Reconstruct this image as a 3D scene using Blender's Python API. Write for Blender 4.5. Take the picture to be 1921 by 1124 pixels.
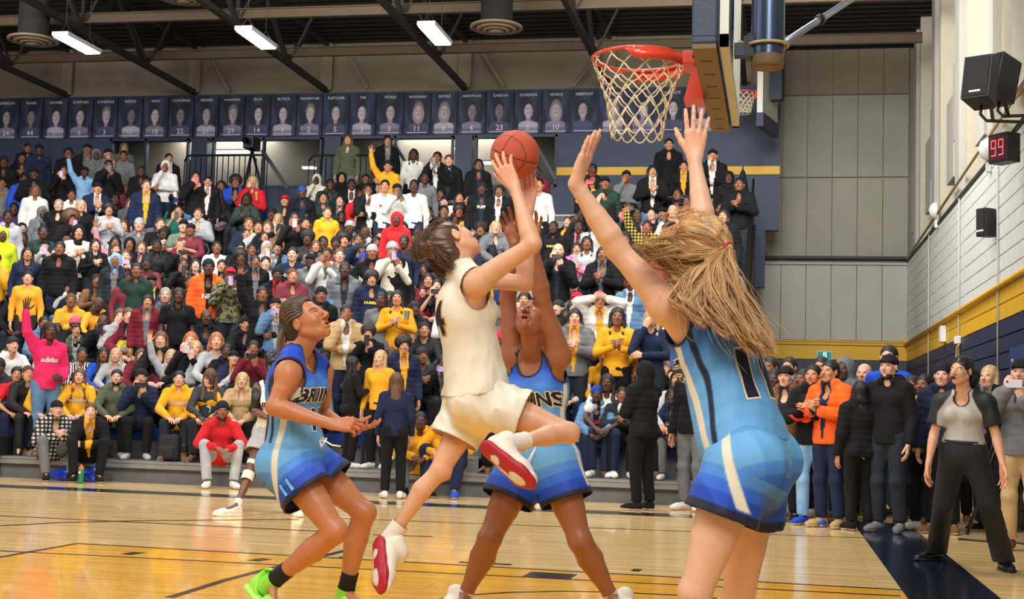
import time as _t
import bpy, bmesh, math, random
import numpy as np
from mathutils import Vector, Matrix
from mathutils.bvhtree import BVHTree
for o in list(bpy.data.objects): bpy.data.objects.remove(o, do_unlink=True)
scene = bpy.context.scene
COL = scene.collection
random.seed(7); rng = np.random.default_rng(7)
PI = math.pi
# ------------------------------------------------------------------ camera
FPX, WPX, HPX = 2540.0, 1921.0, 1124.0
CAM_H = 1.15
_dy = np.array([(1459 - WPX / 2) / FPX, -(785 - HPX / 2) / FPX, -1.0]); _dy /= np.linalg.norm(_dy)
_e = np.array([1.0, -0.0295, 0.0]); _e /= np.linalg.norm(_e)
_up = np.cross(_dy, -_e); _up /= np.linalg.norm(_up)
if _up[1] < 0: _up = -_up
_rx = np.cross(_dy, _up)
RC = np.array([_rx, _dy, _up])          # world-from-camera rotation (rows are world axes in camera space)
CAM = np.array([0.0, 0.0, CAM_H])
cd = bpy.data.cameras.new('camera'); cam = bpy.data.objects.new('camera', cd); COL.objects.link(cam)
cd.sensor_width = 36.0; cd.lens = FPX / WPX * 36.0; cd.clip_start = 0.05; cd.clip_end = 200
m4 = Matrix.Identity(4)
for i in range(3):
    for j in range(3): m4[i][j] = float(RC[i, j])
m4[2][3] = CAM_H
cam.matrix_world = m4
scene.camera = cam
def ray(px, py):
    return RC @ np.array([(px - WPX / 2) / FPX, -(py - HPX / 2) / FPX, -1.0])
def PZ(px, py, z): return CAM + ray(px, py) * z                       # by depth along the view axis
def PY(px, py, Y): r = ray(px, py); return CAM + r * (Y / r[1])       # on the plane y = Y
def PX(px, py, X): r = ray(px, py); return CAM + r * (X / r[0])
def PF(px, py, h=0.0): r = ray(px, py); return CAM + r * ((h - CAM_H) / r[2])
def proj(p):
    c = RC.T @ (np.asarray(p, float) - CAM)
    return (c[0] / -c[2] * FPX + WPX / 2, -c[1] / -c[2] * FPX + HPX / 2, -c[2])
# ------------------------------------------------------------------ light
world = bpy.data.worlds.new('gym_air'); scene.world = world; world.use_nodes = True
world.node_tree.nodes['Background'].inputs[0].default_value = (1.0, 0.97, 0.93, 1)
world.node_tree.nodes['Background'].inputs[1].default_value = 0.19
scene.view_settings.view_transform = 'Standard'; scene.view_settings.look = 'None'
scene.view_settings.exposure = 0.0; scene.view_settings.gamma = 1.0
scene.view_settings.use_curve_mapping = False
def area(name, loc, size, power, target=None, col=(1, 0.97, 0.93), sy=None):
    l = bpy.data.lights.new(name, 'AREA'); l.energy = power; l.size = size; l.color = col
    if sy: l.shape = 'RECTANGLE'; l.size_y = sy
    o = bpy.data.objects.new(name, l); COL.objects.link(o); o.location = loc
    if target is not None:
        o.rotation_euler = (Vector(target) - Vector(loc)).to_track_quat('-Z', 'Y').to_euler()
    return o
# rows of high bay fixtures hang over the court (mostly above the frame)
for ix, X in enumerate((-14, -8, -2)):
    area('court_light', (X, 3.0, 8.3), 1.6, 330, (X + 1, 9, 0.5), sy=5)
    area('court_light', (X, 11.0, 8.3), 1.6, 400, (X, 15, 1.0), sy=5)
    area('stand_light', (X, 18.5, 8.2), 1.6, 265, (X, 24, 3), sy=4)
area('end_fill_light', (0.2, 19.0, 8.2), 1.6, 420, (1.6, 27, 1.5), sy=4)  # added fill for the dim lower back wall, not one of the hanging fixtures
area('end_fill_light', (-.5, 12.0, 8.3), 1.6, 260, (2.6, 17, 2.0), sy=4)  # second added fill, aimed from the left at the right wall
area('court_light', (1.0, -2.0, 7.5), 3.0, 560, (-1.2, 7.5, 1.6), sy=4)
# ------------------------------------------------------------------ helpers
V = lambda *a: np.array(a, float)
def nrm(v): v = np.asarray(v, float); return v / (np.linalg.norm(v) + 1e-12)
def lerp(a, b, t): return np.asarray(a) * (1 - t) + np.asarray(b) * t
def srgb(r, g, b):
    f = lambda c: (c / 255 / 12.92) if c / 255 <= 0.04045 else ((c / 255 + 0.055) / 1.055) ** 2.4
    return (f(r), f(g), f(b), 1.0)
MATS = {}
def mat(name, col=(0.8, 0.8, 0.8, 1), rough=0.6, metal=0.0, emit=None, es=1.0, bump=0.0, bscale=60.0,
        coat=0.0, attr=None, objcol=False, sss=0.0, var=0.0, spec=0.5, vscale=8.0, sheen=0.0):
    if name in MATS: return MATS[name]
    m = bpy.data.materials.new(name); MATS[name] = m; m.use_nodes = True
    nt = m.node_tree; n = nt.nodes; b = n['Principled BSDF']; L = nt.links
    b.inputs['Base Color'].default_value = col; b.inputs['Roughness'].default_value = rough
    b.inputs['Metallic'].default_value = metal; b.inputs['Coat Weight'].default_value = coat
    b.inputs['Specular IOR Level'].default_value = spec
    if sheen: b.inputs['Sheen Weight'].default_value = sheen
    if sss: b.inputs['Subsurface Weight'].default_value = sss; b.inputs['Subsurface Radius'].default_value = (0.02, 0.008, 0.004); b.inputs['Subsurface Scale'].default_value = 0.5
    src = None
    if attr:
        a = n.new('ShaderNodeAttribute'); a.attribute_name = attr; src = a.outputs['Color']
    if objcol:
        oi = n.new('ShaderNodeObjectInfo')
        if src is None: src = oi.outputs['Color']
        else:
            mx = n.new('ShaderNodeMix'); mx.data_type = 'RGBA'; mx.blend_type = 'MULTIPLY'; mx.inputs[0].default_value = 1
            L.new(src, mx.inputs[6]); L.new(oi.outputs['Color'], mx.inputs[7]); src = mx.outputs[2]
    if var:
        tc = n.new('ShaderNodeTexCoord'); nz = n.new('ShaderNodeTexNoise'); nz.inputs['Scale'].default_value = vscale; nz.inputs['Detail'].default_value = 6
        L.new(tc.outputs['Object'], nz.inputs['Vector'])
        mr = n.new('ShaderNodeMapRange'); mr.inputs[1].default_value = 0.3; mr.inputs[2].default_value = 0.7
        mr.inputs[3].default_value = 1 - var; mr.inputs[4].default_value = 1 + var; L.new(nz.outputs[0], mr.inputs[0])
        mx = n.new('ShaderNodeMix'); mx.data_type = 'RGBA'; mx.blend_type = 'MULTIPLY'; mx.inputs[0].default_value = 1
        if src is None: mx.inputs[6].default_value = col
        else: L.new(src, mx.inputs[6])
        L.new(mr.outputs[0], mx.inputs[7]); src = mx.outputs[2]
    if src is not None: L.new(src, b.inputs['Base Color'])
    if emit: b.inputs['Emission Color'].default_value = emit; b.inputs['Emission Strength'].default_value = es
    if bump:
        tc = n.new('ShaderNodeTexCoord'); nz = n.new('ShaderNodeTexNoise'); nz.inputs['Scale'].default_value = bscale; nz.inputs['Detail'].default_value = 4
        L.new(tc.outputs['Object'], nz.inputs['Vector']); bp = n.new('ShaderNodeBump'); bp.inputs['Strength'].default_value = bump; bp.inputs['Distance'].default_value = 0.01
        L.new(nz.outputs[0], bp.inputs['Height']); L.new(bp.outputs[0], b.inputs['Normal'])
    return m
def link(o, parent=None, **kw):
    COL.objects.link(o)
    if parent is not None: o.parent = parent
    for k, v in kw.items(): o[k] = v
    return o
def meshobj(name, verts, faces, m=None, parent=None, smooth=False, **kw):
    me = bpy.data.meshes.new(name); me.from_pydata([tuple(v) for v in verts], [], faces)
    if smooth: me.polygons.foreach_set('use_smooth', [True] * len(me.polygons))
    if m: me.materials.append(m)
    me.update()
    return link(bpy.data.objects.new(name, me), parent, **kw)
def empty(name, loc=(0, 0, 0), **kw):
    o = bpy.data.objects.new(name, None); o.location = loc; o.empty_display_size = 0.1
    return link(o, None, **kw)
class MB:
    """collects boxes, tubes, cones, prisms; build() links them as one mesh"""
    def __init__(s): s.v = []; s.f = []
    def add(s, v, f): k = len(s.v); s.v += [tuple(map(float, q)) for q in v]; s.f += [tuple(i + k for i in q) for q in f]; return s
    def box(s, lo, hi, bev=0.0):
        x0, y0, z0 = lo; x1, y1, z1 = hi
        return s.add([(x0,y0,z0),(x1,y0,z0),(x1,y1,z0),(x0,y1,z0),(x0,y0,z1),(x1,y0,z1),(x1,y1,z1),(x0,y1,z1)],
              [(0,3,2,1),(4,5,6,7),(0,1,5,4),(1,2,6,5),(2,3,7,6),(3,0,4,7)])
    def obox(s, c, ax, ay, az, h):
        c = np.asarray(c); v = []
        for k in (-1, 1):
            for (i, j) in ((-1,-1),(1,-1),(1,1),(-1,1)):
                v.append(c + ax * i * h[0] + ay * j * h[1] + az * k * h[2])
        return s.add(v, [(0,3,2,1),(4,5,6,7),(0,1,5,4),(1,2,6,5),(2,3,7,6),(3,0,4,7)])
    def bar(s, a, b, w, h, up=(0, 0, 1)):
        a = np.asarray(a, float); b = np.asarray(b, float); d = nrm(b - a); r = np.cross(d, up)
        if np.linalg.norm(r) < 1e-3: r = np.cross(d, (1, 0, 0))
        r = nrm(r); u = np.cross(r, d)
        return s.obox((a + b) / 2, r, d, u, (w / 2, np.linalg.norm(b - a) / 2, h / 2))
    def tube(s, pts, rad, n=8, closed=False, cap=True):
        pts = [np.asarray(p, float) for p in pts]; m = len(pts)
        if not hasattr(rad, '__len__'): rad = [rad] * m
        v = []; u = None
        for i, p in enumerate(pts):
            a = pts[(i - 1) % m] if (closed or i > 0) else p; b = pts[(i + 1) % m] if (closed or i < m - 1) else p
            t = nrm(b - a)
            if u is None: u = nrm(np.cross(t, (0.31, 0.52, 0.8)))
            u = nrm(u - t * np.dot(u, t)); w = np.cross(t, u)
            for k in range(n):
                q = 2 * PI * k / n; v.append(p + (u * math.cos(q) + w * math.sin(q)) * rad[i])
        f = []
        for i in range(m if closed else m - 1):
            for k in range(n):
                a = i * n + k; b = i * n + (k + 1) % n; c = ((i + 1) % m) * n + (k + 1) % n; d = ((i + 1) % m) * n + k
                f.append((a, b, c, d))
        if cap and not closed: f.append(tuple(reversed(range(n)))); f.append(tuple((m - 1) * n + k for k in range(n)))
        return s.add(v, f)
    def lathe(s, prof, c=(0, 0, 0), n=24, axis=None):
        c = np.asarray(c, float)
        if axis is None: X, Y, Z = V(1,0,0), V(0,1,0), V(0,0,1)
        else: Z = nrm(axis); X = nrm(np.cross(Z, (0.3, 0.9, 0.2))); Y = np.cross(Z, X)
        v = []; f = []
        for r, z in prof:
            for k in range(n):
                a = 2 * PI * k / n; v.append(c + X * r * math.cos(a) + Y * r * math.sin(a) + Z * z)
        for i in range(len(prof) - 1):
            for k in range(n):
                f.append((i*n+k, i*n+(k+1)%n, (i+1)*n+(k+1)%n, (i+1)*n+k))
        return s.add(v, f)
    def build(s, name, m=None, parent=None, smooth=False, bevel=0.0, **kw):
        o = meshobj(name, s.v, s.f, m, parent, smooth, **kw)
        if bevel:
            b = o.modifiers.new('bevel', 'BEVEL'); b.width = bevel; b.segments = 2; b.limit_method = 'ANGLE'
        return o
# ------------------------------------------------------------------ signed-distance modelling
def smin(a, b, k):
    h = np.clip(0.5 + 0.5 * (b - a) / k, 0, 1); return b * (1 - h) + a * h - k * h * (1 - h)
class Cone:        # tapered capsule, optionally flattened along w by factor s (<1 thinner)
    def __init__(s, a, b, ra, rb=None, k=0.02, neg=False, w=None, sw=1.0, tag=''):
        s.a = np.asarray(a, np.float32); s.b = np.asarray(b, np.float32); s.ra = ra; s.rb = ra if rb is None else rb
        s.k = k; s.neg = neg; s.tag = tag; s.c = (s.a + s.b) / 2
        s.R = float(np.linalg.norm(s.b - s.a) / 2 + max(s.ra, s.rb) * max(1, sw)); s.w = None if w is None else nrm(w).astype(np.float32); s.sw = sw
    def ev(s, P, off=0.0):
        q = P - s.a; ab = s.b - s.a
        if s.w is not None:
            d = q @ s.w; q = q + (d * (1 / s.sw - 1))[..., None] * s.w
            da = ab @ s.w; ab = ab + da * (1 / s.sw - 1) * s.w
        L = float(ab @ ab) + 1e-9; t = np.clip((q @ ab) / L, 0, 1)
        e = q - t[..., None] * ab
        d = np.sqrt((e * e).sum(-1)) - (s.ra + (s.rb - s.ra) * t)
        if s.w is not None and s.sw < 1: d = d * (0.5 + 0.5 * s.sw)
        return d - off
class Ell:
    def __init__(s, c, r, ax=None, k=0.02, neg=False, tag=''):
        s.c = np.asarray(c, np.float32); s.r = np.asarray(r, np.float32)
        s.A = np.eye(3, dtype=np.float32) if ax is None else np.array([nrm(a) for a in ax], np.float32)
        s.k = k; s.neg = neg; s.tag = tag; s.R = float(max(r))
    def ev(s, P, off=0.0):
        q = (P - s.c) @ s.A.T; r = s.r + off
        k0 = np.sqrt(((q / r) ** 2).sum(-1)); k1 = np.sqrt(((q / (r * r)) ** 2).sum(-1)) + 1e-9
        return np.where(k0 < 1e-3, -r.min(), k0 * (k0 - 1) / k1)
class Box:
    def __init__(s, c, h, ax=None, rad=0.01, k=0.01, neg=False, tag=''):
        s.c = np.asarray(c, np.float32); s.h = np.asarray(h, np.float32) - rad; s.rad = rad; s.k = k; s.neg = neg; s.tag = tag
        s.A = np.eye(3, dtype=np.float32) if ax is None else np.array([nrm(a) for a in ax], np.float32); s.R = float(np.linalg.norm(h))
    def ev(s, P, off=0.0):
        q = np.abs((P - s.c) @ s.A.T) - s.h
        return np.sqrt((np.maximum(q, 0) ** 2).sum(-1)) + np.minimum(q.max(-1), 0) - s.rad - off
class Cut:         # removes the half space beyond p along n, only inside ball R
    def __init__(s, p, n, R):
        s.p = np.asarray(p, np.float32); s.n = nrm(n).astype(np.float32); s.R0 = R; s.c = s.p; s.R = R
    def ev(s, P):
        q = P - s.p; return np.maximum(-(q @ s.n), np.sqrt((q * q).sum(-1)) - s.R0)
class Field:
    def __init__(s, prims, off=0.0, cuts=(), post=None):
        s.p = prims; s.off = off; s.cuts = list(cuts); s.post = post
        c = np.array([q.c for q in prims if not q.neg]); r = np.array([q.R for q in prims if not q.neg])[:, None]
        s.lo = (c - r).min(0) - off - 0.03; s.hi = (c + r).max(0) + off + 0.03
    def ev(s, P, blk=None, brad=0.0, cut=True):
        D = np.full(P.shape[:-1], 0.3, np.float32)
        for q in s.p:
            o = s.off if not q.neg else -s.off * 0
            if blk is not None:
                m = ((blk - q.c) ** 2).sum(-1) < (q.R + o + brad + q.k + 0.012) ** 2
                if not m.any(): continue
                Pm = P[m]; Dm = D[m]
            else: m = None; Pm = P; Dm = D
            d = q.ev(Pm, o)
            r = -smin(-Dm, d, q.k) if q.neg else smin(Dm, d, q.k)
            if m is None: D = r
            else: D[m] = r
        if s.post is not None: D = s.post(P, D)
        if cut:
            for q in s.cuts: D = np.maximum(D, -q.ev(P))
        return D
def polygonize(F, h, keep=None, B=8):
    lo = F.lo; hi = F.hi; bs = h * B
    nb = np.ceil((hi - lo) / bs).astype(int)
    g = np.stack(np.meshgrid(*[np.arange(k) for k in nb], indexing='ij'), -1).reshape(-1, 3)
    C = (lo + (g + 0.5) * bs).astype(np.float32)
    if keep is not None:
        kb = keep(C, bs * 0.9); g = g[kb]; C = C[kb]
    D = F.ev(C, C, bs * 0.5, cut=False)
    a = np.abs(D) < bs * 0.87 * 1.35 + 0.012; g = g[a]; C = C[a]
    o = np.stack(np.meshgrid(*[np.arange(B + 1)] * 3, indexing='ij'), -1).reshape(-1, 3)
    Vs = []; Ks = []; S = []
    NN = np.array([nb[0] * B + 3, nb[1] * B + 3, nb[2] * B + 3], np.int64)
    for i0 in range(0, len(g), 3000):
        gg = g[i0:i0 + 3000]; CC = C[i0:i0 + 3000]
        P = (lo + ((gg * B)[:, None] + o[None]) * h).astype(np.float32)
        D = F.ev(P, CC, bs * 0.87).reshape(-1, B + 1, B + 1, B + 1)
        s = D < 0; corners = []; cv = []
        for dx in (0, 1):
            for dy in (0, 1):
                for dz in (0, 1):
                    cv.append(D[:, dx:dx + B, dy:dy + B, dz:dz + B])
        cv = np.stack(cv, -1); ss = cv < 0; n = ss.sum(-1); mix = (n > 0) & (n < 8)
        bi, x, y, z = np.nonzero(mix); v = cv[bi, x, y, z]; sg = ss[bi, x, y, z]
        cell = gg[bi] * B + np.stack([x, y, z], -1)
        acc = np.zeros((len(v), 3)); cnt = np.zeros(len(v))
        cp = np.array([[dx, dy, dz] for dx in (0, 1) for dy in (0, 1) for dz in (0, 1)], float)
        for i in range(8):
            for j in range(i + 1, 8):
                if bin(i ^ j).count('1') != 1: continue
                e = sg[:, i] != sg[:, j]; t = v[:, i] / (v[:, i] - v[:, j] + 1e-12); t = np.where(e, t, 0)
                acc += np.where(e[:, None], cp[i] + (cp[j] - cp[i]) * t[:, None], 0); cnt += e
        Vs.append(lo + (cell + acc / cnt[:, None]) * h); Ks.append(cell.astype(np.int64)); S.append(sg[:, [0, 4, 2, 1]])
    if not Vs: return np.zeros((0, 3)), np.zeros((0, 4), int)
    Vv = np.concatenate(Vs); K = np.concatenate(Ks) + 1; S = np.concatenate(S)
    key = (K[:, 0] * NN[1] + K[:, 1]) * NN[2] + K[:, 2]
    order = np.argsort(key); ks = key[order]; st = [NN[1] * NN[2], NN[2], 1]; Q = []
    def look(k):
        i = np.searchsorted(ks, k); i = np.minimum(i, len(ks) - 1); ok = ks[i] == k; return order[i], ok
    for ax in range(3):
        u = (ax + 1) % 3; w = (ax + 2) % 3
        e = S[:, 0] != S[:, ax + 1]; idx = np.nonzero(e)[0]; k0 = key[idx]
        i1, o1 = look(k0 - st[u]); i2, o2 = look(k0 - st[u] - st[w]); i3, o3 = look(k0 - st[w])
        ok = o1 & o2 & o3; q = np.stack([idx, i1, i2, i3], -1)
        fl = S[idx, 0]; q = np.where(fl[:, None], q, q[:, ::-1]); Q.append(q[ok])
    Q = np.concatenate(Q)
    if keep is not None:
        kv = keep(Vv, 0.0); Q = Q[kv[Q].any(1)]
        us = np.unique(Q); mp = np.zeros(len(Vv), int); mp[us] = np.arange(len(us)); Vv = Vv[us]; Q = mp[Q]
    return Vv, Q
def opened(F, Vv, Q, h):
    """delete the faces that close the cloth at hems, neck and arm holes"""
    if not F.cuts or not len(Vv): return Vv, Q
    D = F.ev(Vv.astype(np.float32), cut=False); inner = D < -0.75 * h
    Q = Q[inner[Q].sum(1) < 3]
    us = np.unique(Q); mp = np.zeros(len(Vv), int); mp[us] = np.arange(len(us))
    return Vv[us], mp[Q]
def quadmesh(name, Vv, Q, m=None, parent=None, cols=None, origin=None, **kw):
    me = bpy.data.meshes.new(name)
    if origin is not None: Vv = Vv - origin
    me.vertices.add(len(Vv)); me.vertices.foreach_set('co', Vv.astype(np.float32).ravel())
    me.loops.add(Q.size); me.loops.foreach_set('vertex_index', Q.astype(np.int32).ravel())
    me.polygons.add(len(Q)); me.polygons.foreach_set('loop_start', np.arange(0, Q.size, Q.shape[1], dtype=np.int32))
    me.polygons.foreach_set('loop_total', np.full(len(Q), Q.shape[1], np.int32))
    me.polygons.foreach_set('use_smooth', np.ones(len(Q), bool))
    if m: me.materials.append(m)
    me.update(calc_edges=True)
    if cols is not None:
        at = me.color_attributes.new('Col', 'FLOAT_COLOR', 'POINT')
        c4 = np.ones((len(Vv), 4), np.float32); c4[:, :3] = cols; at.data.foreach_set('color', c4.ravel())
    o = link(bpy.data.objects.new(name, me), parent, **kw)
    return o
def ramp(t, stops):
    """piecewise colours: stops [(t, (r,g,b))...] linear between"""
    t = np.asarray(t); ts = [s[0] for s in stops]; cs = np.array([s[1][:3] for s in stops])
    return np.stack([np.interp(t, ts, cs[:, i]) for i in range(3)], -1)
def sst(a, b, x): t = np.clip((x - a) / (b - a), 0, 1); return t * t * (3 - 2 * t)
def decal_text(txt, size, m, F_obj, origin, right, up, name='lettering', parent=None, off=0.003, depth=0.4, bold=0.0, step=0.02, sx=1.0, serif=True, outline=None):
    """flat print laid on cloth: the text is sliced fine and cast on the surface"""
    def mk(mm, of, o2, nm):
        cu = bpy.data.curves.new('t', 'FONT'); cu.body = txt; cu.size = size; cu.align_x = 'CENTER'; cu.align_y = 'CENTER'; cu.offset = o2; cu.resolution_u = 3
        to = bpy.data.objects.new('t', cu); COL.objects.link(to)
        bpy.context.view_layer.update()
        me = bpy.data.meshes.new_from_object(to); bpy.data.objects.remove(to)
        bm = bmesh.new(); bm.from_mesh(me)
        if serif:
            pass
        xs = [v.co.x for v in bm.verts]; ys = [v.co.y for v in bm.verts]
        if step:
            for k in np.arange(min(xs), max(xs), step): bmesh.ops.bisect_plane(bm, geom=bm.verts[:] + bm.edges[:] + bm.faces[:], plane_co=(k, 0, 0), plane_no=(1, 0, 0))
            for k in np.arange(min(ys), max(ys), step): bmesh.ops.bisect_plane(bm, geom=bm.verts[:] + bm.edges[:] + bm.faces[:], plane_co=(0, k, 0), plane_no=(0, 1, 0))
        bmesh.ops.triangulate(bm, faces=bm.faces[:])
        R_ = nrm(right); U_ = nrm(up - np.dot(up, R_) * R_); N_ = np.cross(R_, U_)
        bad = []
        for v in bm.verts:
            p = origin + R_ * v.co.x * sx + U_ * v.co.y
            if F_obj is not None:
                hit = F_obj.ray_cast(Vector(p + N_ * depth), Vector(-N_))
                if hit[0] is None: bad.append(v); continue
                p = np.array(hit[0]) + N_ * of
            v.co = Vector(p)
        if bad: bmesh.ops.delete(bm, geom=bad, context='VERTS')
        me2 = bpy.data.meshes.new(nm); bm.to_mesh(me2); bm.free(); me2.materials.append(mm)
        return link(bpy.data.objects.new(nm, me2), parent)
    if outline: mk(outline[0], off * 0.6, bold + outline[1], name + '_edge')
    return mk(m, off, bold, name)
def bvh_of(o):
    me = o.data; n = len(me.vertices); co = np.zeros(n * 3, np.float32); me.vertices.foreach_get('co', co)
    return BVHTree.FromPolygons([tuple(c) for c in co.reshape(-1, 3).tolist()], [tuple(p.vertices) for p in me.polygons])
# ------------------------------------------------------------------ the human figure
def head_prims(C, F, U, s=1.0, mouth=0.0, chub=0.0, ears=True):
    F = nrm(F); U = nrm(U - np.dot(U, F) * F); R = np.cross(F, U); ax = (R, F, U)
    q = lambda x, y, z: C + (R * x + F * y + U * z) * s
    k = 0.018 * s; p = []
    p.append(Ell(q(0, -.020, .032), V(.076, .097, .086) * s, ax, k))
    p.append(Ell(q(0, .028, -.018), V(.061 + chub, .064, .088) * s, ax, k))
    p.append(Ell(q(0, .030, -.072), V(.047 + chub, .050, .038) * s, ax, k))
    for x in (-1, 1): p.append(Cone(q(x * .052, -.005, -.05), q(x * .022, .055, -.09), .018 * s, .016 * s, k))
    p.append(Cone(q(0, .073, -.097), q(0, .066, -.104), .016 * s, .016 * s, .014 * s))
    p.append(Cone(q(-.036, .078, .018), q(.036, .078, .018), .011 * s, .011 * s, .012 * s))
    for x in (-1, 1):
        p.append(Ell(q(x * .036, .061, -.026), V(.022, .022, .024) * s, ax, .02 * s))
        p.append(Ell(q(x * .031, .095, .002), V(.015, .014, .011) * s, ax, .008 * s, neg=True))
        p.append(Cone(q(x * .021, .083, .0095), q(x * .042, .077, .0085), .0062 * s, .0058 * s, .004 * s)); p.append(Cone(q(x * .021, .0815, -.0100), q(x * .041, .076, -.0090), .0058 * s, .0052 * s, .004 * s))
        p.append(Ell(q(x * .013, .101, -.036), V(.0085, .010, .008) * s, ax, .006 * s))
        if ears:
            p.append(Ell(q(x * .078, -.008, -.006), V(.010, .019, .031) * s, (R, nrm(F - U * .25), nrm(U + F * .25)), .006 * s))
            p.append(Ell(q(x * .090, -.004, -.004), V(.007, .010, .017) * s, ax, .004 * s, neg=True))
    p.append(Cone(q(0, .086, .012), q(0, .112, -.028), .0075 * s, .0105 * s, .010 * s))
    p.append(Ell(q(0, .078, -.062), V(.026, .018, .020) * s, ax, .010 * s))
    if mouth:
        p.append(Ell(q(0, .096, -.066 - mouth * .004), V(.017, .020, .004 + mouth * .012) * s, ax, .004 * s, neg=True))
        p.append(Cone(q(-.017, .0865, -.070 - mouth * .016), q(.017, .0865, -.070 - mouth * .016), .0062 * s, .0062 * s, .005 * s))
    else:
        p.append(Cone(q(-.015, .0885, -.0705), q(.015, .0885, -.0705), .0065 * s, .0065 * s, .005 * s))
    p.append(Cone(q(-.016, .0895, -.058), q(.016, .0895, -.058), .0055 * s, .0055 * s, .005 * s))
    return p
def face_cols(P, C, F, U, s=1.0, eyes=False, lip=(0.86, 0.5, 0.5), brow=0.22, makeup=0.0):
    F = nrm(F); U = nrm(U - np.dot(U, F) * F); R = np.cross(F, U)
    q = (P - C) / s; x = q @ R; f = q @ F; u = q @ U; c = np.ones((len(P), 3)); ax_ = np.abs(x)
    def mixc(m, col): c[:] = c * (1 - m[:, None]) + np.array(col) * m[:, None]
    fr = sst(.045, .06, f) * (ax_ < .09)
    blush = np.exp(-((ax_ - .04) / .016) ** 2 - ((u + .03) / .016) ** 2) * fr; mixc(blush * .35, (1.0, .74, .70))
    lipm = (1 - sst(.8, 1.15, np.sqrt((x / .022) ** 2 + ((u + .0645) / .0125) ** 2))) * fr; mixc(lipm, lip)
    ml = (1 - sst(.6, 1.2, np.sqrt((x / .019) ** 2 + ((u + .0645) / .0018) ** 2))) * fr; mixc(ml * .8, (.25, .12, .12))
    bu = .0225 - np.maximum(ax_ - .034, 0) ** 2 * 14; bm = (1 - sst(.7, 1.2, np.abs(u - bu) / .0042)) * (1 - sst(.8, 1.1, np.abs(ax_ - .032) / .0165)) * fr; mixc(bm, (brow, brow * .85, brow * .7))
    if eyes:
        e = np.sqrt(((ax_ - .031) / .0135) ** 2 + ((u - .001) / .0065) ** 2); mixc((1 - sst(.85, 1.2, e)) * fr, (.9, .9, .92))
        e2 = np.sqrt(((ax_ - .031) / .0062) ** 2 + ((u - .001) / .0065) ** 2); mixc((1 - sst(.8, 1.15, e2)) * fr, (.06, .04, .03))
        ll = (1 - sst(.6, 1.2, np.abs(u - .0075 + ((ax_ - .031) / .014) ** 2 * .004) / .002)) * (1 - sst(.9, 1.1, np.abs(ax_ - .031) / .015)) * fr; mixc(ll, (.12, .1, .1))
    no = np.exp(-((ax_ - .010) / .005) ** 2 - ((u + .044) / .004) ** 2) * fr * (f > .085); mixc(no * .7, (.3, .2, .2))
    return c
def hand_prims(w, d, palm, right, s=1.0, curl=(.25,) * 5, spread=1.0, thumb=0.8, k=0.0055):
    d = nrm(d); palm = nrm(palm - np.dot(palm, d) * d); T = np.cross(d, palm) * (1 if right else -1)
    q = lambda x, y, z: w + (T * x + d * y + palm * z) * s; p = []
    if not hasattr(curl, '__len__'): curl = (curl,) * 5
    kn = [(.032, .090, -.002), (.011, .095, -.005), (-.011, .090, -.004), (-.031, .081, 0)]
    for (x, y, z) in kn: p.append(Cone(q(x * .55, .004, 0), q(x, y, z), .0150 * s, .0122 * s, .012 * s))
    p.append(Ell(q(.022, .04, .008), V(.018, .030, .013) * s, (T, d, palm), .01 * s))
    p.append(Ell(q(-.02, .045, .006), V(.015, .034, .011) * s, (T, d, palm), .01 * s))
    ln = [(.044, .025, .021), (.048, .029, .022), (.044, .027, .021), (.034, .021, .019)]; sp = [.13, .02, -.10, -.24]
    for i in range(4):
        a = sp[i] * spread; b = 0.0; pos = q(*kn[i]); rad = (.0098, .0088, .0080, .0068)
        if i == 3: rad = (.0086, .0077, .0070, .0060)
        for j in range(3):
            b += curl[i + 1] * (.8, 1.1, .8)[j]
            dd = (d * math.cos(a) + T * math.sin(a)) * math.cos(b) + palm * math.sin(b)
            e = pos + dd * ln[i][j] * s; p.append(Cone(pos, e, rad[j] * s, rad[j + 1] * s, k * s)); pos = e
    b = thumb; pos = q(.022, .018, .004); dd = nrm(T * math.sin(b) + d * math.cos(b) + palm * .25)
    for j, (l, r0, r1) in enumerate(((.048, .0160, .0125), (.034, .0120, .0105), (.027, .0105, .0078))):
        e = pos + dd * l * s; p.append(Cone(pos, e, r0 * s, r1 * s, .007 * s)); pos = e
        dd = nrm(dd + d * .22 + palm * curl[0] * .7 - T * curl[0] * .35)
    return p
def limb(a, b, prof, s=1.0, k=0.02, off=None, w=None, sw=1.0, fat=1.0):
    """chain of tapered capsules; prof = [(t, radius, bulge offset along off)]"""
    p = []; pts = [(lerp(a, b, t) + (off * o * s if off is not None else 0), r * s * fat) for t, r, o in prof]
    for i, ((q0, r0), (q1, r1)) in enumerate(zip(pts[:-1], pts[1:])): p.append(Cone(q0, q1, r0, r1, (k if i == 0 else .005) * s, w=w, sw=sw))
    return p
def frames(J):
    up = nrm(J['nk'] - (J['hpL'] + J['hpR']) / 2)
    sr = nrm(J['shR'] - J['shL']); cf = nrm(np.cross(up, sr)); cr = np.cross(cf, up)
    hr = nrm(J['hpR'] - J['hpL']); pf = nrm(np.cross(up, hr)); pr = np.cross(pf, up)
    return up, cf, cr, pf, pr
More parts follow.
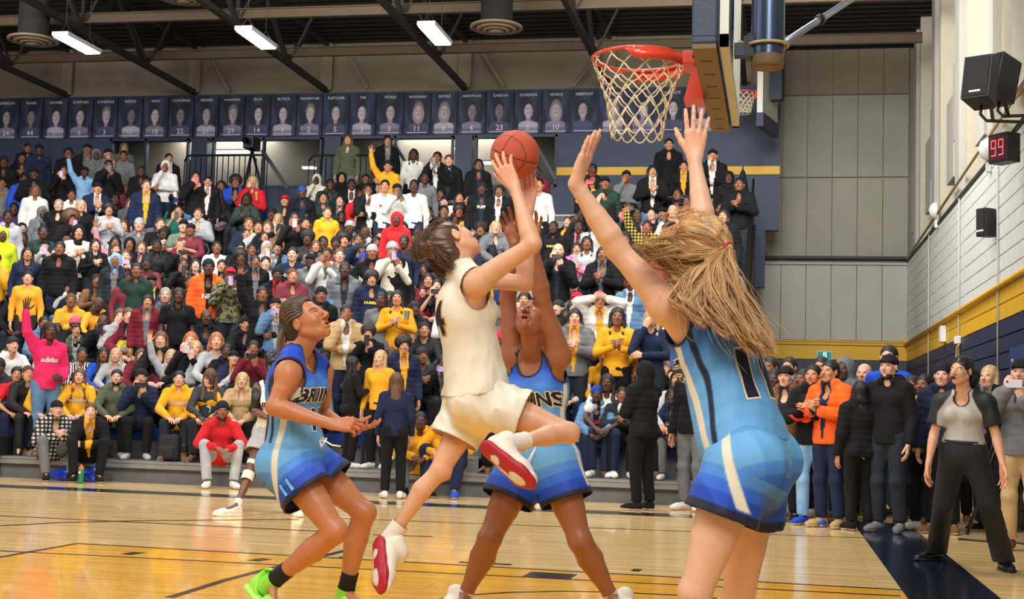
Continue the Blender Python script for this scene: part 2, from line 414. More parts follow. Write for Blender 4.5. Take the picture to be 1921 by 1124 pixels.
def torso_prims(J, s=1.0, fem=True, wide=1.0, bust=1.0):
    up, cf, cr, pf, pr = frames(J); pv = (J['hpL'] + J['hpR']) / 2; nk = J['nk']; p = []
    c = lambda t: lerp(pv, nk, t)
    W = (.150 if fem else .168) * wide; ws = (.125 if fem else .145) * wide
    p.append(Ell(c(.66) - cf * .008 * s, V(W, .108 * wide, .165) * s, (cr, cf, up), .03 * s, tag='chest'))
    p.append(Ell(c(.36), V(ws, .098 * wide, .15) * s, (nrm(cr + pr), nrm(cf + pf), up), .04 * s, tag='belly'))
    p.append(Ell(c(.06), V(.168 * (1 if fem else .95) * wide, .112 * wide, .115) * s, (pr, pf, up), .04 * s, tag='hips'))
    for h in ('hpL', 'hpR'): p.append(Ell(J[h] - pf * .055 * s - up * .01 * s, V(.085, .085, .09) * s * wide, (pr, pf, up), .03 * s, tag='glute'))
    if fem:
        for sg in (-1, 1): p.append(Ell(c(.66) + cr * sg * .065 * s + cf * .075 * s, V(.058, .05, .055) * s * bust, (cr, cf, up), .03 * s, tag='bust'))
    else:
        for sg in (-1, 1): p.append(Ell(c(.72) + cr * sg * .07 * s + cf * .06 * s, V(.08, .045, .06) * s, (cr, cf, up), .03 * s, tag='bust'))
    for h in ('shL', 'shR'):
        p.append(Cone(lerp(nk, J['hd'], .12), lerp(nk, J[h], .85), .050 * s, .045 * s, .03 * s, tag='trap'))
        p.append(Cone(c(.72) + (J[h] - nk) * .35, J[h] * .9 + c(.8) * .1, .075 * s, .056 * s, .03 * s, tag='pec'))
    return p
ARM_U = [(0, .054, 0), (.25, .050, .004), (.5, .045, .004), (.85, .037, 0), (1, .037, 0)]
ARM_F = [(0, .037, 0), (.22, .0415, .003), (.5, .035, 0), (.85, .0255, 0), (1, .0245, 0)]
THIGH = [(0, .088, 0), (.3, .084, .006), (.6, .070, .004), (.88, .054, 0), (1, .051, 0)]
CALF = [(0, .050, .002), (.12, .048, -.006), (.32, .054, -.016), (.6, .041, -.008), (.85, .031, 0), (1, .032, 0)]
def arm_prims(J, S, s=1.0, fat=1.0, off=0.0):
    sh, el, wr = J['sh' + S], J['el' + S], J['wr' + S]
    p = [Ell(lerp(sh, el, .06), V(.058, .058, .058) * s * fat, None, .03 * s)]
    p += limb(sh, el, ARM_U, s, .02, nrm(np.cross(np.cross(el - sh, wr - el), el - sh) + 1e-6), fat=fat)
    p += limb(el, wr, ARM_F, s, .015, nrm(np.cross(np.cross(el - sh, wr - el), wr - el) + 1e-6), fat=fat, w=None)
    return p
def leg_prims(J, S, s=1.0, fat=1.0, lo=1.0):
    hp, kn, an, to = J['hp' + S], J['kn' + S], J['an' + S], J['to' + S]
    fwd = J.get('kf' + S)
    if fwd is None: fwd = nrm((to - an) - nrm(an - kn) * np.dot(to - an, nrm(an - kn)))
    p = limb(hp, kn, THIGH, s, .03, fwd, fat=fat)
    p.append(Ell(kn + fwd * .016 * s, V(.036, .036, .042) * s, None, .02 * s))
    p += limb(kn, an, CALF, s, .02, fwd, fat=fat * lo)
    return p
def foot_prims(an, to, up, s=1.0, off=0.0):
    """bare foot inside the shoe"""
    d = nrm(to - an); heel = an - nrm(d - up * np.dot(d, up)) * .04 * s - up * .05 * s
    return [Cone(an, heel, .03 * s, .03 * s, .02 * s), Cone(heel, to, .03 * s, .025 * s, .02 * s), Cone(an, to, .032 * s, .022 * s, .02 * s)]
def two_res(name, F, spots, hf, hc, m, parent=None, color=None, **kw):
    """one skin: fine cells at head and hands, coarser cells elsewhere"""
    C = np.array([c for c, r in spots], np.float32); R = np.array([r for c, r in spots], np.float32)
    def near(P, pad): return (np.sqrt(((P[:, None] - C[None]) ** 2).sum(-1)) - R[None]).min(1) < pad
    v1, q1 = polygonize(F, hf, keep=lambda P, pad: near(P, pad))
    v2, q2 = polygonize(F, hc, keep=lambda P, pad: ~near(P, -hc * .3 - pad))
    v = np.concatenate([v1, v2]); q = np.concatenate([q1, q2 + len(v1)])
    return quadmesh(name, v, q, m, parent, cols=color(v) if color else None, **kw)
def shoe_field(an, heel, toe, up, s=1.0, high=True):
    d = nrm(toe - heel); up = nrm(up - np.dot(up, d) * d); r = np.cross(d, up); L = np.linalg.norm(toe - heel)
    q = lambda t, x, z: heel + d * t * L + r * x * s + up * z * s
    p = [Cone(q(.10, 0, .045), q(.30, 0, .055), .036 * s, .040 * s, .02 * s), Cone(q(.30, 0, .050), q(.70, 0, .038), .040 * s, .040 * s, .02 * s, w=up, sw=.9),
         Cone(q(.70, 0, .036), q(.90, .0, .032), .042 * s, .032 * s, .02 * s, w=up, sw=.75),
         Cone(q(.14, 0, .07), q(.16, 0, .105 if high else .08), .038 * s, .036 * s, .02 * s)]
    if high: p.append(Cone(q(.16, 0, .10), an * .6 + q(.18, 0, .115) * .4, .036 * s, .040 * s, .02 * s))
    return p, q, (d, r, up)
def shoe(name, parent, an, heel, toe, up, mu, ms, s=1.0, high=True, h=0.006, accent=None, swoosh=None, laces=None):
    up0 = up; p, q, (d, r, up) = shoe_field(an, heel, toe, up, s, high)
    F = Field(p, 0.004, cuts=[Cut(q(.5, 0, .012), -up, .3), Cut(an + nrm(an - q(.2, 0, .05)) * .0, nrm(an - q(.2, 0, .05)), .09)])
    v, f = polygonize(F, h); o = quadmesh(name, v, f, mu, parent)
    ps = [Cone(q(.10, 0, .012), q(.45, 0, .012), .041 * s, .040 * s, .02 * s, w=up, sw=.5), Cone(q(.45, 0, .012), q(.75, 0, .012), .038 * s, .047 * s, .02 * s, w=up, sw=.5),
          Cone(q(.75, 0, .013), q(.93, 0, .018), .047 * s, .034 * s, .02 * s, w=up, sw=.5)]
    Fs = Field(ps, 0.003); v, f = polygonize(Fs, h)
    cols = None
    if accent is not None:
        L = np.linalg.norm(toe - heel); t = ((v - heel) @ d) / L; x = ((v - heel) @ r) / s; z = ((v - heel) @ up) / s
        blob = np.minimum(((t - .78) / .17) ** 2 + (x / .026) ** 2, ((t - .30) / .10) ** 2 + ((x) / .022) ** 2)
        wv = np.minimum(blob, ((t - .54) / .20) ** 2 + ((x + .02) / .010) ** 2)
        m = 1 - sst(.75, 1.05, wv); cols = np.array(accent[0])[None] * (1 - m[:, None]) + np.array(accent[1])[None] * m[:, None]
    quadmesh('sole', v, f, ms, o, cols=cols)
    if laces:
        mb = MB()
        for i in range(5):
            t = .30 + .075 * i; z = .094 - .018 * i * .8
            mb.tube([q(t, -.022, z - .012), q(t + .01, 0, z + .006), q(t, .022, z - .012)], .003, 5)
        mb.build('laces', laces, o)
    return o
def eyes(parent, C, F, U, s, look, iris=(.05, .03, .02)):
    F = nrm(F); U = nrm(U - np.dot(U, F) * F); R = np.cross(F, U)
    me = mat('eyeball', attr='Col', rough=.15)
    for x in (-1, 1):
        c = C + (R * x * .031 + F * .0775 + U * .001) * s; m = MB(); m.lathe([(math.sin(t) * .0118 * s, math.cos(t) * .0118 * s) for t in np.linspace(0.02, PI - .02, 13)], (0, 0, 0), 16)
        v = np.array(m.v); o = meshobj('eye', v + c, m.f, me, parent, True); dd = nrm(look); ang = np.arccos(np.clip((v / np.linalg.norm(v, axis=1)[:, None]) @ dd, -1, 1))
        col = np.where((ang < .22)[:, None], (.01, .01, .01), np.where((ang < .52)[:, None], iris, (.85, .83, .82)))
        at = o.data.color_attributes.new('Col', 'FLOAT_COLOR', 'POINT'); c4 = np.ones((len(v), 4), np.float32); c4[:, :3] = col; at.data.foreach_set('color', c4.ravel())
def solve(a, px, py, L, far=False):
    """the point seen at pixel (px, py) that lies L from joint a"""
    r = ray(px, py); r = r / np.linalg.norm(r); oc = a - CAM; b = np.dot(oc, r); c = np.dot(oc, oc) - L * L; D = b * b - c
    t = b if D < 0 else (b + math.sqrt(D) if far else b - math.sqrt(D))
    return CAM + r * t
def folds(axis, amp, freq, seed=0, side=None):
    """soft cloth creases that run along axis"""
    r = np.random.default_rng(seed); ph = r.uniform(0, 6.28, 8); ax = nrm(axis); u = nrm(np.cross(ax, (.3, .9, .17))); w = np.cross(ax, u)
    def post(P, D):
        a = P @ ax.astype(np.float32); x = P @ u.astype(np.float32); y = P @ w.astype(np.float32)
        n = np.sin(freq * (x * 1.1 + .35 * a) + 2.0 * np.sin(5 * a + ph[0]) + ph[1]) + np.sin(freq * (y * 1.0 - .3 * a) + 1.7 * np.sin(6 * a + 3 * x + ph[2]) + ph[3]) + .6 * np.sin(freq * 1.9 * (x + y) + 2.5 * np.sin(8 * a + ph[4]) + ph[5])
        m = .6 + .4 * np.sin(4 * a + 3 * x + ph[6])
        return D - amp * m * (1 - np.abs(n) * .7)
    return post
# ------------------------------------------------------------------ the gym
XR, YB, YW = 2.72, 30.0, 28.5            # right wall, back wall, painted partition above the stands
XL = -20.5
ST = dict(kind='structure')
# floor ------------------------------------------------------------
fm = mat('maple_floor', rough=.16, coat=.25, spec=.5); nt = fm.node_tree; N = nt.nodes; LK = nt.links; pb = N['Principled BSDF']
tc = N.new('ShaderNodeTexCoord'); mp = N.new('ShaderNodeMapping'); LK.new(tc.outputs['Object'], mp.inputs[0])
br = N.new('ShaderNodeTexBrick'); br.inputs['Scale'].default_value = 1.0; br.inputs['Mortar Size'].default_value = .0012; br.inputs['Brick Width'].default_value = 1.1; br.inputs['Row Height'].default_value = .058
br.inputs['Color1'].default_value = srgb(236, 194, 124); br.inputs['Color2'].default_value = srgb(250, 218, 156); br.inputs['Mortar'].default_value = srgb(150, 104, 56); br.offset = .37; br.inputs['Bias'].default_value = 0.0
LK.new(mp.outputs[0], br.inputs['Vector'])
mp2 = N.new('ShaderNodeMapping'); mp2.inputs['Scale'].default_value = (1.2, 26, 1); LK.new(tc.outputs['Object'], mp2.inputs[0])
nz = N.new('ShaderNodeTexNoise'); nz.inputs['Scale'].default_value = 1.3; nz.inputs['Detail'].default_value = 8; LK.new(mp2.outputs[0], nz.inputs['Vector'])
mr = N.new('ShaderNodeMapRange'); mr.inputs[1].default_value = .3; mr.inputs[2].default_value = .7; mr.inputs[3].default_value = .80; mr.inputs[4].default_value = 1.12; LK.new(nz.outputs[0], mr.inputs[0])
mx = N.new('ShaderNodeMix'); mx.data_type = 'RGBA'; mx.blend_type = 'MULTIPLY'; mx.inputs[0].default_value = 1; LK.new(br.outputs[0], mx.inputs[6]); LK.new(mr.outputs[0], mx.inputs[7])
oi = N.new('ShaderNodeObjectInfo'); mx3 = N.new('ShaderNodeMix'); mx3.data_type = 'RGBA'; mx3.blend_type = 'MULTIPLY'; mx3.inputs[0].default_value = 1; LK.new(mx.outputs[2], mx3.inputs[6]); LK.new(oi.outputs['Color'], mx3.inputs[7])
LK.new(mx3.outputs[2], pb.inputs['Base Color'])
mr2 = N.new('ShaderNodeMapRange'); mr2.inputs[3].default_value = .10; mr2.inputs[4].default_value = .24; LK.new(nz.outputs[0], mr2.inputs[0]); LK.new(mr2.outputs[0], pb.inputs['Roughness'])
bp = N.new('ShaderNodeBump'); bp.inputs['Strength'].default_value = .10; bp.inputs['Distance'].default_value = .002; LK.new(br.outputs[1], bp.inputs['Height']); LK.new(bp.outputs[0], pb.inputs['Normal'])
floor = MB().box((XL, -6, -.1), (XR + .3, YB + 6, 0)).build('floor', fm, **ST); floor.color = (1, 1, 1, 1)
def poly(name, pts, z, m, **kw):
    n = len(pts); v = [(p[0], p[1], 0) for p in pts] + [(p[0], p[1], z) for p in pts]
    f = [tuple(range(n, 2 * n)), tuple(reversed(range(n)))] + [(i, (i + 1) % n, n + (i + 1) % n, n + i) for i in range(n)]
    return meshobj(name, v, f, m, None, False, **kw)
navyf = mat('navy_floor_paint', srgb(26, 34, 52), rough=.14, coat=.3); blackf = mat('black_floor_line', srgb(34, 30, 30), rough=.2)
BX0, BX1 = .85, 1.47
YS = float(PF(800, 950)[1]); 
key = poly('trim_key_area', [(-5.42, 4.0), (BX0, 4.0), (BX0, PF(1400, 1092)[1]), (-5.42, PF(195, 1023)[1])], .0015, fm, **ST); key.color = (1.10, .84, .18, 1)
poly('trim_baseline', [(BX0, -6), (BX1, -6), (BX1, YS + .55), (BX0, YS + .55)], .002, navyf, **ST)
poly('trim_sideline', [(XL, YS), (BX0, YS), (BX0, YS + .5), (XL, YS + .5)], .002, navyf, **ST)
def fline(p, q, w=.05, m=blackf, z=.003, n='court_line'):
    p = np.array(p[:2]); q = np.array(q[:2]); d = nrm(q - p); s = np.array([-d[1], d[0]]) * w / 2
    return poly('trim_' + n, [p + s, q + s, q - s, p - s], z, m, **ST)
YK = float((PF(195, 1023)[1] + PF(1400, 1092)[1]) / 2)
fline((-5.42, PF(195, 1023)[1]), (BX0, PF(1400, 1092)[1])); fline((-5.42, 4), (-5.42, PF(195, 1023)[1]))
y2 = PF(560, 1056)[1]; fline(PF(0, 1034), PF(1690, 1119), .04)
fline(PF(0, 968), PF(640, 999), .04); fline(PF(640, 973), PF(1630, 1010), .03); fline(PF(700, 1004), PF(812, 1007), .04)
arc = [PF(0, 987), PF(110, 981), PF(233, 978), PF(400, 976), PF(560, 975)]
for a, b in zip(arc[:-1], arc[1:]): fline(a, b, .05)
def farc(c, r, a0, a1, w=.05, n=18, m=blackf):
    th = np.linspace(math.radians(a0), math.radians(a1), n); o = [(c[0] + (r + w / 2) * math.cos(t), c[1] + (r + w / 2) * math.sin(t)) for t in th]; i = [(c[0] + (r - w / 2) * math.cos(t), c[1] + (r - w / 2) * math.sin(t)) for t in reversed(th)]
    return poly('trim_court_arc', o + i, .003, m, **ST)
p1, p2 = PF(318, 1122), PF(520, 1064); fline(p1, lerp(p1, p2, .5) + V(-.03, .05, 0), .06); fline(lerp(p1, p2, .5) + V(-.03, .05, 0), p2, .06); fline(p2, PF(680, 1026), .06)
ap = [PF(820, 1126), PF(880, 1117), PF(960, 1112), PF(1060, 1110), PF(1160, 1112), PF(1260, 1117), PF(1345, 1123)]
for a, b in zip(ap[:-1], ap[1:]): fline(a, b, .04)
for (x0, y0, x1, y1, w) in ((236, 1041, 262, 1037, .10), (474, 1053, 500, 1049, .10), (640, 1045, 665, 1048, .07), (988, 1078, 1076, 1083, .30), (862, 1055, 960, 1060, .06), (1186, 1070, 1202, 1071, .12)):
    fline(PF(x0, y0), PF(x1, y1), w, z=.0035, n='court_mark')
# materials --------------------------------------------------------
beige = mat('beige_panel', srgb(134, 124, 106), rough=.8, bump=.1, bscale=40, var=.04, vscale=2); greyp = mat('pale_grey_paint', srgb(178, 176, 168), rough=.75, bump=.08, bscale=50, var=.03, vscale=2)
yel = mat('yellow_paint', srgb(214, 168, 34), rough=.55, bump=.1, bscale=40, var=.05, vscale=3); navy = mat('navy_paint', srgb(34, 44, 72), rough=.5, bump=.1, bscale=40, var=.06, vscale=3)
navy2 = mat('slate_blue_paint', srgb(46, 58, 82), rough=.6, var=.05, vscale=3); dark = mat('dark_steel', srgb(44, 40, 36), rough=.6, var=.1, vscale=4); deckm = mat('dark_roof_deck', srgb(34, 32, 30), rough=.8, var=.1, vscale=3)
brown = mat('brown_steel', srgb(92, 76, 54), rough=.6, var=.08, vscale=3); blackm = mat('black_metal', srgb(20, 20, 22), rough=.45, metal=.3); conduit = mat('painted_conduit', srgb(186, 166, 110), rough=.5)
whitebr = mat('white_block_paint', srgb(206, 208, 204), rough=.6, bump=.25, bscale=70, var=.05, vscale=4); grout = mat('block_joint', srgb(120, 122, 118), rough=.9)
# back wall right of the stands --------------------------------------
wb = MB().box((XL, YB + .05, 0), (XR + .6, YB + .2, 9.6)).build('wall_back', beige, **ST)
def pan(x0, x1, z0, z1, m, y=YB, t=.06, parent=wb, name='wall_panel'): return MB().box((x0, y - .0, z0), (x1, y + t, z1)).build(name, m, parent)
zs = [PY(1600, 640, YB)[2], PY(1600, 676, YB)[2], PY(1600, 492, YB)[2], PY(1600, 333, YB)[2], PY(1600, 178, YB)[2]]
xs = list(np.arange(-.5, XR + .0, .535))
pan(-.9, XR, 0, zs[1], navy); pan(-.9, XR, zs[1] + .01, zs[0], yel); MB().box((-.9, YB - .05, zs[0] - .09), (XR, YB, zs[0] - .05)).build('trim_rail', yel, **ST); MB().box((-.9, YB - .03, zs[0] - .03), (XR, YB, zs[0])).build('trim_rail', yel, **ST)
for x in xs:
    pan(x, min(x + .52, XR), zs[0] + .01, zs[2] - .06, greyp)
    pan(x, min(x + .52, XR), zs[2] + .12, zs[3] - .015, mat('grey_panel', srgb(158, 154, 142), rough=.8, bump=.1, bscale=40, var=.04, vscale=2)); pan(x, min(x + .52, XR), zs[3] + .015, zs[4] - .015, mat('grey_panel')); pan(x, min(x + .52, XR), zs[4] + .015, 9.5, beige)
MB().box((-.9, YB - .06, zs[2] - .06), (XR, YB, zs[2] - .01)).build('trim_ledge', greyp, **ST); MB().box((-.9, YB - .10, zs[2] + .06), (XR, YB, zs[2] + .12)).build('trim_ledge', dark, **ST)
MB().box((-.65, YB - .12, PY(1410, 490, YB)[2]), (-.38, YB, PY(1410, 425, YB)[2])).build('trim_post', greyp, **ST)
# right wall: painted blocks --------------------------------------------
ztop = zs[2]; wr = MB().box((XR + .01, -6, 0), (XR + .25, YB, ztop)).build('wall_right', grout, **ST)
bh, bl = .203, .406; rows = int(ztop / bh) + 1; me_cache = {}
def blockmesh(L, H, m, key):
    if key in me_cache: return me_cache[key]
    b = .006; mb = MB(); x0 = -.035; mb.add([(0, b, b), (0, L - b, b), (0, L - b, H - b), (0, b, H - b), (.05, 0, 0), (.05, L, 0), (.05, L, H), (.05, 0, H)], [(3, 2, 1, 0), (0, 1, 5, 4), (1, 2, 6, 5), (2, 3, 7, 6), (3, 0, 4, 7)])
    me = bpy.data.meshes.new('block'); me.from_pydata(mb.v, [], mb.f); me.materials.append(m); me_cache[key] = me; return me
rest = {}
cnt = 0
for r in range(rows):
    z = r * bh; H = min(bh, ztop - z) - .006
    if H < .03: continue
    m, mk = (navy, 'n') if z + bh / 2 < zs[1] else ((yel, 'y') if z + bh / 2 < zs[0] else (whitebr, 'w'))
    Y = 13.4 - (bl / 2 if r % 2 else 0)
    while Y < YB - .02:
        L = min(bl, YB - Y) - .006
        if z > 1.2 and Y < 20.6 and Y > 14.2 and cnt < 299:
            o = bpy.data.objects.new('block', blockmesh(L, H, m, (mk, round(L, 3), round(H, 3)))); link(o, wr); o.location = (XR - .035, Y, z); cnt += 1
        else:
            rest.setdefault(mk, MB()).obox((XR - .0075, Y + L / 2, z + H / 2), V(1, 0, 0), V(0, 1, 0), V(0, 0, 1), (.0275, L / 2 - .002, H / 2 - .002))
        Y += bl
for k, m in (('n', navy), ('y', yel), ('w', whitebr)):
    if k in rest: rest[k].build('far_blocks', m, wr, kind='stuff')
MB().box((XR - .06, 12, ztop), (XR + .3, YB, ztop + .05)).build('trim_sill', dark, **ST)
wu = MB().box((XR + .45, -6, ztop), (XR + .6, YB, 9.8)).build('wall_upper_right', greyp, **ST)
for i, Y in enumerate((28.6, 25.2, 21.8, 18.4, 15.2)):
    pil = MB().box((XR + .0, Y, ztop + .05), (XR + .45, Y + .5, 9.7)).build('trim_pilaster', greyp, **ST)
    MB().add([(XR + .02, Y + .52, 7.0), (XR + .45, Y + .52, 7.9), (XR + .45, Y + .52, 6.0), (XR + .02, Y + .52, 5.7), (XR + .02, Y + .9, 7.0), (XR + .45, Y + .9, 7.9), (XR + .45, Y + .9, 6.0), (XR + .02, Y + .9, 5.7)],
             [(0, 3, 2, 1), (4, 5, 6, 7), (0, 1, 5, 4), (1, 2, 6, 5), (2, 3, 7, 6), (3, 0, 4, 7)]).build('trim_haunch', mat('cream_paint', srgb(186, 180, 160), rough=.7, var=.04), **ST)
    MB().box((XR + .06, Y + 1.2, 5.2), (XR + .45, Y + 2.1, 6.6)).build('trim_duct_cover', greyp, **ST)
    MB().box((XR + .0, Y - .9, ztop + .05), (XR + .03 + .4, Y - .75, 9.7)).build('trim_mullion', mat('cream_paint'), **ST)
MB().tube([(XR - .06, 12, 4.75), (XR - .06, 16.5, 4.95), (XR - .06, YB - .2, 4.62)], .022, 8).build('trim_conduit', conduit, smooth=True, **ST)
MB().tube([(XR - .08, 12, zs[0] + .02 - .0), (XR - .08, YB - .1, zs[0] - .06)], .03, 8).build('trim_pipe', yel, smooth=True, **ST)
for Y in (14.9, 17.6, 21.3, 25.5): MB().tube([(XR - .06, Y, 1.6), (XR - .06, Y, ztop)], .012, 6).build('trim_riser', greyp, smooth=True, **ST)
# painted partition, windows and banner wall ------------------------------
zb0, zb1 = PY(800, 255, YW)[2], PY(800, 172, YW)[2]; XE = PY(1463, 300, YW)[0]; XWn = PY(1045, 300, YW)[0]; zbot = PY(1463, 432, YW)[2]
ws0, ws1 = PY(1250, 328, YW)[2], PY(1250, 313, YW)[2]
wp = MB().box((XWn, YW, zbot - 1.2), (XE - .28, YW + .25, zb1)).box((XE - .28, YW, zbot), (XE, YW + .25, zb1)).build('wall_partition', navy2, **ST)
MB().box((XWn, YW - .012, ws0), (XE + .004, YW + .0, ws1)).build('trim_stripe', yel, **ST)
MB().box((XE - .0, YW - .01, zbot + 2.2), (XE + .01, YW + .25, zb1)).build('trim_edge', dark, **ST)
XG = PY(205, 290, YW)[0]
MB().box((XL, YW, 4.0), (XG, YW + .25, zb0 + .1)).build('wall_partition_left', navy2, **ST); zz = PY(110, 330, YW)[2]; MB().box((XL, YW - .012, zz - .1), (XG, YW, zz + .1)).build('trim_stripe', yel, **ST)
MB().box((XL, YW + .02, zb0 - .03), (XE, YW + .28, zb1 + .02)).build('wall_banner_band', navy, **ST)
zsill = PY(620, 352, YW)[2]; MB().box((XG, YW, 3.8), (XWn, YW + .25, zsill)).build('wall_partition_sill', navy2, **ST)
MB().box((XL, YW + .1, zb1 + .02), (XE + .0, YW + .25, 9.6)).build('wall_upper_back', beige, **ST)
for px in (375, 625, 870): X = PY(px, 300, YW)[0]; MB().box((X - .19, YW - .08, zsill), (X + .19, YW + .2, zb0)).build('trim_pillar', navy, **ST)
gl = mat('window_glass', (.6, .65, .7, 1), rough=.05, spec=.4); gl.node_tree.nodes['Principled BSDF'].inputs['Transmission Weight'].default_value = 1.0; gl.node_tree.nodes['Principled BSDF'].inputs['IOR'].default_value = 1.02
edges = [205, 353, 397, 603, 645, 850, 890, 1045]
for i in range(0, 8, 2):
    a, b = PY(edges[i], 300, YW)[0], PY(edges[i + 1], 300, YW)[0]; fr = MB(); w = .05; mid = (a + b) / 2 - .1
    for x in (a, b - w, mid): fr.box((x, YW - .02, zsill), (x + w, YW + .1, zb0))
    fr.box((a, YW - .02, zsill), (b, YW + .1, zsill + .05)); fr.box((a, YW - .02, zb0 - .05), (b, YW + .1, zb0))
    wo = fr.build('window_%d' % (i // 2 + 1), navy, **ST)
    for (u, v_) in ((a + w, mid), (mid + w, b - w)): MB().box((u, YW + .05, zsill + .05), (v_, YW + .06, zb0 - .05)).build('pane', gl, wo)
roomm = mat('office_wall', srgb(170, 168, 160), rough=.9)
MB().box((XG, YW + 4.8, 3.5), (XWn, YW + 4.9, 9)).box((XG, YW + .3, 3.4), (XWn, YW + 4.9, 3.5)).build('wall_room_behind', roomm, **ST)
MB().box((XG, YW + .3, zb0 + .5), (XWn, YW + 4.9, zb0 + .6)).build('ceiling_room_behind', roomm, **ST)
lampm = mat('lamp_glow', (1, 1, 1, 1), emit=(.93, .97, 1, 1), es=7)
lampm2 = mat('tube_glow', (1, 1, 1, 1), emit=(.93, .97, 1, 1), es=4); MATS['tube_glow'] = lampm2
SLN = ['upper one in the first bay beyond the railing', 'lower long one behind the left railing', 'small one behind the camera tripod', 'short one at the right of the first railing', 'upper one behind the second railing', 'lower one behind the second railing', 'low one left of the standing white sweater', 'long one left of the basketball', 'small one near the second phone holder', 'lower one left of the basketball', 'tilted one right of the basketball', 'tiny one above the tripod', 'short one beside the third pillar']
for k, (px, py, w) in enumerate(((435, 285, .9), (430, 313, 1.0), (495, 332, .5), (580, 315, .3), (688, 282, .55), (688, 309, .55), (755, 330, .4), (905, 280, .7), (800, 306, .35), (900, 306, .6), (1028, 312, .25), (497, 274, .12), (860, 279, .2))):
    Y = YW + 1.2 + (k % 3) * 1.0; p = PY(px, py, Y); o = empty('strip_light', p, label='glowing strip light behind the upper windows, ' + SLN[k], category='light', group='strip lights behind the upper windows')
    a = MB().box((-w / 2, -.08, -.02), (w / 2, .08, .02)).build('diffuser', lampm2, o); b = MB().box((-w / 2 - .01, -.09, .022), (w / 2 + .01, .09, .05)).build('housing', roomm, o)
for x in (-13, -7.5): area('room_light', (x, YW + 2.2, zb0 + .35), 2.5, 420, (x, YW + 2.2, 4), sy=2.5)
# roof -----------------------------------------------------------------
ZD = 9.25
dk = MB().box((XL, -6, ZD + .1), (XR + .6, YB + .3, ZD + .2)).build('ceiling', deckm, **ST)
mb = MB()
for Y in np.arange(14.0, YB, .3): mb.box((XL, Y, ZD + .02), (XR + .5, Y + .13, ZD + .1))
mb.build('deck_ribs', deckm, dk, kind='stuff')
zc = PY(872, 165, YW)[2]
def xof(px, py): return PY(px, py, YW)[0]
TX = [xof(-115, 185), xof(125, 178), xof(365, 172), xof(612, 168), xof(872, 165)]; dx = (TX[4] - TX[1]) / 3; TX.append(TX[4] + dx); TX.append(TX[4] + 2 * dx - .3)
TL = ['at the left edge', 'second from the left edge of the photo', 'third from the left, beside the second lamp', 'ending above the fourteenth banner from the left', 'ending left of the ball, above the leaping player', 'ending behind the hoop net', 'ending at the right of the backboard']
for ti, X in enumerate(TX):
    t = empty('roof_truss', (X, 22, zc), label='dark steel roof truss ' + TL[ti], category='truss', group='roof trusses above the stands')
    bc = MB().bar((0, -9, 0), (0, YW - 22 + .05, 0), .11, .11).build('bottom_chord', dark, t); MB().bar((0, -9, ZD - zc - .02), (0, YW - 22 + .05, ZD - zc - .02), .10, .10).build('top_chord', dark, t)
    zz_ = [(-9 + i * 1.3) for i in range(12)]
    for i in range(len(zz_) - 1):
        if zz_[i + 1] > YW - 22: break
        if i % 3 == 2: MB().bar((0, zz_[i], 0), (0, zz_[i], ZD - zc), .07, .07, up=(1, 0, 0)).build('web_post', dark, t)
        MB().bar((0, zz_[i], 0 if i % 2 == 0 else ZD - zc), (0, zz_[i + 1], ZD - zc if i % 2 == 0 else 0), .085, .085).build('web_bar', dark, t)
    MB().bar((0, YW - 22 - .03, -.0), (0, YW - 22 - .03, ZD - zc), .28, .06, up=(0, 1, 0)).build('wall_stub', beige, t)
for (py0, py1, Y, z_) in ((40, 3, 23.4, None), (112, 80, 26.2, None)):
    z_ = PY(600, (22 if py0 == 40 else 97), Y)[2]
    b = empty('cross_beam', (-8, Y, z_), label='long brown steel beam crossing the trusses, %s' % ('lower and nearer the far wall' if py0 == 112 else 'higher and nearer the court'), category='beam')
    MB().box((-12, -.05, .075), (10.6, .05, .095)).box((-12, -.012, -.075), (10.6, .012, .075)).box((-12, -.05, -.095), (10.6, .05, -.075)).build('web', brown, b)
    for X in TX:
        for sg in (-1, 1):
            MB().bar((X + 8 + sg * .05, .0, -.1), (X + 8 + sg * .55, .0, .95), .05, .05).build('brace', dark, b)
# braces on the wall above the banners
for (x0, y0, x1, y1) in ((655, 105, 690, 165), (900, 88, 945, 163), (395, 105, 430, 172), (1120, 110, 1075, 163)):
    p, q = PY(x0, y0, YW - .1), PY(x1, y1, YW - .1); MB().bar(p, q, .06, .06, up=(0, 1, 0)).build('trim_brace', beige, **ST)
# high bay lights -------------------------------------------------------
housing = mat('lamp_housing', srgb(190, 190, 190), rough=.4, metal=.4)
for k, (px, py) in enumerate(((145, 84), (481, 74), (816, 66))):
    p = PY(px, py, 21.0); o = empty('high_bay_light', p, label='glowing rectangular high bay light hanging from the roof, %s' % ('nearest the left edge', 'second from the left', 'nearest the round vent by the hoop')[k], category='light')
    MB().box((-.13, -.55, -.02), (.13, .55, .0)).build('diffuser', lampm, o)
    MB().box((-.15, -.58, .0), (.15, .58, .07)).build('housing', housing, o)
    for sy in (-.4, .4): MB().tube([(-.12, sy, .07), (0, sy, .26), (.12, sy, .07)], .006, 5).build('hanger', dark, o); MB().tube([(0, sy, .26), (0, sy, ZD - p[2])], .004, 5).build('wire', dark, o)
    l = bpy.data.lights.new('lamp', 'AREA'); l.shape = 'RECTANGLE'; l.size = .26; l.size_y = 1.1; l.energy = 90; l.color = (.95, .98, 1); lo = bpy.data.objects.new('lamp', l); COL.objects.link(lo); lo.parent = o; lo.location = (0, 0, -.03)
tan = mat('tan_metal', srgb(120, 104, 82), rough=.5, var=.05)
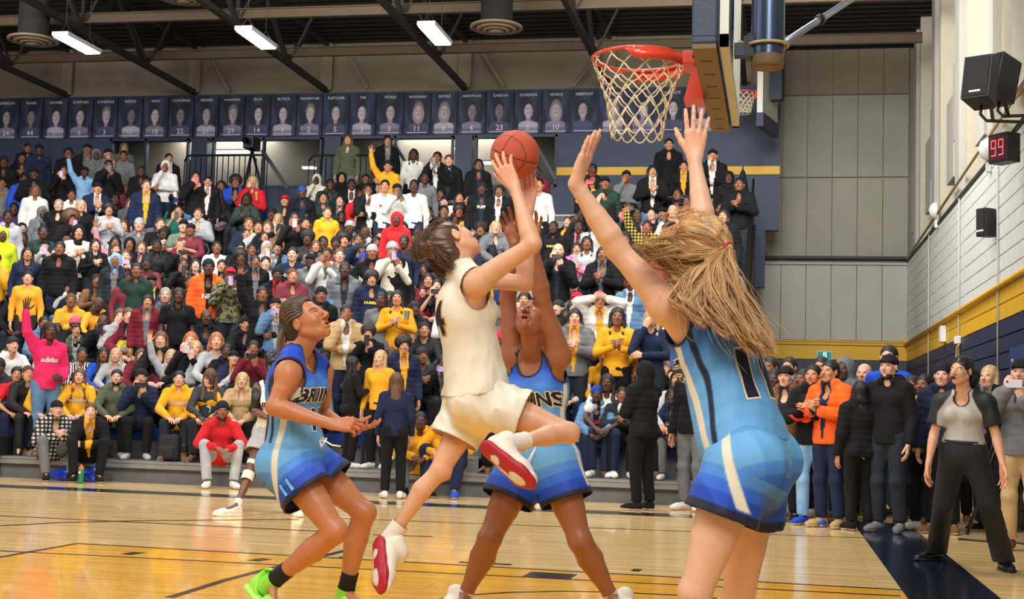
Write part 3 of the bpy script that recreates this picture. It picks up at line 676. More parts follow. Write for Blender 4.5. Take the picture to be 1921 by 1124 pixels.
for k, (px, py) in enumerate(((62, 77), (931, 53), (345, -2))):
    p = PY(px, py, 22.5); o = empty('air_diffuser', p, label='round tan ceiling air diffuser with stepped rings, %s' % ('at the left edge', 'left of the hoop', 'above the top edge')[k], category='vent')
    for i, (r0, r1, z0) in enumerate(((.46, .38, 0), (.35, .27, -.03), (.24, .16, -.05), (.13, .0, -.07))):
        MB().lathe([(r0, z0 + .03), (r0, z0), (r1, z0 - .012), (max(r1 - .005, 0), z0 + .02)], n=40).build('ring', tan, o, True)
    MB().lathe([(.40, .03), (.28, .10), (.28, ZD - p[2])], n=32).build('neck', deckm, o, True)
# banners -----------------------------------------------------------------
BN = [('EMERSON', '24', 0), ('McNEIL', '44', 3), ('COOPER', '1', 1), ('STAFFORD', '6', 0), ('LONSDALE', '3', 2), ('RIZICO', '43', 3), ('GRAY', '18', 5), ('CUMMINGS', '22', 3), ('PERRIER', '21', 5), ('MORANDINI', '29', 2), ('SILVA', '14', 0), ('BUTICA', '9', 1),
      ('PENNEFATHER', '2', 2), ('FLETCHER', '5', 5), ('TIM', '3', 0), ('VITALE', '3', 0), ('GOOLKARLE', '11', 4), ('DOYLE', '8', 4), ('ALEKOPULOS', '4', 3), ('DASILVA', '23', 3), ('GORDON', '5', 1), ('NYHUS', '10', 4), ('KERFOOT', '', 0), ('CARROLL', '', 4), ('', '', 0), ('VALENTE', '', 1), ('KAIRYS', '', 0)]
bpx = [-8, 38, 82, 129, 176, 222, 269, 317, 365, 412, 460, 508, 557, 606, 656, 706, 758, 809, 859, 912, 965, 1017, 1070, 1122, 1180, 1235, 1287, 1345]
bnm = mat('banner_print', attr='Col', rough=.7, bump=.2, bscale=12); txm = mat('banner_letters', srgb(206, 206, 214), rough=.7)
sex = ['male', 'male', 'male', 'male', 'female', 'female']
for k, (nm, num, st) in enumerate(BN):
    x0, x1 = PY(bpx[k] + 1, 215, YW)[0], PY(bpx[k + 1] - 1, 215, YW)[0]; W_ = x1 - x0; H_ = zb1 - zb0 - .06; nx, nz_ = 30, 48; rr = np.random.default_rng(k + 3)
    gx_, gz_ = np.meshgrid(np.linspace(0, 1, nx), np.linspace(0, 1, nz_)); u = (gx_.ravel() - .5) * W_ / H_ * 2; v_ = gz_.ravel() * 2 - 1
    col = np.tile(np.array(srgb(24, 30, 52)[:3]), (len(u), 1)); dk_ = {3: .38}.get(st, .85) * rr.uniform(.7, 1.05); sk = np.array(srgb(206, 190, 200)[:3]) * dk_
    cx = rr.uniform(-.06, .06); hy = .10; fan = np.abs(np.sin(8 * np.arctan2(u - cx, v_ + 1.6) + rr.uniform(0, 6))); col += fan[:, None] ** 3 * np.array([.02, .03, .06])
    def mixm(m, c): 
        global col
        col = col * (1 - m[:, None]) + np.array(c) * m[:, None]
    body_ = sst(.0, .08, -.42 - v_ - .55 * np.abs(u - cx) ** 2) ; mixm(sst(.0, .06, (-.38 - .6 * (u - cx) ** 2) - v_) * (np.abs(u - cx) < .46), np.array(srgb(*[(130, 124, 150), (74, 74, 104), (176, 168, 190)][k % 3])[:3]))
    if st in (4, 5):
        hm = 1 - sst(.85, 1.05, np.sqrt(((u - cx) / .30) ** 2 + ((v_ + .02) / .50) ** 2)); mixm(hm, np.array(srgb(*((150, 140, 130) if st == 4 else (50, 44, 56)))[:3]))
    mixm((1 - sst(.8, 1.1, np.sqrt(((u - cx) / .24) ** 2 + ((v_ - hy - .13) / .36) ** 2))), np.array(srgb(*((120, 112, 110) if st in (2, 4) else (30, 28, 36)))[:3]))
    mixm((1 - sst(.8, 1.15, np.sqrt(((u - cx) / .10) ** 2 + ((v_ + .32) / .14) ** 2))), sk * .7)
    fm_ = 1 - sst(.88, 1.06, np.sqrt(((u - cx) / .195) ** 2 + ((v_ - hy + .05) / .34) ** 2)); sh = 1 - .35 * sst(-.05, .2, u - cx); mixm(fm_, sk); 
    for (ex, ey, rx, ry, cc_) in ((-.08, .10, .05, .022, .25), (.08, .10, .05, .022, .25), (-.08, .16, .06, .015, .2), (.08, .16, .06, .015, .2), (0, -.03, .035, .02, .6), (0, -.12, .075, .022, .45), (.13, -.0, .05, .18, .72)):
        mixm((1 - sst(.7, 1.2, np.sqrt(((u - cx - ex) / rx) ** 2 + ((v_ - hy - ey + .05) / ry) ** 2))) * fm_, sk * cc_)
    mixm((v_ < -.74).astype(float) * .55, np.array(srgb(60, 62, 92)[:3])); edge = (np.abs(u) > W_ / H_ - .03); col[edge] = np.array(srgb(14, 18, 34)[:3])
    P_ = np.stack([gx_.ravel() * W_, .012 * np.sin(gx_.ravel() * 9 + k) * (1 - gz_.ravel()), gz_.ravel() * H_], -1)
    ids = np.arange(nx * nz_).reshape(nz_, nx); Q_ = np.stack([ids[:-1, :-1], ids[:-1, 1:], ids[1:, 1:], ids[1:, :-1]], -1).reshape(-1, 4)
    o = quadmesh('portrait_banner', P_, Q_, bnm, None, cols=col); o.location = (x0, YW - .03, zb0 + .03); o['label'] = ('navy portrait banner numbered %s, %s from the left' % (num, ('first', 'second', 'third', 'fourth', 'fifth', 'sixth', 'seventh', 'eighth', 'ninth', 'tenth', 'eleventh', 'twelfth', 'thirteenth', 'fourteenth', 'fifteenth', 'sixteenth', 'seventeenth', 'eighteenth', 'nineteenth', 'twentieth', 'twenty-first', 'twenty-second')[k])) if num else 'unnumbered navy portrait banner %s' % ('beside the number 10 banner', 'just left of the hoop net', 'behind the hoop net', 'just right of the hoop net', 'half behind the backboard')[k - 22]; o['category'] = 'banner'; o['group'] = 'portrait banners above the stands'
    for (t, sz, zz2) in ((nm, .085 if len(nm) < 9 else .068, .90), (num, .17, .135)):
        if t:
            cu = bpy.data.curves.new('t', 'FONT'); cu.body = t; cu.size = sz; cu.align_x = 'CENTER'; cu.align_y = 'CENTER'; cu.resolution_u = 2; cu.offset = .001
            to = bpy.data.objects.new('t', cu); COL.objects.link(to); bpy.context.view_layer.update(); me = bpy.data.meshes.new_from_object(to); bpy.data.objects.remove(to); me.materials.append(txm)
            to = bpy.data.objects.new('name_lettering' if t == nm else 'number', me); link(to, o); to.rotation_euler = (PI / 2, 0, 0); to.location = (W_ / 2, -.015, H_ * zz2)
    MB().box((W_ * .12, -.0145, H_ * .035), (W_ * .88, -.013, H_ * .05)).build('small_print', txm, o)
# ------------------------------------------------------------------ stands
Y0 = float(PF(1200, 946)[1]); RISE, RUN, NT = .405, .79, 12; XS1 = -.55; TZ = lambda k: .30 + RISE * k; TY = lambda k: Y0 + RUN * k
alu = mat('worn_aluminium', srgb(150, 150, 148), rough=.45, metal=.55, var=.15, vscale=5, bump=.1, bscale=30); riserm = mat('grey_riser', srgb(104, 104, 106), rough=.6, metal=.3, var=.15, vscale=4); bluem = mat('blue_seat_plastic', srgb(16, 50, 118), rough=.35, var=.05)
st = empty('bleachers', (-8, Y0 + 5, 0), label='grey metal tiered stand with blue bench seats, packed with spectators', category='bleachers')
OFF = V(8, -(Y0 + 5), 0)
def sp(mb, name, m, **kw): mb.v = [tuple(np.array(v) + OFF) for v in mb.v]; return mb.build(name, m, st, **kw)
AIS = [(-4.75, -3.95), (-10.2, -9.5)]
for k in range(NT + 1):
    y = TY(k); z = TZ(k); zr = 0 if k == 0 else TZ(k - 1)
    sp(MB().box((XL, y, z - .035), (XS1, (YW - .03) if k == NT else y + RUN + .04, z)), 'deck', alu)
    sp(MB().box((XL, y + .02, zr), (XS1, y + .05, z - .04)), 'riser', riserm)
    if k == 0: sp(MB().box((XL, y - .01, z - .10), (XS1, y + .02, z - .04)), 'edge_strip', alu); sp(MB().box((XL, y - .004, .165), (XS1, y + .02, .175)), 'seam', dark)
    if k >= 1:
        segs = []; x = XS1
        while x > XL:
            x2 = x - 1.12
            for a, b in AIS:
                if x2 < b and x > a: x2 = b if x > b + .2 else x2; 
            inside = [1 for a, b in AIS if x <= b + .01 and x > a]
            if inside: x = [a for a, b in AIS if x <= b + .01 and x > a][0]; continue
            segs.append((x2, x)); x = x2 - .03
        for a, b in segs:
            if b - a > .2: sp(MB().box((a, y - .05, z + .0), (b, y + .30, z + .045)).box((a, y + .27, z + .045), (b, y + .31, z + .10)).box((a, y - .05, z - .12), (b, y - .03, z + .0)), 'bench_seat', bluem)
        for a, b in AIS:
            sp(MB().box((a, y - RUN / 2, z - RISE / 2 - .03), (b, y + .02, z - RISE / 2)).box((a, y - RUN / 2 + .01, z - RISE), (b, y - RUN / 2 + .03, z - RISE / 2 - .03)), 'aisle_step', alu)
        if k == 1:
            for i in range(16): sp(MB().bar((XL + .6 + i * 1.3, y - .3, .3), (XL + .6 + i * 1.3, y - .3, z - .04), .04, .04, up=(0, 1, 0)), 'strut', dark)
# end panel and black guard rail at the right side of the stand
def rail(name, pts, zb, label, n, cover=None):
    p0, p1 = np.array(pts[0]), np.array(pts[-1]); o = empty(name, tuple(p0), label=label, category='railing')
    loc = [np.array(p) - p0 for p in pts]; MB().tube(loc, .025, 8).build('top_rail', blackm, o, True)
    d = p1 - p0; 
    for i in range(n + 1):
        q = d * i / n; q0 = np.array([q[0], q[1], 0]); top = np.interp(i / n, np.linspace(0, 1, len(loc)), [l[2] for l in loc]); MB().tube([(q[0], q[1], top - (zb(i / n) if callable(zb) else zb)), (q[0], q[1], top)], .012, 5).build('baluster', blackm, o)
    MB().tube([l - V(0, 0, (zb(i / (len(loc) - 1)) if callable(zb) else zb) - .06) for i, l in enumerate(loc)], .018, 6).build('bottom_rail', blackm, o, True); return o
rail('guard_rail', [(XS1 + .03, TY(k) + .2, TZ(k) + 1.0) for k in (3, 5, 7, 9, 11)], 1.0, 'black sloping guard rail at the right end of the stands', 26)
MB().add([(XS1 + .01, TY(0), 0), (XS1 + .01, YW - .04, 0), (XS1 + .01, YW - .04, TZ(NT)), (XS1 + .01, TY(0), .3), (XS1 + .04, TY(0), 0), (XS1 + .04, YW - .04, 0), (XS1 + .04, YW - .04, TZ(NT)), (XS1 + .04, TY(0), .3)], [(0, 1, 2, 3), (7, 6, 5, 4), (0, 4, 5, 1), (1, 5, 6, 2), (2, 6, 7, 3), (3, 7, 4, 0)]).build('end_panel', dark, st).location = OFF
YR = TY(NT) + .35
for (xa, xb, lab) in ((347, 502, 'black metal railing round the camera platform, left one'), (580, 742, 'black metal railing below the upper windows, right of the camera platform')):
    a, b = PY(xa, 292, YR), PY(xb, 292, YR); rail('platform_railing', [(a[0], YR, a[2] - .12), (a[0] + .08, YR, a[2]), (b[0] - .08, YR, a[2]), (b[0], YR, a[2] - .12)], a[2] - TZ(NT) - .003, lab, 15)
for (x0, y0, x1, y1) in ((492, 282, 540, 355), (740, 270, 762, 305), (1005, 270, 1043, 338)):
    p, q = PY(x0, y0, YR + .5), PY(x1, y1, YR + .5); MB().bar(p, q, .07, .07, up=(0, 1, 0)).build('trim_stay', mat('slate_steel', srgb(40, 44, 58), rough=.5), **ST)
# ------------------------------------------------------------------ the hoop
red = mat('red_enamel', srgb(222, 68, 44), rough=.3, coat=.3); netm = mat('net_cord', srgb(226, 214, 186), rough=.85)
RZ = 3.02; RCc = (PZ(1113, 110, 7.1) + PZ(1284, 112, 7.1)) / 2; RCc[2] = PZ(1198, 111, 7.1)[2]; Rr = .242
hoop = empty('basketball_hoop', (RCc[0] + .5, RCc[1], RCc[2]), label='red basketball rim with white net on an edge-on padded backboard', category='hoop'); HO = V(.5, 0, 0)
L_ = lambda x, y, z: V(x, y, z) - HO
ring = [L_(Rr * math.cos(a), Rr * math.sin(a), 0) for a in np.linspace(0, 2 * PI, 49)[:-1]]
MB().tube(ring, .0095, 10, closed=True).build('rim', red, hoop, True)
def band(a0, a1, h0, h1, nm):
    mb = MB(); th = np.linspace(a0, a1, 16); v = []; f = []
    for i, t in enumerate(th):
        w = min(1, min(i, 15 - i * .6 if a1 > 0 else 15 - i) / 2.5 + .15)
        for (r, z) in ((Rr + .004, -.006), (Rr + .016, -.006), (Rr + .016, -.006 - h1 * w), (Rr + .004, -.006 - h1 * w)): v.append(L_(r * math.cos(t), r * math.sin(t), z))
    for i in range(15):
        for j in range(4): f.append((i * 4 + j, i * 4 + (j + 1) % 4, i * 4 + 4 + (j + 1) % 4, i * 4 + 4 + j))
    f += [(0, 1, 2, 3), (63, 62, 61, 60)]; return mb.add(v, f).build(nm, red, hoop, True)
band(.15, 1.75, 0, .055, 'flange'); band(-.15, -1.75, 0, .055, 'flange')
XB = PX(1331, 72, -.28)[0]; bx = -.300 - RCc[0]
bx = float(PY(1312, 130, 7.0)[0] - RCc[0])
MB().box(tuple(L_(Rr - .01, -.11, -.055)), tuple(L_(bx + .02, .11, .012))).build('bracket', red, hoop, bevel=.006)
MB().add([L_(x, y, z) for (x, y, z) in ((Rr + .05, -.09, -.055), (bx + .03, -.09, -.055), (bx + .03, -.09, -.24), (bx - .07, -.09, -.24), (Rr + .05, .09, -.055), (bx + .03, .09, -.055), (bx + .03, .09, -.24), (bx - .07, .09, -.24))], [(3, 2, 1, 0), (4, 5, 6, 7), (0, 1, 5, 4), (1, 2, 6, 5), (2, 3, 7, 6), (3, 0, 4, 7)]).build('brace', red, hoop)
MB().lathe([(0, .012), (.008, .01), (.008, 0)], L_(Rr + .05, -.112, -.02), 10, axis=(0, -1, 0)).build('bolt', dark, hoop)
bw = .915; zb_ = -.20
bfc = mat('navy_board_pad', srgb(46, 62, 84), rough=.5, bump=.15, bscale=60); bpad = mat('tan_board_pad', srgb(112, 92, 62), rough=.6, bump=.15, bscale=60); bgl = mat('board_glass', (.75, .8, .82, 1), rough=.05); bgl.node_tree.nodes['Principled BSDF'].inputs['Transmission Weight'].default_value = 1; bgl.node_tree.nodes['Principled BSDF'].inputs['IOR'].default_value = 1.05
pad = MB().box(tuple(L_(bx + .02, -bw, zb_ + .02)), tuple(L_(bx + .135, bw, zb_ + .06))).build('bottom_pad', bfc, hoop, bevel=.012)
und = MB().box(tuple(L_(bx + .024, -bw + .004, zb_)), tuple(L_(bx + .131, bw - .004, zb_ + .022))).build('pad_underside', bpad, pad)
for i in range(7): MB().box(tuple(L_(bx + .05, -bw + .22 + i * .25, zb_ - .002)), tuple(L_(bx + .105, -bw + .235 + i * .25, zb_ + .002))).build('slot', dark, pad)
for y in (-bw, bw - .05): MB().box(tuple(L_(bx + .02, y, zb_ + .05)), tuple(L_(bx + .135, y + .05, zb_ + 1.07))).build('side_pad', bfc, hoop, bevel=.01)
MB().box(tuple(L_(bx + .05, -bw + .05, zb_ + .06)), tuple(L_(bx + .062, bw - .05, zb_ + 1.05))).build('glass', bgl, hoop)
fr = mat('pale_frame', srgb(190, 190, 176), rough=.4, metal=.3)
MB().box(tuple(L_(bx + .145, -bw + .02, zb_ + .02)), tuple(L_(bx + .185, bw - .02, zb_ + .07))).build('frame', fr, hoop)
for y in (-bw + .02, bw - .06): MB().box(tuple(L_(bx + .145, y, zb_ + .02)), tuple(L_(bx + .185, y + .04, zb_ + 1.07))).build('frame', fr, hoop)
mx_ = float(PY(1440, 120, 7.0)[0] - RCc[0]); mr_ = .085
mast = MB(); mast.lathe([(0, -.0), (mr_ - .004, 0), (mr_, .012), (mr_, .06)], L_(mx_, 0, -.06), 32); mb2 = MB().lathe([(mr_, 0), (mr_, 1.9)], L_(mx_, 0, 0), 32)
mb2.build('mast', mat('blue_grey_mast', srgb(70, 84, 108), rough=.25, metal=.6), hoop, True); mast.build('mast_cap', bpad, hoop, True)
MB().tube([L_(mx_ + .103 * math.cos(t), .103 * math.sin(t), .055) for t in np.linspace(0, 2 * PI, 25)[:-1]], .008, 6, closed=True).build('clamp_ring', conduit, hoop, True)
MB().box(tuple(L_(bx + .18, -.04, .0)), tuple(L_(mx_ - .07, .04, .065))).build('arm', mat('dark_blue_steel', srgb(30, 38, 48), rough=.4, metal=.4), hoop); MB().box(tuple(L_(mx_ - .115, -.05, -.01)), tuple(L_(mx_ - .07, .05, .10))).build('clamp', blackm, hoop)
MB().tube([L_(bx + .2, 0, .08), L_(mx_ - .12, 0, .075)], .008, 6).build('clamp_rod', conduit, hoop, True)
# net: twelve loops of cord knotted in diamonds
def netcords(Rr, H, r1, m, n=12, lv=6, th=.0032, seed=0, sag=.03):
    mb = MB(); rr = np.random.default_rng(seed)
    rad = lambda t: Rr * (1 - t) ** 1.5 * 1.0 + r1 * (1 - (1 - t) ** 1.5)
    def node(l, i):
        t = l / lv; a = 2 * PI * (i + .5 * (l % 2)) / n; q = rad(t) * (1 + rr.uniform(-.02, .02)); return V(q * math.cos(a), q * math.sin(a), -.02 - H * t ** 1.05)
    nd = {(l, i): node(l, i) for l in range(lv + 1) for i in range(n)}
    for l in range(lv):
        for i in range(n):
            a = nd[(l, i)]; j = (i + (0 if l % 2 == 0 else 1)) % n; j0 = (i - (1 if l % 2 == 0 else 0)) % n
            for jj in (j, j0):
                b = nd[(l + 1, jj)]; mid = lerp(a, b, .5) * V(1.03, 1.03, 1) + V(0, 0, -.006); mb.tube([a, mid, b], th, 5)
    for i in range(n):
        a, b = nd[(lv, i)], nd[(lv, (i + 1) % n)]; mb.tube([a, lerp(a, b, .25) + V(0, 0, -sag * .8), lerp(a, b, .5) + V(0, 0, -sag), lerp(a, b, .75) + V(0, 0, -sag * .8), b], th, 5)
        t = nd[(0, i)]; mb.tube([t, t + V(t[0] * .03, t[1] * .03, .022)], th * 1.5, 5)
    return mb
mb = netcords(Rr - .006, .37, .135, netm, th=.0042, lv=7); mb.v = [tuple(np.array(v) - HO) for v in mb.v]; mb.build('net', netm, hoop, True, kind='stuff')
for i in range(12):
    a = 2 * PI * i / 12; MB().tube([L_((Rr - .012) * math.cos(a + t * .05), (Rr - .012) * math.sin(a + t * .05), -.012 - .006 * abs(t)) for t in (-1, 0, 1)], .004, 5).build('net_hook', red, hoop)
p, q = PY(1475, 78, 9.5), PY(1610, -10, 10.5); s = empty('roof_strut', tuple(p), label='shiny diagonal steel strut up to the roof, right of the hoop mast', category='strut'); MB().tube([(0, 0, 0), q - p], .025, 10).build('tube', mat('galvanised', srgb(150, 160, 175), rough=.3, metal=.7), s, True); MB().tube([(q - p) * .42, (q - p) * .46], .04, 10).build('collar', blackm, s, True)
# small far hoop
c = PY(1400, 172, 27.0); fh = empty('basketball_hoop', (c[0] + .5, c[1], c[2]), label='small distant red hoop with white net, right of the near backboard', category='hoop')
MB().tube([V(.225 * math.cos(a), .225 * math.sin(a), 0) - HO for a in np.linspace(0, 2 * PI, 33)[:-1]], .02, 8, closed=True).build('rim', red, fh, True)
mb = netcords(.22, .36, .13, netm, th=.009, lv=5); mb.v = [tuple(np.array(v) - HO) for v in mb.v]; mb.build('net', netm, fh, True, kind='stuff')
MB().box((-.28, -.08, -.14), (-.12, .08, .02)).build('bracket', red, fh); MB().box((-.12, -.5, -.75), (-.02, .5, .35)).build('backboard', fr, fh)
MB().box((-.0, -.1, -.2), (.2, .1, ZD - c[2] + .0)).build('mast', mat('dark_blue_steel'), fh); MB().box((-.125, -.52, -.82), (-.0, .52, -.55)).build('bottom_pad', navy, fh); fh.rotation_euler = (0, .0, -.25); fh.scale = (1.15, 1.15, 1.0)
# things on the right wall ------------------------------------------------------
def speaker(pc, Y, w, h, d, lab, yaw, tilt, arm=True):
    c = PY(pc[0], pc[1], Y); o = empty('loudspeaker', tuple(c), label=lab, category='speaker'); o.rotation_euler = (tilt, 0, yaw)
    cab = mat('black_cabinet', srgb(34, 34, 36), rough=.6, bump=.2, bscale=90)
    MB().add([(-w/2, -d/2, -h/2), (w/2, -d/2, -h/2), (w/2 * .75, d/2, -h/2), (-w/2 * .75, d/2, -h/2), (-w/2, -d/2, h/2), (w/2, -d/2, h/2), (w/2 * .75, d/2, h/2), (-w/2 * .75, d/2, h/2)], [(0,3,2,1),(4,5,6,7),(0,1,5,4),(1,2,6,5),(2,3,7,6),(3,0,4,7)]).build('cabinet', cab, o, bevel=.01)
    MB().box((-w/2 + .02, -d/2 - .012, -h/2 + .02), (w/2 - .02, -d/2 - .002, h/2 - .02)).build('grille', mat('speaker_grille', srgb(24, 24, 26), rough=.8, bump=.6, bscale=300), o)
    MB().box((-.06, -d/2 - .016, -h/2 + .06), (.06, -d/2 - .012, -h/2 + .08)).build('badge', mat('badge_white', srgb(220, 220, 220)), o)
    if arm: MB().tube([(0, .05, -h/2), (0, .05, -h/2 - .1), (.05, .1, -h/2 - .16), (.45, .25, -h/2 - .16)], .018, 8).build('bracket_arm', blackm, o, True); MB().bar((.12, .0, -h/2 - .02), (.12, .1, -h/2 - .16), .03, .03).build('bracket_bar', blackm, o)
    return o
speaker((1842, 155), 15.0, .31, .50, .32, 'large black loudspeaker on a bracket high on the right wall', -.5, -.25)
speaker((1876, 150), 15.6, .30, .5, .34, 'black loudspeaker facing away, right beside the larger one', -.9, -.25)
speaker((1851, 418), float(PX(1851, 418, XR - .16)[1]), .17, .36, .2, 'small black loudspeaker on the white block wall below the red clock', -.95, 0, False)
c = PY(1884, 279, 15.4); o = empty('shot_clock', tuple(c), label='black box with glowing red numerals on the right wall under the speakers', category='clock'); o.rotation_euler = (0, 0, -.95)
o.scale = (.72, .9, .85); MB().box((-.19, -.11, -.19), (.19, .11, .19)).build('casing', blackm, o, bevel=.008); MB().box((-.16, -.114, -.16), (.16, -.112, .16)).build('screen', mat('dark_red_screen', srgb(60, 14, 20), rough=.2), o)
ledm = mat('red_led', (.8, .05, .08, 1), emit=(1, .08, .12, 1), es=1.6)
for i in range(2):
    g = MB()
    for (a, b, c_, d_) in ((-.045, .045, .09, .105), (-.045, .045, -.008, .008), (-.045, .045, -.105, -.09), (-.05, -.038, .0, .1), (.038, .05, 0, .1), (.038, .05, -.1, 0)): g.box((-.075 + .15 * i + a, -.118, c_), (-.075 + .15 * i + b, -.115, d_))
    g.build('led_digit', ledm, o, kind='stuff')
MB().tube([(.1, .05, .19), (.16, .1, .32), (.3, .12, .36)], .01, 6).build('cable', blackm, o, True)
for (px, py, lab) in ((1753, 395, 'white disc fixture low on the upper right wall'), (1850, 280, 'white disc fixture beside the red clock')):
    c = PX(px, py, XR - .1); o = empty('wall_disc', tuple(c), label=lab, category='fixture'); MB().lathe([(0, .10), (.10, .07), (.15, .0), (.15, -.03)], (0, 0, 0), 24, axis=(-1, 0, 0)).build('shade', whitebr, o, True); MB().box((-.0, -.05, -.3), (.06, .05, -.18)).build('box', whitebr, o)
for k, (px, py, w, h) in enumerate(((1769, 627, .12, .16), (1797, 638, .05, .07), (1700, 640, .05, .05))):
    c = PX(px, py, XR - .08); o = empty('junction_box', tuple(c), label=('white ribbed junction box on the yellow band', 'small grey box where yellow cables drop', 'yellow pipe bracket near the corner')[k], category='box'); MB().box((-.05, -w, -h / 1.2), (.04, w, h / 1.2)).build('housing', whitebr if k < 2 else yel, o, bevel=.01)
    for i in range(4): MB().box((-.055, -w + .03 + i * w * .45, -h * .7), (-.05, -w + .04 + i * w * .45, h * .7)).build('rib', greyp if k < 2 else yel, o)
c = PX(1797, 648, XR - .08); o = empty('cable_loop', tuple(c), label='yellow cable hanging in loops on the navy wall', category='cable'); MB().tube([(0, -.1, 0), (0, .1, -.02), (0, .2, -.2), (0, .18, -.5), (0, .1, -.62), (0, -.7, -.55), (0, -1.3, -.45), (0, -1.35, -.6)], .014, 6).build('cord', mat('yellow_cord', srgb(220, 180, 50), rough=.5), o, True)
# exit sign
c = PY(1547, 667, YB - .052); o = empty('exit_sign', tuple(c), label='green running person exit sign on the yellow band', category='sign')
MB().box((-.17, -.02, -.10), (.17, .05, .10)).build('casing', whitebr, o, bevel=.006); MB().box((-.145, -.024, -.075), (.145, -.021, .075)).build('panel', mat('green_exit', srgb(20, 110, 96), emit=srgb(20, 130, 110), es=.7), o)
MB().box((-.03, -.027, -.06), (.04, -.025, .065)).build('doorway', mat('exit_white', srgb(190, 240, 240), emit=srgb(180, 240, 240), es=.8), o); MB().tube([(-.01, -.028, -.04), (.005, -.028, 0), (.0, -.028, .03), (.02, -.028, .045)], .009, 5).build('running_figure', mat('green_exit'), o)
# navy pennant on the right wall, tall black flag by the rail
c = PX(1905, 720, XR - .07); o = empty('wall_banner', tuple(c), label='royal blue hanging banner with white lettering at the right edge', category='banner')
b = MB().box((-.01, -1.3, -.95), (.0, .35, .42)).build('cloth', mat('royal_cloth', srgb(36, 52, 104), rough=.7), o)
cu = bpy.data.curves.new('t', 'FONT'); cu.body = 'MEN'; cu.size = .2; to = bpy.data.objects.new('t', cu); COL.objects.link(to); bpy.context.view_layer.update(); me = bpy.data.meshes.new_from_object(to); bpy.data.objects.remove(to); me.materials.append(WHITEP if 'WHITEP' in globals() else txm); to = bpy.data.objects.new('lettering', me); link(to, o); to.rotation_euler = (0, -PI / 2, PI / 2 * 0); to.rotation_euler = (PI / 2, PI / 2, -PI / 2); to.location = (-.015, .2, .3)
p = PY(1402, 315, 27.2); p[0] = XS1 - .2; o = empty('furled_flag', (p[0], p[1], TZ(NT) + .003), label='furled dark navy flag standing at the right end of the top row', category='flag')
Hf = p[2] - TZ(NT); MB().lathe([(.16, .0), (.15, .4), (.11, Hf * .6), (.05, Hf * .9), (.0, Hf)], n=14).build('cloth', mat('dark_navy_cloth', srgb(22, 26, 42), rough=.8), o, True); MB().tube([(0, 0, 0), (0, 0, Hf + .03)], .012, 8).build('pole', blackm, o, True)
print('room done')
# ------------------------------------------------------------------ the players and the referee
class CutCap:
    def __init__(s, a, b, r, sub=None): s.a = np.asarray(a, np.float32); s.b = np.asarray(b, np.float32); s.r = r; s.c = (s.a + s.b) / 2; s.R = 1
    def ev(s, P):
        q = P - s.a; ab = s.b - s.a; t = np.clip((q @ ab) / (float(ab @ ab) + 1e-9), 0, 1); e = q - t[..., None] * ab
        return np.sqrt((e * e).sum(-1)) - s.r
SKIN = lambda n, c: mat('skin_' + n, attr='Col', rough=.42, bump=.06, bscale=160, spec=.45, sss=.12)
def torso_cloth(J, s, fem, wide, off, bust=1.0, post=None, neck=.085, arm=.085, hem=-.06, strap=1.0, k_extra=(), vneck=0.03):
    up, cf, cr, pf, pr = frames(J); pv = (J['hpL'] + J['hpR']) / 2
    pr_ = torso_prims(J, s, fem, wide, bust)
    pr_.append(Cone(pv + up * .06 * s, pv - up * .06 * s, .150 * s * wide, .155 * s * wide, .05 * s, w=pf, sw=.74))
    pr_ += list(k_extra)
    cuts = [Cut(pv + up * hem * s, -up, .45 * s)]
    if neck: cuts.append(CutCap(J['nk'] + cf * .02 * s + up * .02 * s, J['nk'] + cf * (.07 + vneck) * s - up * (.03 + vneck) * s + up * .02 * s, neck * s * .78)); cuts.append(CutCap(J['nk'] + up * .02 * s, J['hd'], .075 * s))
    if arm:
        for S, sg in (('L', -1), ('R', 1)):
            sh = J['sh' + S]; el = J['el' + S]; o = nrm(cr * sg + nrm(el - sh) * .5)
            cuts.append(CutCap(sh + o * .015 * s - up * .015 * s, sh + o * .12 * s - up * .045 * s, arm * s)); cuts.append(CutCap(sh, el, .070 * s))
            cuts.append(CutCap(sh + o * .02 * s - up * .06 * s, sh + o * .10 * s - up * .07 * s, arm * s * .85))
    return Field(pr_, off, cuts, post)
def shorts_cloth(J, s, wide, off, tL=.6, tR=.6, flare=.03, post=None, waist=.11, fat=1.0, hip=1.0):
    up, cf, cr, pf, pr = frames(J); pv = (J['hpL'] + J['hpR']) / 2; P = []
    P.append(Ell(pv + up * .02 * s, V(.170 * hip, .118 * hip, .13) * s * wide, (pr, pf, up), .04 * s))
    P.append(Cone(pv + up * .10 * s, pv, .128 * s * wide, .155 * s * wide, .04 * s, w=pf, sw=.76))
    cuts = [Cut(pv + up * waist * s, up, .3 * s)]
    for S, t in (('L', tL), ('R', tR)):
        hp, kn = J['hp' + S], J['kn' + S]; e = lerp(hp, kn, t + .12); d = nrm(kn - hp)
        P.append(Ell(hp - pf * .05 * s, V(.09, .09, .10) * s * wide, (pr, pf, up), .03 * s))
        P.append(Cone(hp, e, .095 * s * fat, (.085 + flare) * s * fat, .035 * s)); cuts.append(Cut(lerp(hp, kn, t), d, .24 * s))
    return Field(P, off, cuts, post)
def add_cloth(name, F, h, m, root, colf=None, **kw):
    v, q = polygonize(F, h); v, q = opened(F, v, q, h)
    return quadmesh(name, v, q, m, root, cols=colf(v) if colf else None, **kw)
CLOTH = mat('jersey_cloth', attr='Col', rough=.62, bump=.12, bscale=420, sheen=.03)
SOLE = mat('painted_rubber', attr='Col', rough=.5)
WHITEU = mat('white_shoe', srgb(236, 228, 212), rough=.5, bump=.1, bscale=90); LACE = mat('lace', srgb(240, 236, 226), rough=.8)
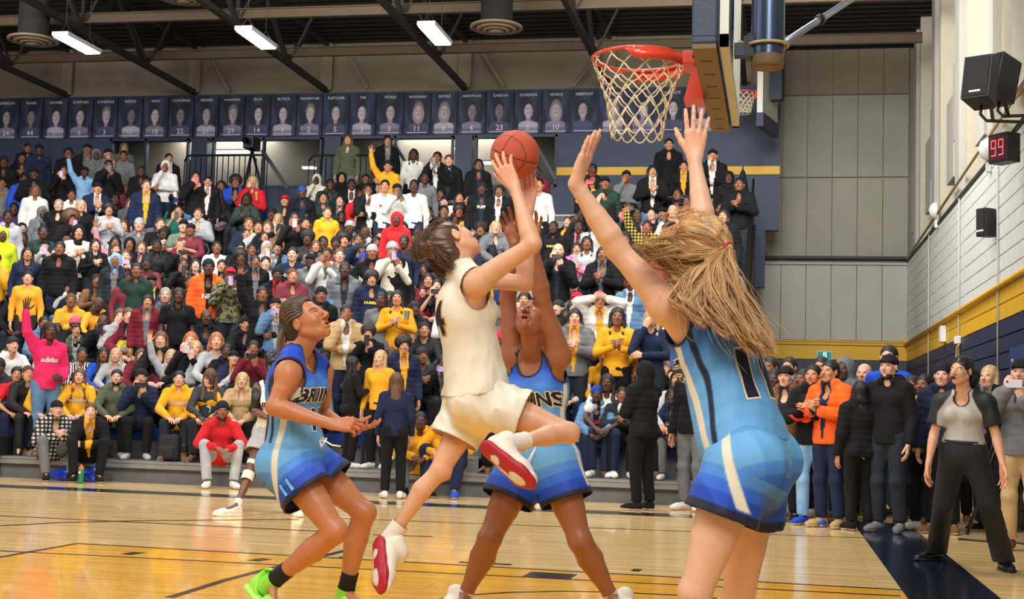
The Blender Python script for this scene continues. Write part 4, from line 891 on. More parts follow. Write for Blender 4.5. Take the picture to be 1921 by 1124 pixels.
NAVYP = mat('navy_print', srgb(20, 24, 52), rough=.5); WHITEP = mat('white_print', srgb(240, 236, 226), rough=.5); GOLDP = mat('gold_print', srgb(214, 160, 60), rough=.5)
BLACKP = mat('black_print', srgb(22, 22, 34), rough=.5); CREAMP = mat('cream_print', srgb(236, 226, 200), rough=.6)
CREAM = np.array(srgb(236, 228, 208)[:3])
def sock(root, kn, an, t0, r0, m, s, name='sock', low=None, r1=None):
    a = lerp(kn, an, t0); mb = MB(); b = an + nrm(an - kn) * .04 * s if low is None else low
    pts = [lerp(a, b, t) for t in np.linspace(0, 1, 10)]; rr = np.linspace(r0, r1 or r0 * 1.02, 10) * s * (1 + .02 * np.sin(np.arange(10) * 2.2))
    mb.tube(pts, list(rr), 24, cap=False); return mb.build(name, m, root, True)
def strands(name, guides, n, rad, m, parent, spread=.02, wave=.01, seed=1, seg=14, freq=9, sides=4, ends=.35, cols=None):
    """many fine tapered locks around guide curves (each guide a list of points)"""
    r = np.random.default_rng(seed); mb = MB(); cc = []
    for i in range(n):
        g = np.array(guides[r.integers(len(guides))], float); k = len(g); o = r.normal(0, 1, 3) * spread; ph = r.uniform(0, 6.28, 3); am = wave * r.uniform(.4, 1.3); ln = r.uniform(.72, 1.05); pts = []
        o2 = r.normal(0, 1, 3) * spread * .9
        for j in range(seg):
            t = j / (seg - 1) * ln; x = t * (k - 1); a = min(int(x), k - 2); f = x - a
            p0 = g[max(a - 1, 0)]; p1 = g[a]; p2 = g[a + 1]; p3 = g[min(a + 2, k - 1)]
            p = .5 * ((2 * p1) + (-p0 + p2) * f + (2 * p0 - 5 * p1 + 4 * p2 - p3) * f * f + (-p0 + 3 * p1 - 3 * p2 + p3) * f ** 3)
            w = min(1, t * 3); p = p + o * (ends + (1 - ends) * w) + o2 * t * t * 1.6 + am * w * np.array([math.sin(freq * t + ph[0]), math.sin(freq * t * 1.1 + ph[1]), math.sin(freq * .9 * t + ph[2])])
            pts.append(p)
        R = rad * r.uniform(.6, 1.5); nb = len(mb.v)
        mb.tube(pts, [R * (1 - .75 * (j / (seg - 1)) ** 2) for j in range(seg)], sides, cap=False)
        b = r.uniform(.62, 1.35); cc += [b] * (len(mb.v) - nb)
    o = mb.build(name, m, parent, True, kind='stuff')
    at = o.data.color_attributes.new('Col', 'FLOAT_COLOR', 'POINT'); c4 = np.ones((len(cc), 4), np.float32)
    base = np.array(cols if cols is not None else (1, 1, 1)); c4[:, :3] = np.array(cc)[:, None] * base; at.data.foreach_set('color', c4.ravel()); return o
HAIRM = mat('hair', attr='Col', rough=.38, spec=.5)
def body(root, J, s, tone, fem=True, wide=1.0, fat=1.0, mouth=0.0, extra=(), hf=.0036, hc=.0065, chub=0.0, lo=1.0, afat=1.0, name='body', bust=1.0, hk=.25, lips=(.86, .5, .5), feet=True):
    P = torso_prims(J, s, fem, wide, bust) + arm_prims(J, 'L', s, afat) + arm_prims(J, 'R', s, afat) + leg_prims(J, 'L', s, fat, lo) + leg_prims(J, 'R', s, fat, lo)
    up, cf, cr, pf, pr = frames(J)
    P.append(Cone(J['nk'] - up * .02 * s + cf * .015 * s, J['hd'] - nrm(J['U']) * .055 * s - nrm(J['F']) * .012 * s, .058 * s * wide, .053 * s * wide, .02 * s))
    P += head_prims(J['hd'], J['F'], J['U'], s * J.get('hs', 1.0), mouth, chub)
    for S in 'LR':
        h = J['hand' + S]; P.append(Cone(J['wr' + S], J['wr' + S] + nrm(h[0]) * .02 * s, .0245 * s, .022 * s, .015 * s, w=nrm(h[1]), sw=.8)); P += hand_prims(J['wr' + S] + nrm(h[0]) * .012 * s, h[0], h[1], S == 'R', s * h[5] if len(h) > 5 else s, *h[2:5])
    if feet:
        for S in 'LR': P += [Cone(J['an' + S], lerp(J['an' + S], J['to' + S], .75), .027 * s, .015 * s, .012 * s)]
    P += list(extra)
    F = Field(P); hsc = J.get('hs', 1.0)
    spots = [(J['hd'], .135 * s), (J['wrL'] + nrm(J['handL'][0]) * .1 * s, .125 * s), (J['wrR'] + nrm(J['handR'][0]) * .1 * s, .125 * s)]
    tone = np.array(tone)
    def colf(v):
        c = np.ones((len(v), 3)); d = np.linalg.norm(v - J['hd'], axis=1) < .17 * s
        c[d] = face_cols(v[d], J['hd'], J['F'], J['U'], s * hsc, lip=lips); c = c * tone
        # redder palms, knees, elbows and knuckles (the skin's own colour)
        red = np.zeros(len(v))
        for k in ('knL', 'knR', 'elL', 'elR'): red = np.maximum(red, .5 * np.exp(-(np.linalg.norm(v - J[k], axis=1) / (.05 * s)) ** 2))
        for S in 'LR':
            w = J['wr' + S] + nrm(J['hand' + S][0]) * .12 * s; red = np.maximum(red, .75 * np.exp(-(np.linalg.norm(v - w, axis=1) / (.09 * s)) ** 2))
        n = .5 + .25 * np.sin(v @ np.array([31, 17, 23])) * np.sin(v @ np.array([-13, 29, 19])) + .25 * np.sin(v @ np.array([71, -57, 43]))
        c = c * (1 - red[:, None] * np.array([.02, .20, .22])) * (1 + (n[:, None] - .5) * np.array([.03, .07, .08]))
        return c
    return two_res(name, F, spots, hf, hc, SKIN('player', None), root, color=colf)
def person_root(J, name='person', **kw):
    b = (J['anL'] + J['anR']) / 2; return empty(name, (0, 0, 0), **kw)
def finish_root(root, J, z=None):
    """put the Empty under the figure, keep the parts where they are"""
    c = (J['hpL'] + J['hpR']) / 2; lo = min(J['anL'][2], J['anR'][2]) - .09 if z is None else z
    root.location = (c[0], c[1], lo); bpy.context.view_layer.update()
    inv = Matrix.Translation(-Vector(root.location))
    for ch in root.children: ch.matrix_parent_inverse = inv
SKYB = np.array(srgb(104, 172, 226)[:3]); ROY = np.array(srgb(22, 78, 206)[:3]); NAVY = np.array(srgb(18, 24, 52)[:3]); CRM = np.array(srgb(232, 224, 200)[:3]); MIDB = np.array(srgb(70, 136, 224)[:3]); TEALB = np.array(srgb(84, 150, 196)[:3])
def blue_jersey(J, s, fade=(.75, 1.15)):
    up, cf, cr, pf, pr = frames(J); pv = (J['hpL'] + J['hpR']) / 2; L = np.linalg.norm(J['nk'] - pv)
    def f(v):
        q = v - pv; t = (q @ up) / L; x = q @ cr; y = q @ cf
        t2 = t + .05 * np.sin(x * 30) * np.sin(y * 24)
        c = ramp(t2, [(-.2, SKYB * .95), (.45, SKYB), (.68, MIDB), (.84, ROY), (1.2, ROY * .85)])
        g = np.sin(t * 60 + 3 * np.sin(x * 18)) * .04; c = c * (1 + g[:, None])
        def mixm(m, col): c[:] = c * (1 - m[:, None]) + np.array(col) * m[:, None]
        wv_ = np.abs(y + .010 - .03 * np.sin((t - .1) * 3)); mixm((1 - sst(.013, .019, wv_)) * (1 - sst(.80, .84, t)), CRM)
        mixm((1 - sst(.008, .014, np.abs(y + .050))) * (1 - sst(.78, .82, t)), NAVY * 1.2)
        # dark binding round the neck and the arm holes
        dn = np.full(len(v), 1.0)
        for k in J['_cuts']: dn = np.minimum(dn, np.abs(k.ev(v.astype(np.float32))))
        mixm(1 - sst(.008, .014, dn), NAVY)
        return c
    return f
def blue_shorts(J, s, tl):
    up, cf, cr, pf, pr = frames(J); pv = (J['hpL'] + J['hpR']) / 2
    def f(v):
        out = np.zeros((len(v), 3)); dR = np.linalg.norm(np.cross(v - J['hpR'], nrm(J['knR'] - J['hpR'])), axis=1); dL = np.linalg.norm(np.cross(v - J['hpL'], nrm(J['knL'] - J['hpL'])), axis=1)
        for S, m in (('R', dR <= dL), ('L', dR > dL)):
            a = J['hp' + S]; d = nrm(J['kn' + S] - a); Lh = np.linalg.norm(J['kn' + S] - a) * tl[S]; q = v[m] - a; t = (q @ d) / Lh
            t = np.where(t < .15, np.maximum(t, -(q @ up) / Lh * .95), t); c = ramp(t, [(-.5, SKYB), (.13, SKYB), (.16, MIDB * .8 + SKYB * .2), (.36, MIDB * .85 + SKYB * .1), (.39, MIDB * .45 + ROY * .55), (.60, MIDB * .25 + ROY * .75), (.63, ROY * .85), (.85, ROY * .75), (.88, NAVY), (1.5, NAVY)])
            side = (v[m] - pv) @ pf; lat = sst(.09, .11, np.abs((v[m] - pv) @ pr)); w_ = (1 - sst(.013, .020, np.abs(side))) * lat * (1 - sst(.80, .84, t)); c = c * (1 - w_[:, None]) + CRM * w_[:, None]
            out[m] = c
        wb = np.abs((v - pv) @ up - .095 * s) < .018 * s; out[wb] = out[wb] * .8
        return out
    return f

def Jp(d):
    J = {}
    for k, v in d.items(): J[k] = PZ(*v)
    return J
import time as _t
_T0 = _t.time()
# ---- the shooter in cream -------------------------------------------------------------
S1 = 1.0
J = Jp(dict(hpR=(902, 752, 6.20), hpL=(892, 742, 6.37), nk=(862, 508, 6.28), shR=(893, 533, 6.12), shL=(876, 520, 6.43), hd=(848, 455, 6.30)))
J['elR'] = PZ(1000, 458, 6.02); J['wrR'] = PZ(966, 352, 6.14); J['elL'] = PZ(985, 533, 6.35); J['wrL'] = PZ(990, 398, 6.42)
J['knR'] = PZ(1066, 812, 6.12); J['anR'] = PZ(964, 832, 5.88); J['knL'] = PZ(826, 882, 6.28); J['anL'] = PZ(737, 1003, 6.27)
J['toR'] = PZ(984, 892, 5.84); J['toL'] = PZ(718, 1080, 6.14)
J['F'] = V(.50, .62, .58); J['U'] = nrm(V(-.74, .05, .66)); J['hs'] = 1.02
BALL = PZ(966, 291, 6.36)
J['handR'] = (nrm(PZ(948, 318, 6.16) - J['wrR']), V(.05, 1, .15), (.2, .34, .28, .28, .34), 1.25, .5, 1.0)
J['handL'] = (V(.05, .15, 1), nrm(BALL - J['wrL']), (.2, .3, .3, .3, .3), 1.2, .9, 1.0)
J['kfR'] = nrm(J['knR'] - lerp(J['hpR'], J['anR'], .5)); J['kfL'] = nrm(V(.8, .5, -.3))
shooter = person_root(J); body(shooter, J, S1, srgb(226, 172, 138)[:3], True, 1.05, .93, 0.25, afat=1.02, lo=.92)
up, cf, cr, pf, pr = frames(J)
fo = folds(up + cr * .6 + cf * .3, .0075, 34, 3)
Fj = torso_cloth(J, S1, True, 1.05, .019, post=fo, hem=.03, k_extra=[Cone((J['hpL'] + J['hpR']) / 2 + up * .26, (J['hpL'] + J['hpR']) / 2 + up * .12, .125, .140, .05, w=cf, sw=.80)], neck=.082, arm=.078)
def creamcol(v):
    n = np.sin(v @ np.array([9, 14, 11])) * .02; return CREAM[None] * (1 + n[:, None])
def piped(cuts, col, base, w=.008):
    def f(v):
        c = base(v); dn = np.full(len(v), 1.0)
        for k in cuts: dn = np.minimum(dn, np.abs(k.ev(v.astype(np.float32))))
        c[dn < w] = col; return c
    return f
jer = add_cloth('jersey', Fj, .0065, CLOTH, shooter, piped([c for c in Fj.cuts if isinstance(c, CutCap)], CREAM * .72, creamcol, .005))
Fs = shorts_cloth(J, S1, 1.0, .014, .60, .50, .022, folds(up + pr * .4, .0085, 30, 9), waist=.125, hip=1.0)
shr = add_cloth('shorts', Fs, .0065, CLOTH, shooter, creamcol)
mb = MB(); pvv = (J['hpL'] + J['hpR']) / 2
ring = [pvv + up * .112 + pr * math.cos(a) * .148 + pf * math.sin(a) * .118 for a in np.linspace(0, 2 * PI, 33)[:-1]]
mb.tube(ring, .013, 8, closed=True); mb.build('waistband', mat('cream_rib', tuple(CREAM * .95) + (1,), rough=.7, bump=.3, bscale=240), shooter, True)
mb = MB()       # black and white zebra trim at the waist
bj = bvh_of(jer)
decal_text('14', .21, NAVYP, bj, lerp(pvv, J['nk'], .64) - cf * .02, cr, up, 'number', shooter, depth=.4, outline=(GOLDP, .007), bold=.006)
# zebra side panel of the shorts
bs = bvh_of(shr)
zeb = mat('zebra_print', rough=.6); nt = zeb.node_tree
wv = nt.nodes.new('ShaderNodeTexWave'); wv.inputs['Scale'].default_value = 34; wv.inputs['Distortion'].default_value = 6; wv.inputs['Detail'].default_value = 1
tc = nt.nodes.new('ShaderNodeTexCoord'); nt.links.new(tc.outputs['Object'], wv.inputs['Vector'])
rp = nt.nodes.new('ShaderNodeValToRGB'); rp.color_ramp.interpolation = 'CONSTANT'; rp.color_ramp.elements[0].color = (.01, .01, .015, 1); rp.color_ramp.elements[1].color = (.8, .78, .74, 1); rp.color_ramp.elements[1].position = .45
nt.links.new(wv.outputs[0], rp.inputs[0]); nt.links.new(rp.outputs[0], nt.nodes['Principled BSDF'].inputs['Base Color'])
mb = MB(); gx, gy = 10, 14; vv = []; ok = {}
for a in range(gx):
    for b in range(gy):
        p = pvv + pf * .0 + up * (.10 - .015 * b) + pf * (.015 + .05 * a / gx + .006 * b); o_ = p + pr * 0 + (pf * .6 + pr * .0) * .0
        hit = bs.ray_cast(Vector(p + pf * .3 + pr * (.04 + .008 * a)), Vector(-pf))
        if hit[0]: ok[(a, b)] = len(vv); vv.append(np.array(hit[0]) + pf * .003)
ff = [(ok[(a, b)], ok[(a + 1, b)], ok[(a + 1, b + 1)], ok[(a, b + 1)]) for a in range(gx - 1) for b in range(gy - 1) if all(k in ok for k in ((a, b), (a + 1, b), (a + 1, b + 1), (a, b + 1)))]
meshobj('zebra_panel', vv, ff, zeb, shooter, True)
eyes(shooter, J['hd'], J['F'], J['U'], 1.02, V(.5, .5, .6))
# hair: brown, pulled up into a loose bun
Hd, Fh, Uh = J['hd'], nrm(J['F']), nrm(J['U']); Uh = nrm(Uh - Fh * np.dot(Fh, Uh)); Rh = np.cross(Fh, Uh)
HQ = lambda x, y, z: Hd + Rh * x + Fh * y + Uh * z
hair_c = np.array(srgb(92, 64, 46)[:3])
Fh_ = Field([Ell(HQ(0, -.030, .034), V(.088, .105, .092), (Rh, Fh, Uh), .02), Ell(HQ(0, -.07, -.03), V(.07, .055, .07), (Rh, Fh, Uh), .03), Ell(HQ(0, -.135, .07), V(.050, .045, .050), (Rh, Fh, Uh), .012),
             Ell(HQ(0, .115, -.02), V(.088, .085, .115), (Rh, Fh, Uh), .015, neg=True), Ell(HQ(.078, .0, -.03), V(.03, .035, .05), None, .01, neg=True), Ell(HQ(-.078, .0, -.03), V(.03, .035, .05), None, .01, neg=True)], 0.0, (), folds(Fh - Uh * .4, .006, 120, 4))
def haircol(c, ax, f=150, hi=.45):
    a = nrm(ax); u = nrm(np.cross(a, (.2, .5, .84))); w = np.cross(a, u)
    def g(v):
        n = np.sin(f * (v @ u) + 3 * np.sin(9 * (v @ a))) + np.sin(f * .83 * (v @ w) + 2.5 * np.sin(11 * (v @ a))) + .6 * np.sin(f * 2.3 * (v @ (u + w)))
        return c[None] * (1 + hi * (n / 2.6))[:, None]
    return g
v, q = polygonize(Fh_, .0045); hair = quadmesh('hair', v, q, HAIRM, shooter, cols=haircol(hair_c, Fh - Uh * .5)(v))
r_ = np.random.default_rng(3); gl = []
for i in range(26):
    a = r_.uniform(-1, 1); b = r_.uniform(-.2, 1); gl.append([HQ(.07 * a, .05, .06 + .05 * b), HQ(.085 * a, -.03, .12 - .03 * abs(a)), HQ(.06 * a, -.11, .085), HQ(.03 * a, -.15, .07), HQ(.05 * a, -.18, .05 + .05 * b)])
for i in range(14):
    a = r_.uniform(-1, 1); gl.append([HQ(.06 * a, -.12, .02), HQ(.07 * a, -.13, -.03), HQ(.06 * a, -.12 - .03 * r_.random(), -.09), HQ(.05 * a, -.12, -.11)])
strands('hair_strands', gl, 520, .0013, HAIRM, shooter, .010, .007, 5, 12, cols=hair_c * 1.2)
gb = [[HQ(.03 * math.cos(t), -.14 + .04 * math.sin(t), .07 + .03 * math.cos(t * 2)) for t in np.linspace(k, k + 4, 6)] for k in np.linspace(0, 6, 12)]
strands('bun_strands', gb, 300, .0014, HAIRM, shooter, .012, .008, 6, 12, cols=hair_c * 1.35)
mb = MB(); mb.tube([HQ(.028 * math.cos(t), -.112 + .012 * math.sin(2 * t), .066 + .028 * math.sin(t)) for t in np.linspace(0, 2 * PI, 21)[:-1]], .007, 8, closed=True); mb.build('hair_tie', LACE, shooter, True)
for (kn, an, nm, lo_, t0) in ((J['knR'], J['anR'], 'sock', None, .78), (J['knL'], J['anL'], 'sock', None, .84)):
    sock(shooter, kn, an, t0, .042, m=mat('white_sock', srgb(238, 226, 214), rough=.85, bump=.25, bscale=200), s=1.0, low=lerp(kn, an, 1.10))
RED = np.array(srgb(176, 26, 44)[:3]); SOLEW = np.array(srgb(228, 222, 208)[:3])
shoe('shoe', shooter, J['anR'] + V(0, 0, 0), PZ(906, 840, 5.82), PZ(992, 912, 5.72), nrm(V(.50, .74, .48)), WHITEU, SOLE, 1.08, True, accent=(RED, SOLEW), laces=LACE)
shoe('shoe', shooter, J['anL'], PZ(706, 1014, 6.22), PZ(710, 1104, 6.04), nrm(V(.60, .80, .08)), WHITEU, SOLE, 1.08, True, accent=(RED, SOLEW), laces=LACE)
finish_root(shooter, J)
shooter['label'] = 'person in cream sleeveless jersey and shorts leaping to the basket, lifting the ball'; shooter['category'] = 'person'; shooter['group'] = 'basketball players'
print('shooter', _t.time() - _T0)
# ---- ball -----------------------------------------------------------------------------
def ball(c, r):
    bn = 72; vs = []; fs = []; cols = []
    Rb = Matrix.Rotation(.35, 3, 'Y') @ Matrix.Rotation(.25, 3, 'X') @ Matrix.Rotation(-.3, 3, 'Z'); Rb = np.array(Rb)
    for i in range(bn + 1):
        t = PI * i / bn
        for j in range(bn * 2):
            p = 2 * PI * j / (bn * 2); d = V(math.sin(t) * math.cos(p), math.sin(t) * math.sin(p), math.cos(t)); vs.append(d)
    vs = np.array(vs); q = vs
    g = np.minimum(np.abs(q[:, 0]), np.abs(q[:, 2])); aa = np.abs(np.linalg.norm(q[:, [1, 2]] - 0, axis=1)); cv = np.abs(np.abs(q[:, 1]) - (.52 + .38 * q[:, 0] ** 2 * 0 + .30 * q[:, 2] ** 2))
    g = np.minimum(np.minimum(np.abs(q[:, 0]), np.abs(q[:, 2])), cv); m = 1 - sst(.010, .022, g)
    rad = r * (1 - .012 * m); col = np.array(srgb(198, 84, 52)[:3])[None] * (1 - m[:, None]) + np.array(srgb(40, 24, 22)[:3])[None] * m[:, None]
    W2 = bn * 2; fs = np.array([(i * W2 + j, i * W2 + (j + 1) % W2, (i + 1) * W2 + (j + 1) % W2, (i + 1) * W2 + j) for i in range(bn) for j in range(W2)])[:, ::-1]
    m_ = mat('ball_leather', attr='Col', rough=.5, bump=.5, bscale=420)
    o = quadmesh('basketball', (vs * rad[:, None]) @ Rb.T, fs, m_, None, cols=col); o.location = c
    o['label'] = 'orange leather basketball with black seams on the fingertips of the leaping player'; o['category'] = 'ball'; return o
ball(BALL, .1165)
# ---- number 11 at the left -------------------------------------------------------------
S2 = .98
J = Jp(dict(hpR=(538, 872, 6.48), hpL=(572, 866, 6.66), nk=(552, 660, 6.60), shR=(541, 700, 6.42), shL=(602, 694, 6.74), hd=(574, 603, 6.58),
            elR=(514, 764, 6.36), wrR=(622, 796, 6.34), elL=(604, 780, 6.80), wrL=(648, 801, 6.62), knR=(630, 998, 6.36), anR=(510, 1092, 6.55), knL=(684, 962, 6.62), anL=(648, 1112, 6.70), toR=(516, 1156, 6.42), toL=(700, 1150, 6.5)))
J['F'] = V(.80, -.22, .50); J['U'] = V(-.54, .0, .84); J['hs'] = 1.07
J['handR'] = (V(1, .05, .02), V(0, .75, -.5), (.6, .75, .8, .85, .9), .8, .5, .95); J['handL'] = (V(.97, -.1, .0), V(.1, -.2, 1), (.3, .3, .3, .35, .4), 1.3, .9, .95)
J['kfR'] = V(.75, -.3, .55); J['kfL'] = V(.9, -.2, .3)
g11 = person_root(J); body(g11, J, S2, srgb(196, 128, 88)[:3], True, 1.04, 1.05, 0.45, afat=1.08, lo=1.08, chub=.003, lips=(.85, .55, .52))
up, cf, cr, pf, pr = frames(J)
Fj = torso_cloth(J, S2, True, 1.04, .015, post=folds(up + cr * .2, .004, 36, 5), hem=-.01, neck=.080, arm=.088)
J['_cuts'] = [c for c in Fj.cuts if isinstance(c, CutCap)]
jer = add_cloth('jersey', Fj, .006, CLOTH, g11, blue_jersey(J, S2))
Fs = shorts_cloth(J, S2, 1.05, .018, .46, .46, .035, folds(up, .006, 30, 11), waist=.11, fat=1.08, hip=1.03)
shr = add_cloth('shorts', Fs, .006, CLOTH, g11, blue_shorts(J, S2, dict(L=.46, R=.46)))
bj = bvh_of(jer); pvv = (J['hpL'] + J['hpR']) / 2
decal_text('BRUINS', .088, NAVYP, bj, lerp(pvv, J['nk'], .60) + cf * .05, -cr, up, 'lettering', g11, outline=(CREAMP, .005), bold=.003)
decal_text('11', .14, NAVYP, bj, lerp(pvv, J['nk'], .38) + cf * .05, -cr, up, 'number', g11, outline=(CREAMP, .005), bold=.005)
bs = bvh_of(shr); hp = J['hpR']; dth = nrm(J['knR'] - hp)
decal_text('11', .085, mat('sky_print', tuple(SKYB) + (1,), rough=.6), bs, lerp(hp, J['knR'], .33) - pf * .01, nrm(np.cross(-dth, pr)) , -dth, 'number', g11, outline=(NAVYP, .004), bold=.004)
eyes(g11, J['hd'], J['F'], J['U'], 1.0 * S2, V(.8, .1, .5))
mb = MB(); a0 = PZ(600, 826, 6.36)
mb.tube([a0, a0 + V(.03, -.02, .0), a0 + V(.07, -.03, -.02), a0 + V(.11, -.02, -.025)], .004, 6); mb.tube([a0 + V(0, 0, .0), a0 + V(.02, -.03, -.03), a0 + V(.04, -.02, .01), a0 + V(.01, -.01, .01)], .004, 6); mb.build('drawstring', LACE, g11, True, kind='stuff')
# cornrow braids, brown to blonde, tied behind
Hd, Fh, Uh = J['hd'], nrm(J['F']), nrm(J['U']); Uh = nrm(Uh - Fh * np.dot(Fh, Uh)); Rh = np.cross(Fh, Uh)
HQ = lambda x, y, z: Hd + (Rh * x + Fh * y + Uh * z) * S2 * 1.08
Fcap = Field([Ell(HQ(0, -.026, .032), V(.080, .100, .089), (Rh, Fh, Uh), .02), Ell(HQ(0, -.075, -.03), V(.062, .045, .06), (Rh, Fh, Uh), .03), Ell(HQ(0, .142, -.040), V(.095, .088, .120), (Rh, Fh, Uh), .010, neg=True),
              Ell(HQ(.082, .008, -.022), V(.022, .024, .034), None, .006, neg=True), Ell(HQ(-.082, .008, -.022), V(.022, .024, .034), None, .006, neg=True)], .002)
v, q = polygonize(Fcap, .006); quadmesh('hair', v, q, HAIRM, g11, cols=np.tile(np.array(srgb(44, 32, 30)[:3]), (len(v), 1)))
mb = MB(); cc = []; r_ = np.random.default_rng(8)
for i in range(21):
    a = -1.75 + 3.5 * i / 20; pts = []
    for t in np.linspace(0, 1, 12):
        th = .42 + t * 2.1; pts.append(HQ(.092 * math.sin(a) * math.sin(min(th, 1.57) * 1.0) * (1 - .55 * max(0, t - .55) / .45), -.022 + .100 * math.cos(th) * (1 - .25 * abs(math.sin(a))), .030 + .098 * math.sin(th) * math.cos(a * .93)))
    nb = len(mb.v); mb.tube(pts, [.0075 + .0016 * (j % 2) for j in range(12)], 7); cc += [.7 + .5 * r_.random()] * (len(mb.v) - nb)
tail0 = HQ(0, -.115, -.01); px_t = [(540, 600), (527, 640), (524, 700), (519, 760), (512, 830), (505, 880)]
for i in range(20):
    o_ = r_.normal(0, .022, 3); pts = [tail0 + o_ * .2] + [PZ(x + r_.normal(0, 2), y, 6.58) + o_ * (k + 1) / 6 for k, (x, y) in enumerate(px_t)]; n_ = r_.integers(5, 8); pts = pts[:n_]
    fine = []
    for k in range(len(pts) - 1):
        for t in (0, .25, .5, .75): fine.append(lerp(pts[k], pts[k + 1], t))
    nb = len(mb.v); mb.tube(fine, [(.0062 + .0014 * (j % 2)) for j in range(len(fine))], 6); cc += [1.0 + 1.6 * r_.random()] * (len(mb.v) - nb)
o = mb.build('braids', HAIRM, g11, True, kind='stuff'); at = o.data.color_attributes.new('Col', 'FLOAT_COLOR', 'POINT'); c4 = np.ones((len(cc), 4), np.float32); c4[:, :3] = np.array(cc)[:, None] * np.array(srgb(88, 66, 52)[:3]); at.data.foreach_set('color', c4.ravel())
bks = mat('black_sock', srgb(26, 24, 26), rough=.85, bump=.25, bscale=200); grs = mat('lime_sock', srgb(150, 230, 70), rough=.8, bump=.25, bscale=200); limes = mat('lime_shoe', srgb(160, 245, 70), rough=.45, bump=.1, bscale=90)
for S in 'RL':
    k, a = J['kn' + S], J['an' + S]; sock(g11, k, a, .74, .043, bks, S2, low=lerp(k, a, .96), r1=.044); sock(g11, k, a, .94, .046, grs, S2, 'ankle_sock', low=lerp(k, a, 1.12))
shoe('shoe', g11, J['anR'] + nrm(J['anR'] - J['knR']) * .06, PZ(464, 1108, 6.62), PZ(520, 1178, 6.40), nrm(V(.75, .1, .66)), limes, mat('lime_sole', srgb(190, 250, 110), rough=.5), S2 * 1.15, True, laces=limes)
shoe('shoe', g11, J['anL'] + nrm(J['anL'] - J['knL']) * .06, PZ(638, 1150, 6.72), PZ(706, 1176, 6.5), nrm(V(0, 0, 1)), limes, mat('lime_sole'), S2, False, laces=limes)
finish_root(g11, J)
g11['label'] = 'person in blue jersey and shorts numbered 11, braided hair, crouching left of the shooter'; g11['category'] = 'person'; g11['group'] = 'basketball players'
print('g11', _t.time() - _T0)
# ---- the defender with both arms up ------------------------------------------------------
S3 = 1.0
J = Jp(dict(hpR=(984, 868, 7.05), hpL=(1040, 868, 6.98), nk=(1004, 664, 7.08), shR=(963, 672, 7.10), shL=(1049, 672, 7.00), hd=(999, 600, 6.98),
            elR=(952, 560, 7.10), wrR=(966, 458, 7.02), elL=(1016, 560, 6.92), wrL=(1000, 462, 6.86), knR=(918, 1012, 6.92), anR=(874, 1114, 7.0), knL=(1088, 1014, 6.86), anL=(1146, 1118, 6.95), toR=(850, 1160, 6.8), toL=(1170, 1160, 6.75)))
J['F'] = V(-.14, -.76, .62); J['U'] = V(.10, .62, .76); J['hs'] = 1.05
J['handR'] = (V(-.25, -.05, 1), V(.1, -1, 0), (.3, .35, .4, .45, .5), 1.3, .8, 1.0); J['handL'] = (V(.0, -.05, 1), V(-.1, -1, 0), (.3, .3, .35, .4, .4), 1.5, .9, 1.0)
J['kfR'] = V(-.1, -1, .1); J['kfL'] = V(.1, -1, .1)
dfn = person_root(J); body(dfn, J, S3, srgb(164, 104, 72)[:3], True, 1.04, 1.14, .9, afat=1.14, lo=1.1, chub=.003, lips=(.85, .5, .5))
up, cf, cr, pf, pr = frames(J)
Fj = torso_cloth(J, S3, True, 1.04, .016, post=folds(up + cr * .2, .004, 36, 6), hem=-.03, neck=.084, arm=.084, vneck=.045)
J['_cuts'] = [c for c in Fj.cuts if isinstance(c, CutCap)]
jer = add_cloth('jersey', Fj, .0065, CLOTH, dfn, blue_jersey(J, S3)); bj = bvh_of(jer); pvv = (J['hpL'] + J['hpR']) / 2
decal_text('BRUINS', .095, NAVYP, bj, lerp(pvv, J['nk'], .56) - cr * .004, -cr, up, 'lettering', dfn, outline=(CREAMP, .005), bold=.003)
decal_text('10', .13, NAVYP, bj, lerp(pvv, J['nk'], .34), -cr, up, 'number', dfn, outline=(CREAMP, .005), bold=.005)
Fs = shorts_cloth(J, S3, 1.07, .02, .50, .50, .028, folds(up, .0055, 28, 12), waist=.11, fat=1.10, hip=1.03)
shr = add_cloth('shorts', Fs, .0065, CLOTH, dfn, blue_shorts(J, S3, dict(L=.50, R=.50)))
eyes(dfn, J['hd'], J['F'], J['U'], S3, V(-.2, -.2, .9))
Hd, Fh, Uh = J['hd'], nrm(J['F']), nrm(J['U']); Uh = nrm(Uh - Fh * np.dot(Fh, Uh)); Rh = np.cross(Fh, Uh)
HQ = lambda x, y, z: Hd + Rh * x + Fh * y + Uh * z
Fcap = Field([Ell(HQ(0, -.028, .034), V(.083, .104, .091), (Rh, Fh, Uh), .02), Ell(HQ(0, -.13, .03), V(.045, .045, .045), (Rh, Fh, Uh), .02), Ell(HQ(0, .13, -.03), V(.095, .09, .12), (Rh, Fh, Uh), .012, neg=True)], 0.0, (), folds(Fh, .003, 150, 2))
v, q = polygonize(Fcap, .006); quadmesh('hair', v, q, HAIRM, dfn, cols=haircol(np.array(srgb(34, 26, 26)[:3]), Fh)(v))
for S in 'RL':
    k, a = J['kn' + S], J['an' + S]; sock(dfn, k, a, .93, .041, mat('white_sock'), S3, low=lerp(k, a, 1.2))
shoe('shoe', dfn, lerp(J['knR'], J['anR'], 1.2), lerp(J['knR'], J['anR'], 1.35) + V(0, .05, 0), lerp(J['knR'], J['anR'], 1.4) + V(-.08, -.22, 0), V(0, 0, 1), WHITEU, WHITEU, S3, laces=LACE)
shoe('shoe', dfn, lerp(J['knL'], J['anL'], 1.2), lerp(J['knL'], J['anL'], 1.35) + V(0, .05, 0), lerp(J['knL'], J['anL'], 1.4) + V(.08, -.22, 0), V(0, 0, 1), WHITEU, WHITEU, S3, laces=LACE)
mb = MB(); a0 = PZ(1006, 838, 6.82)
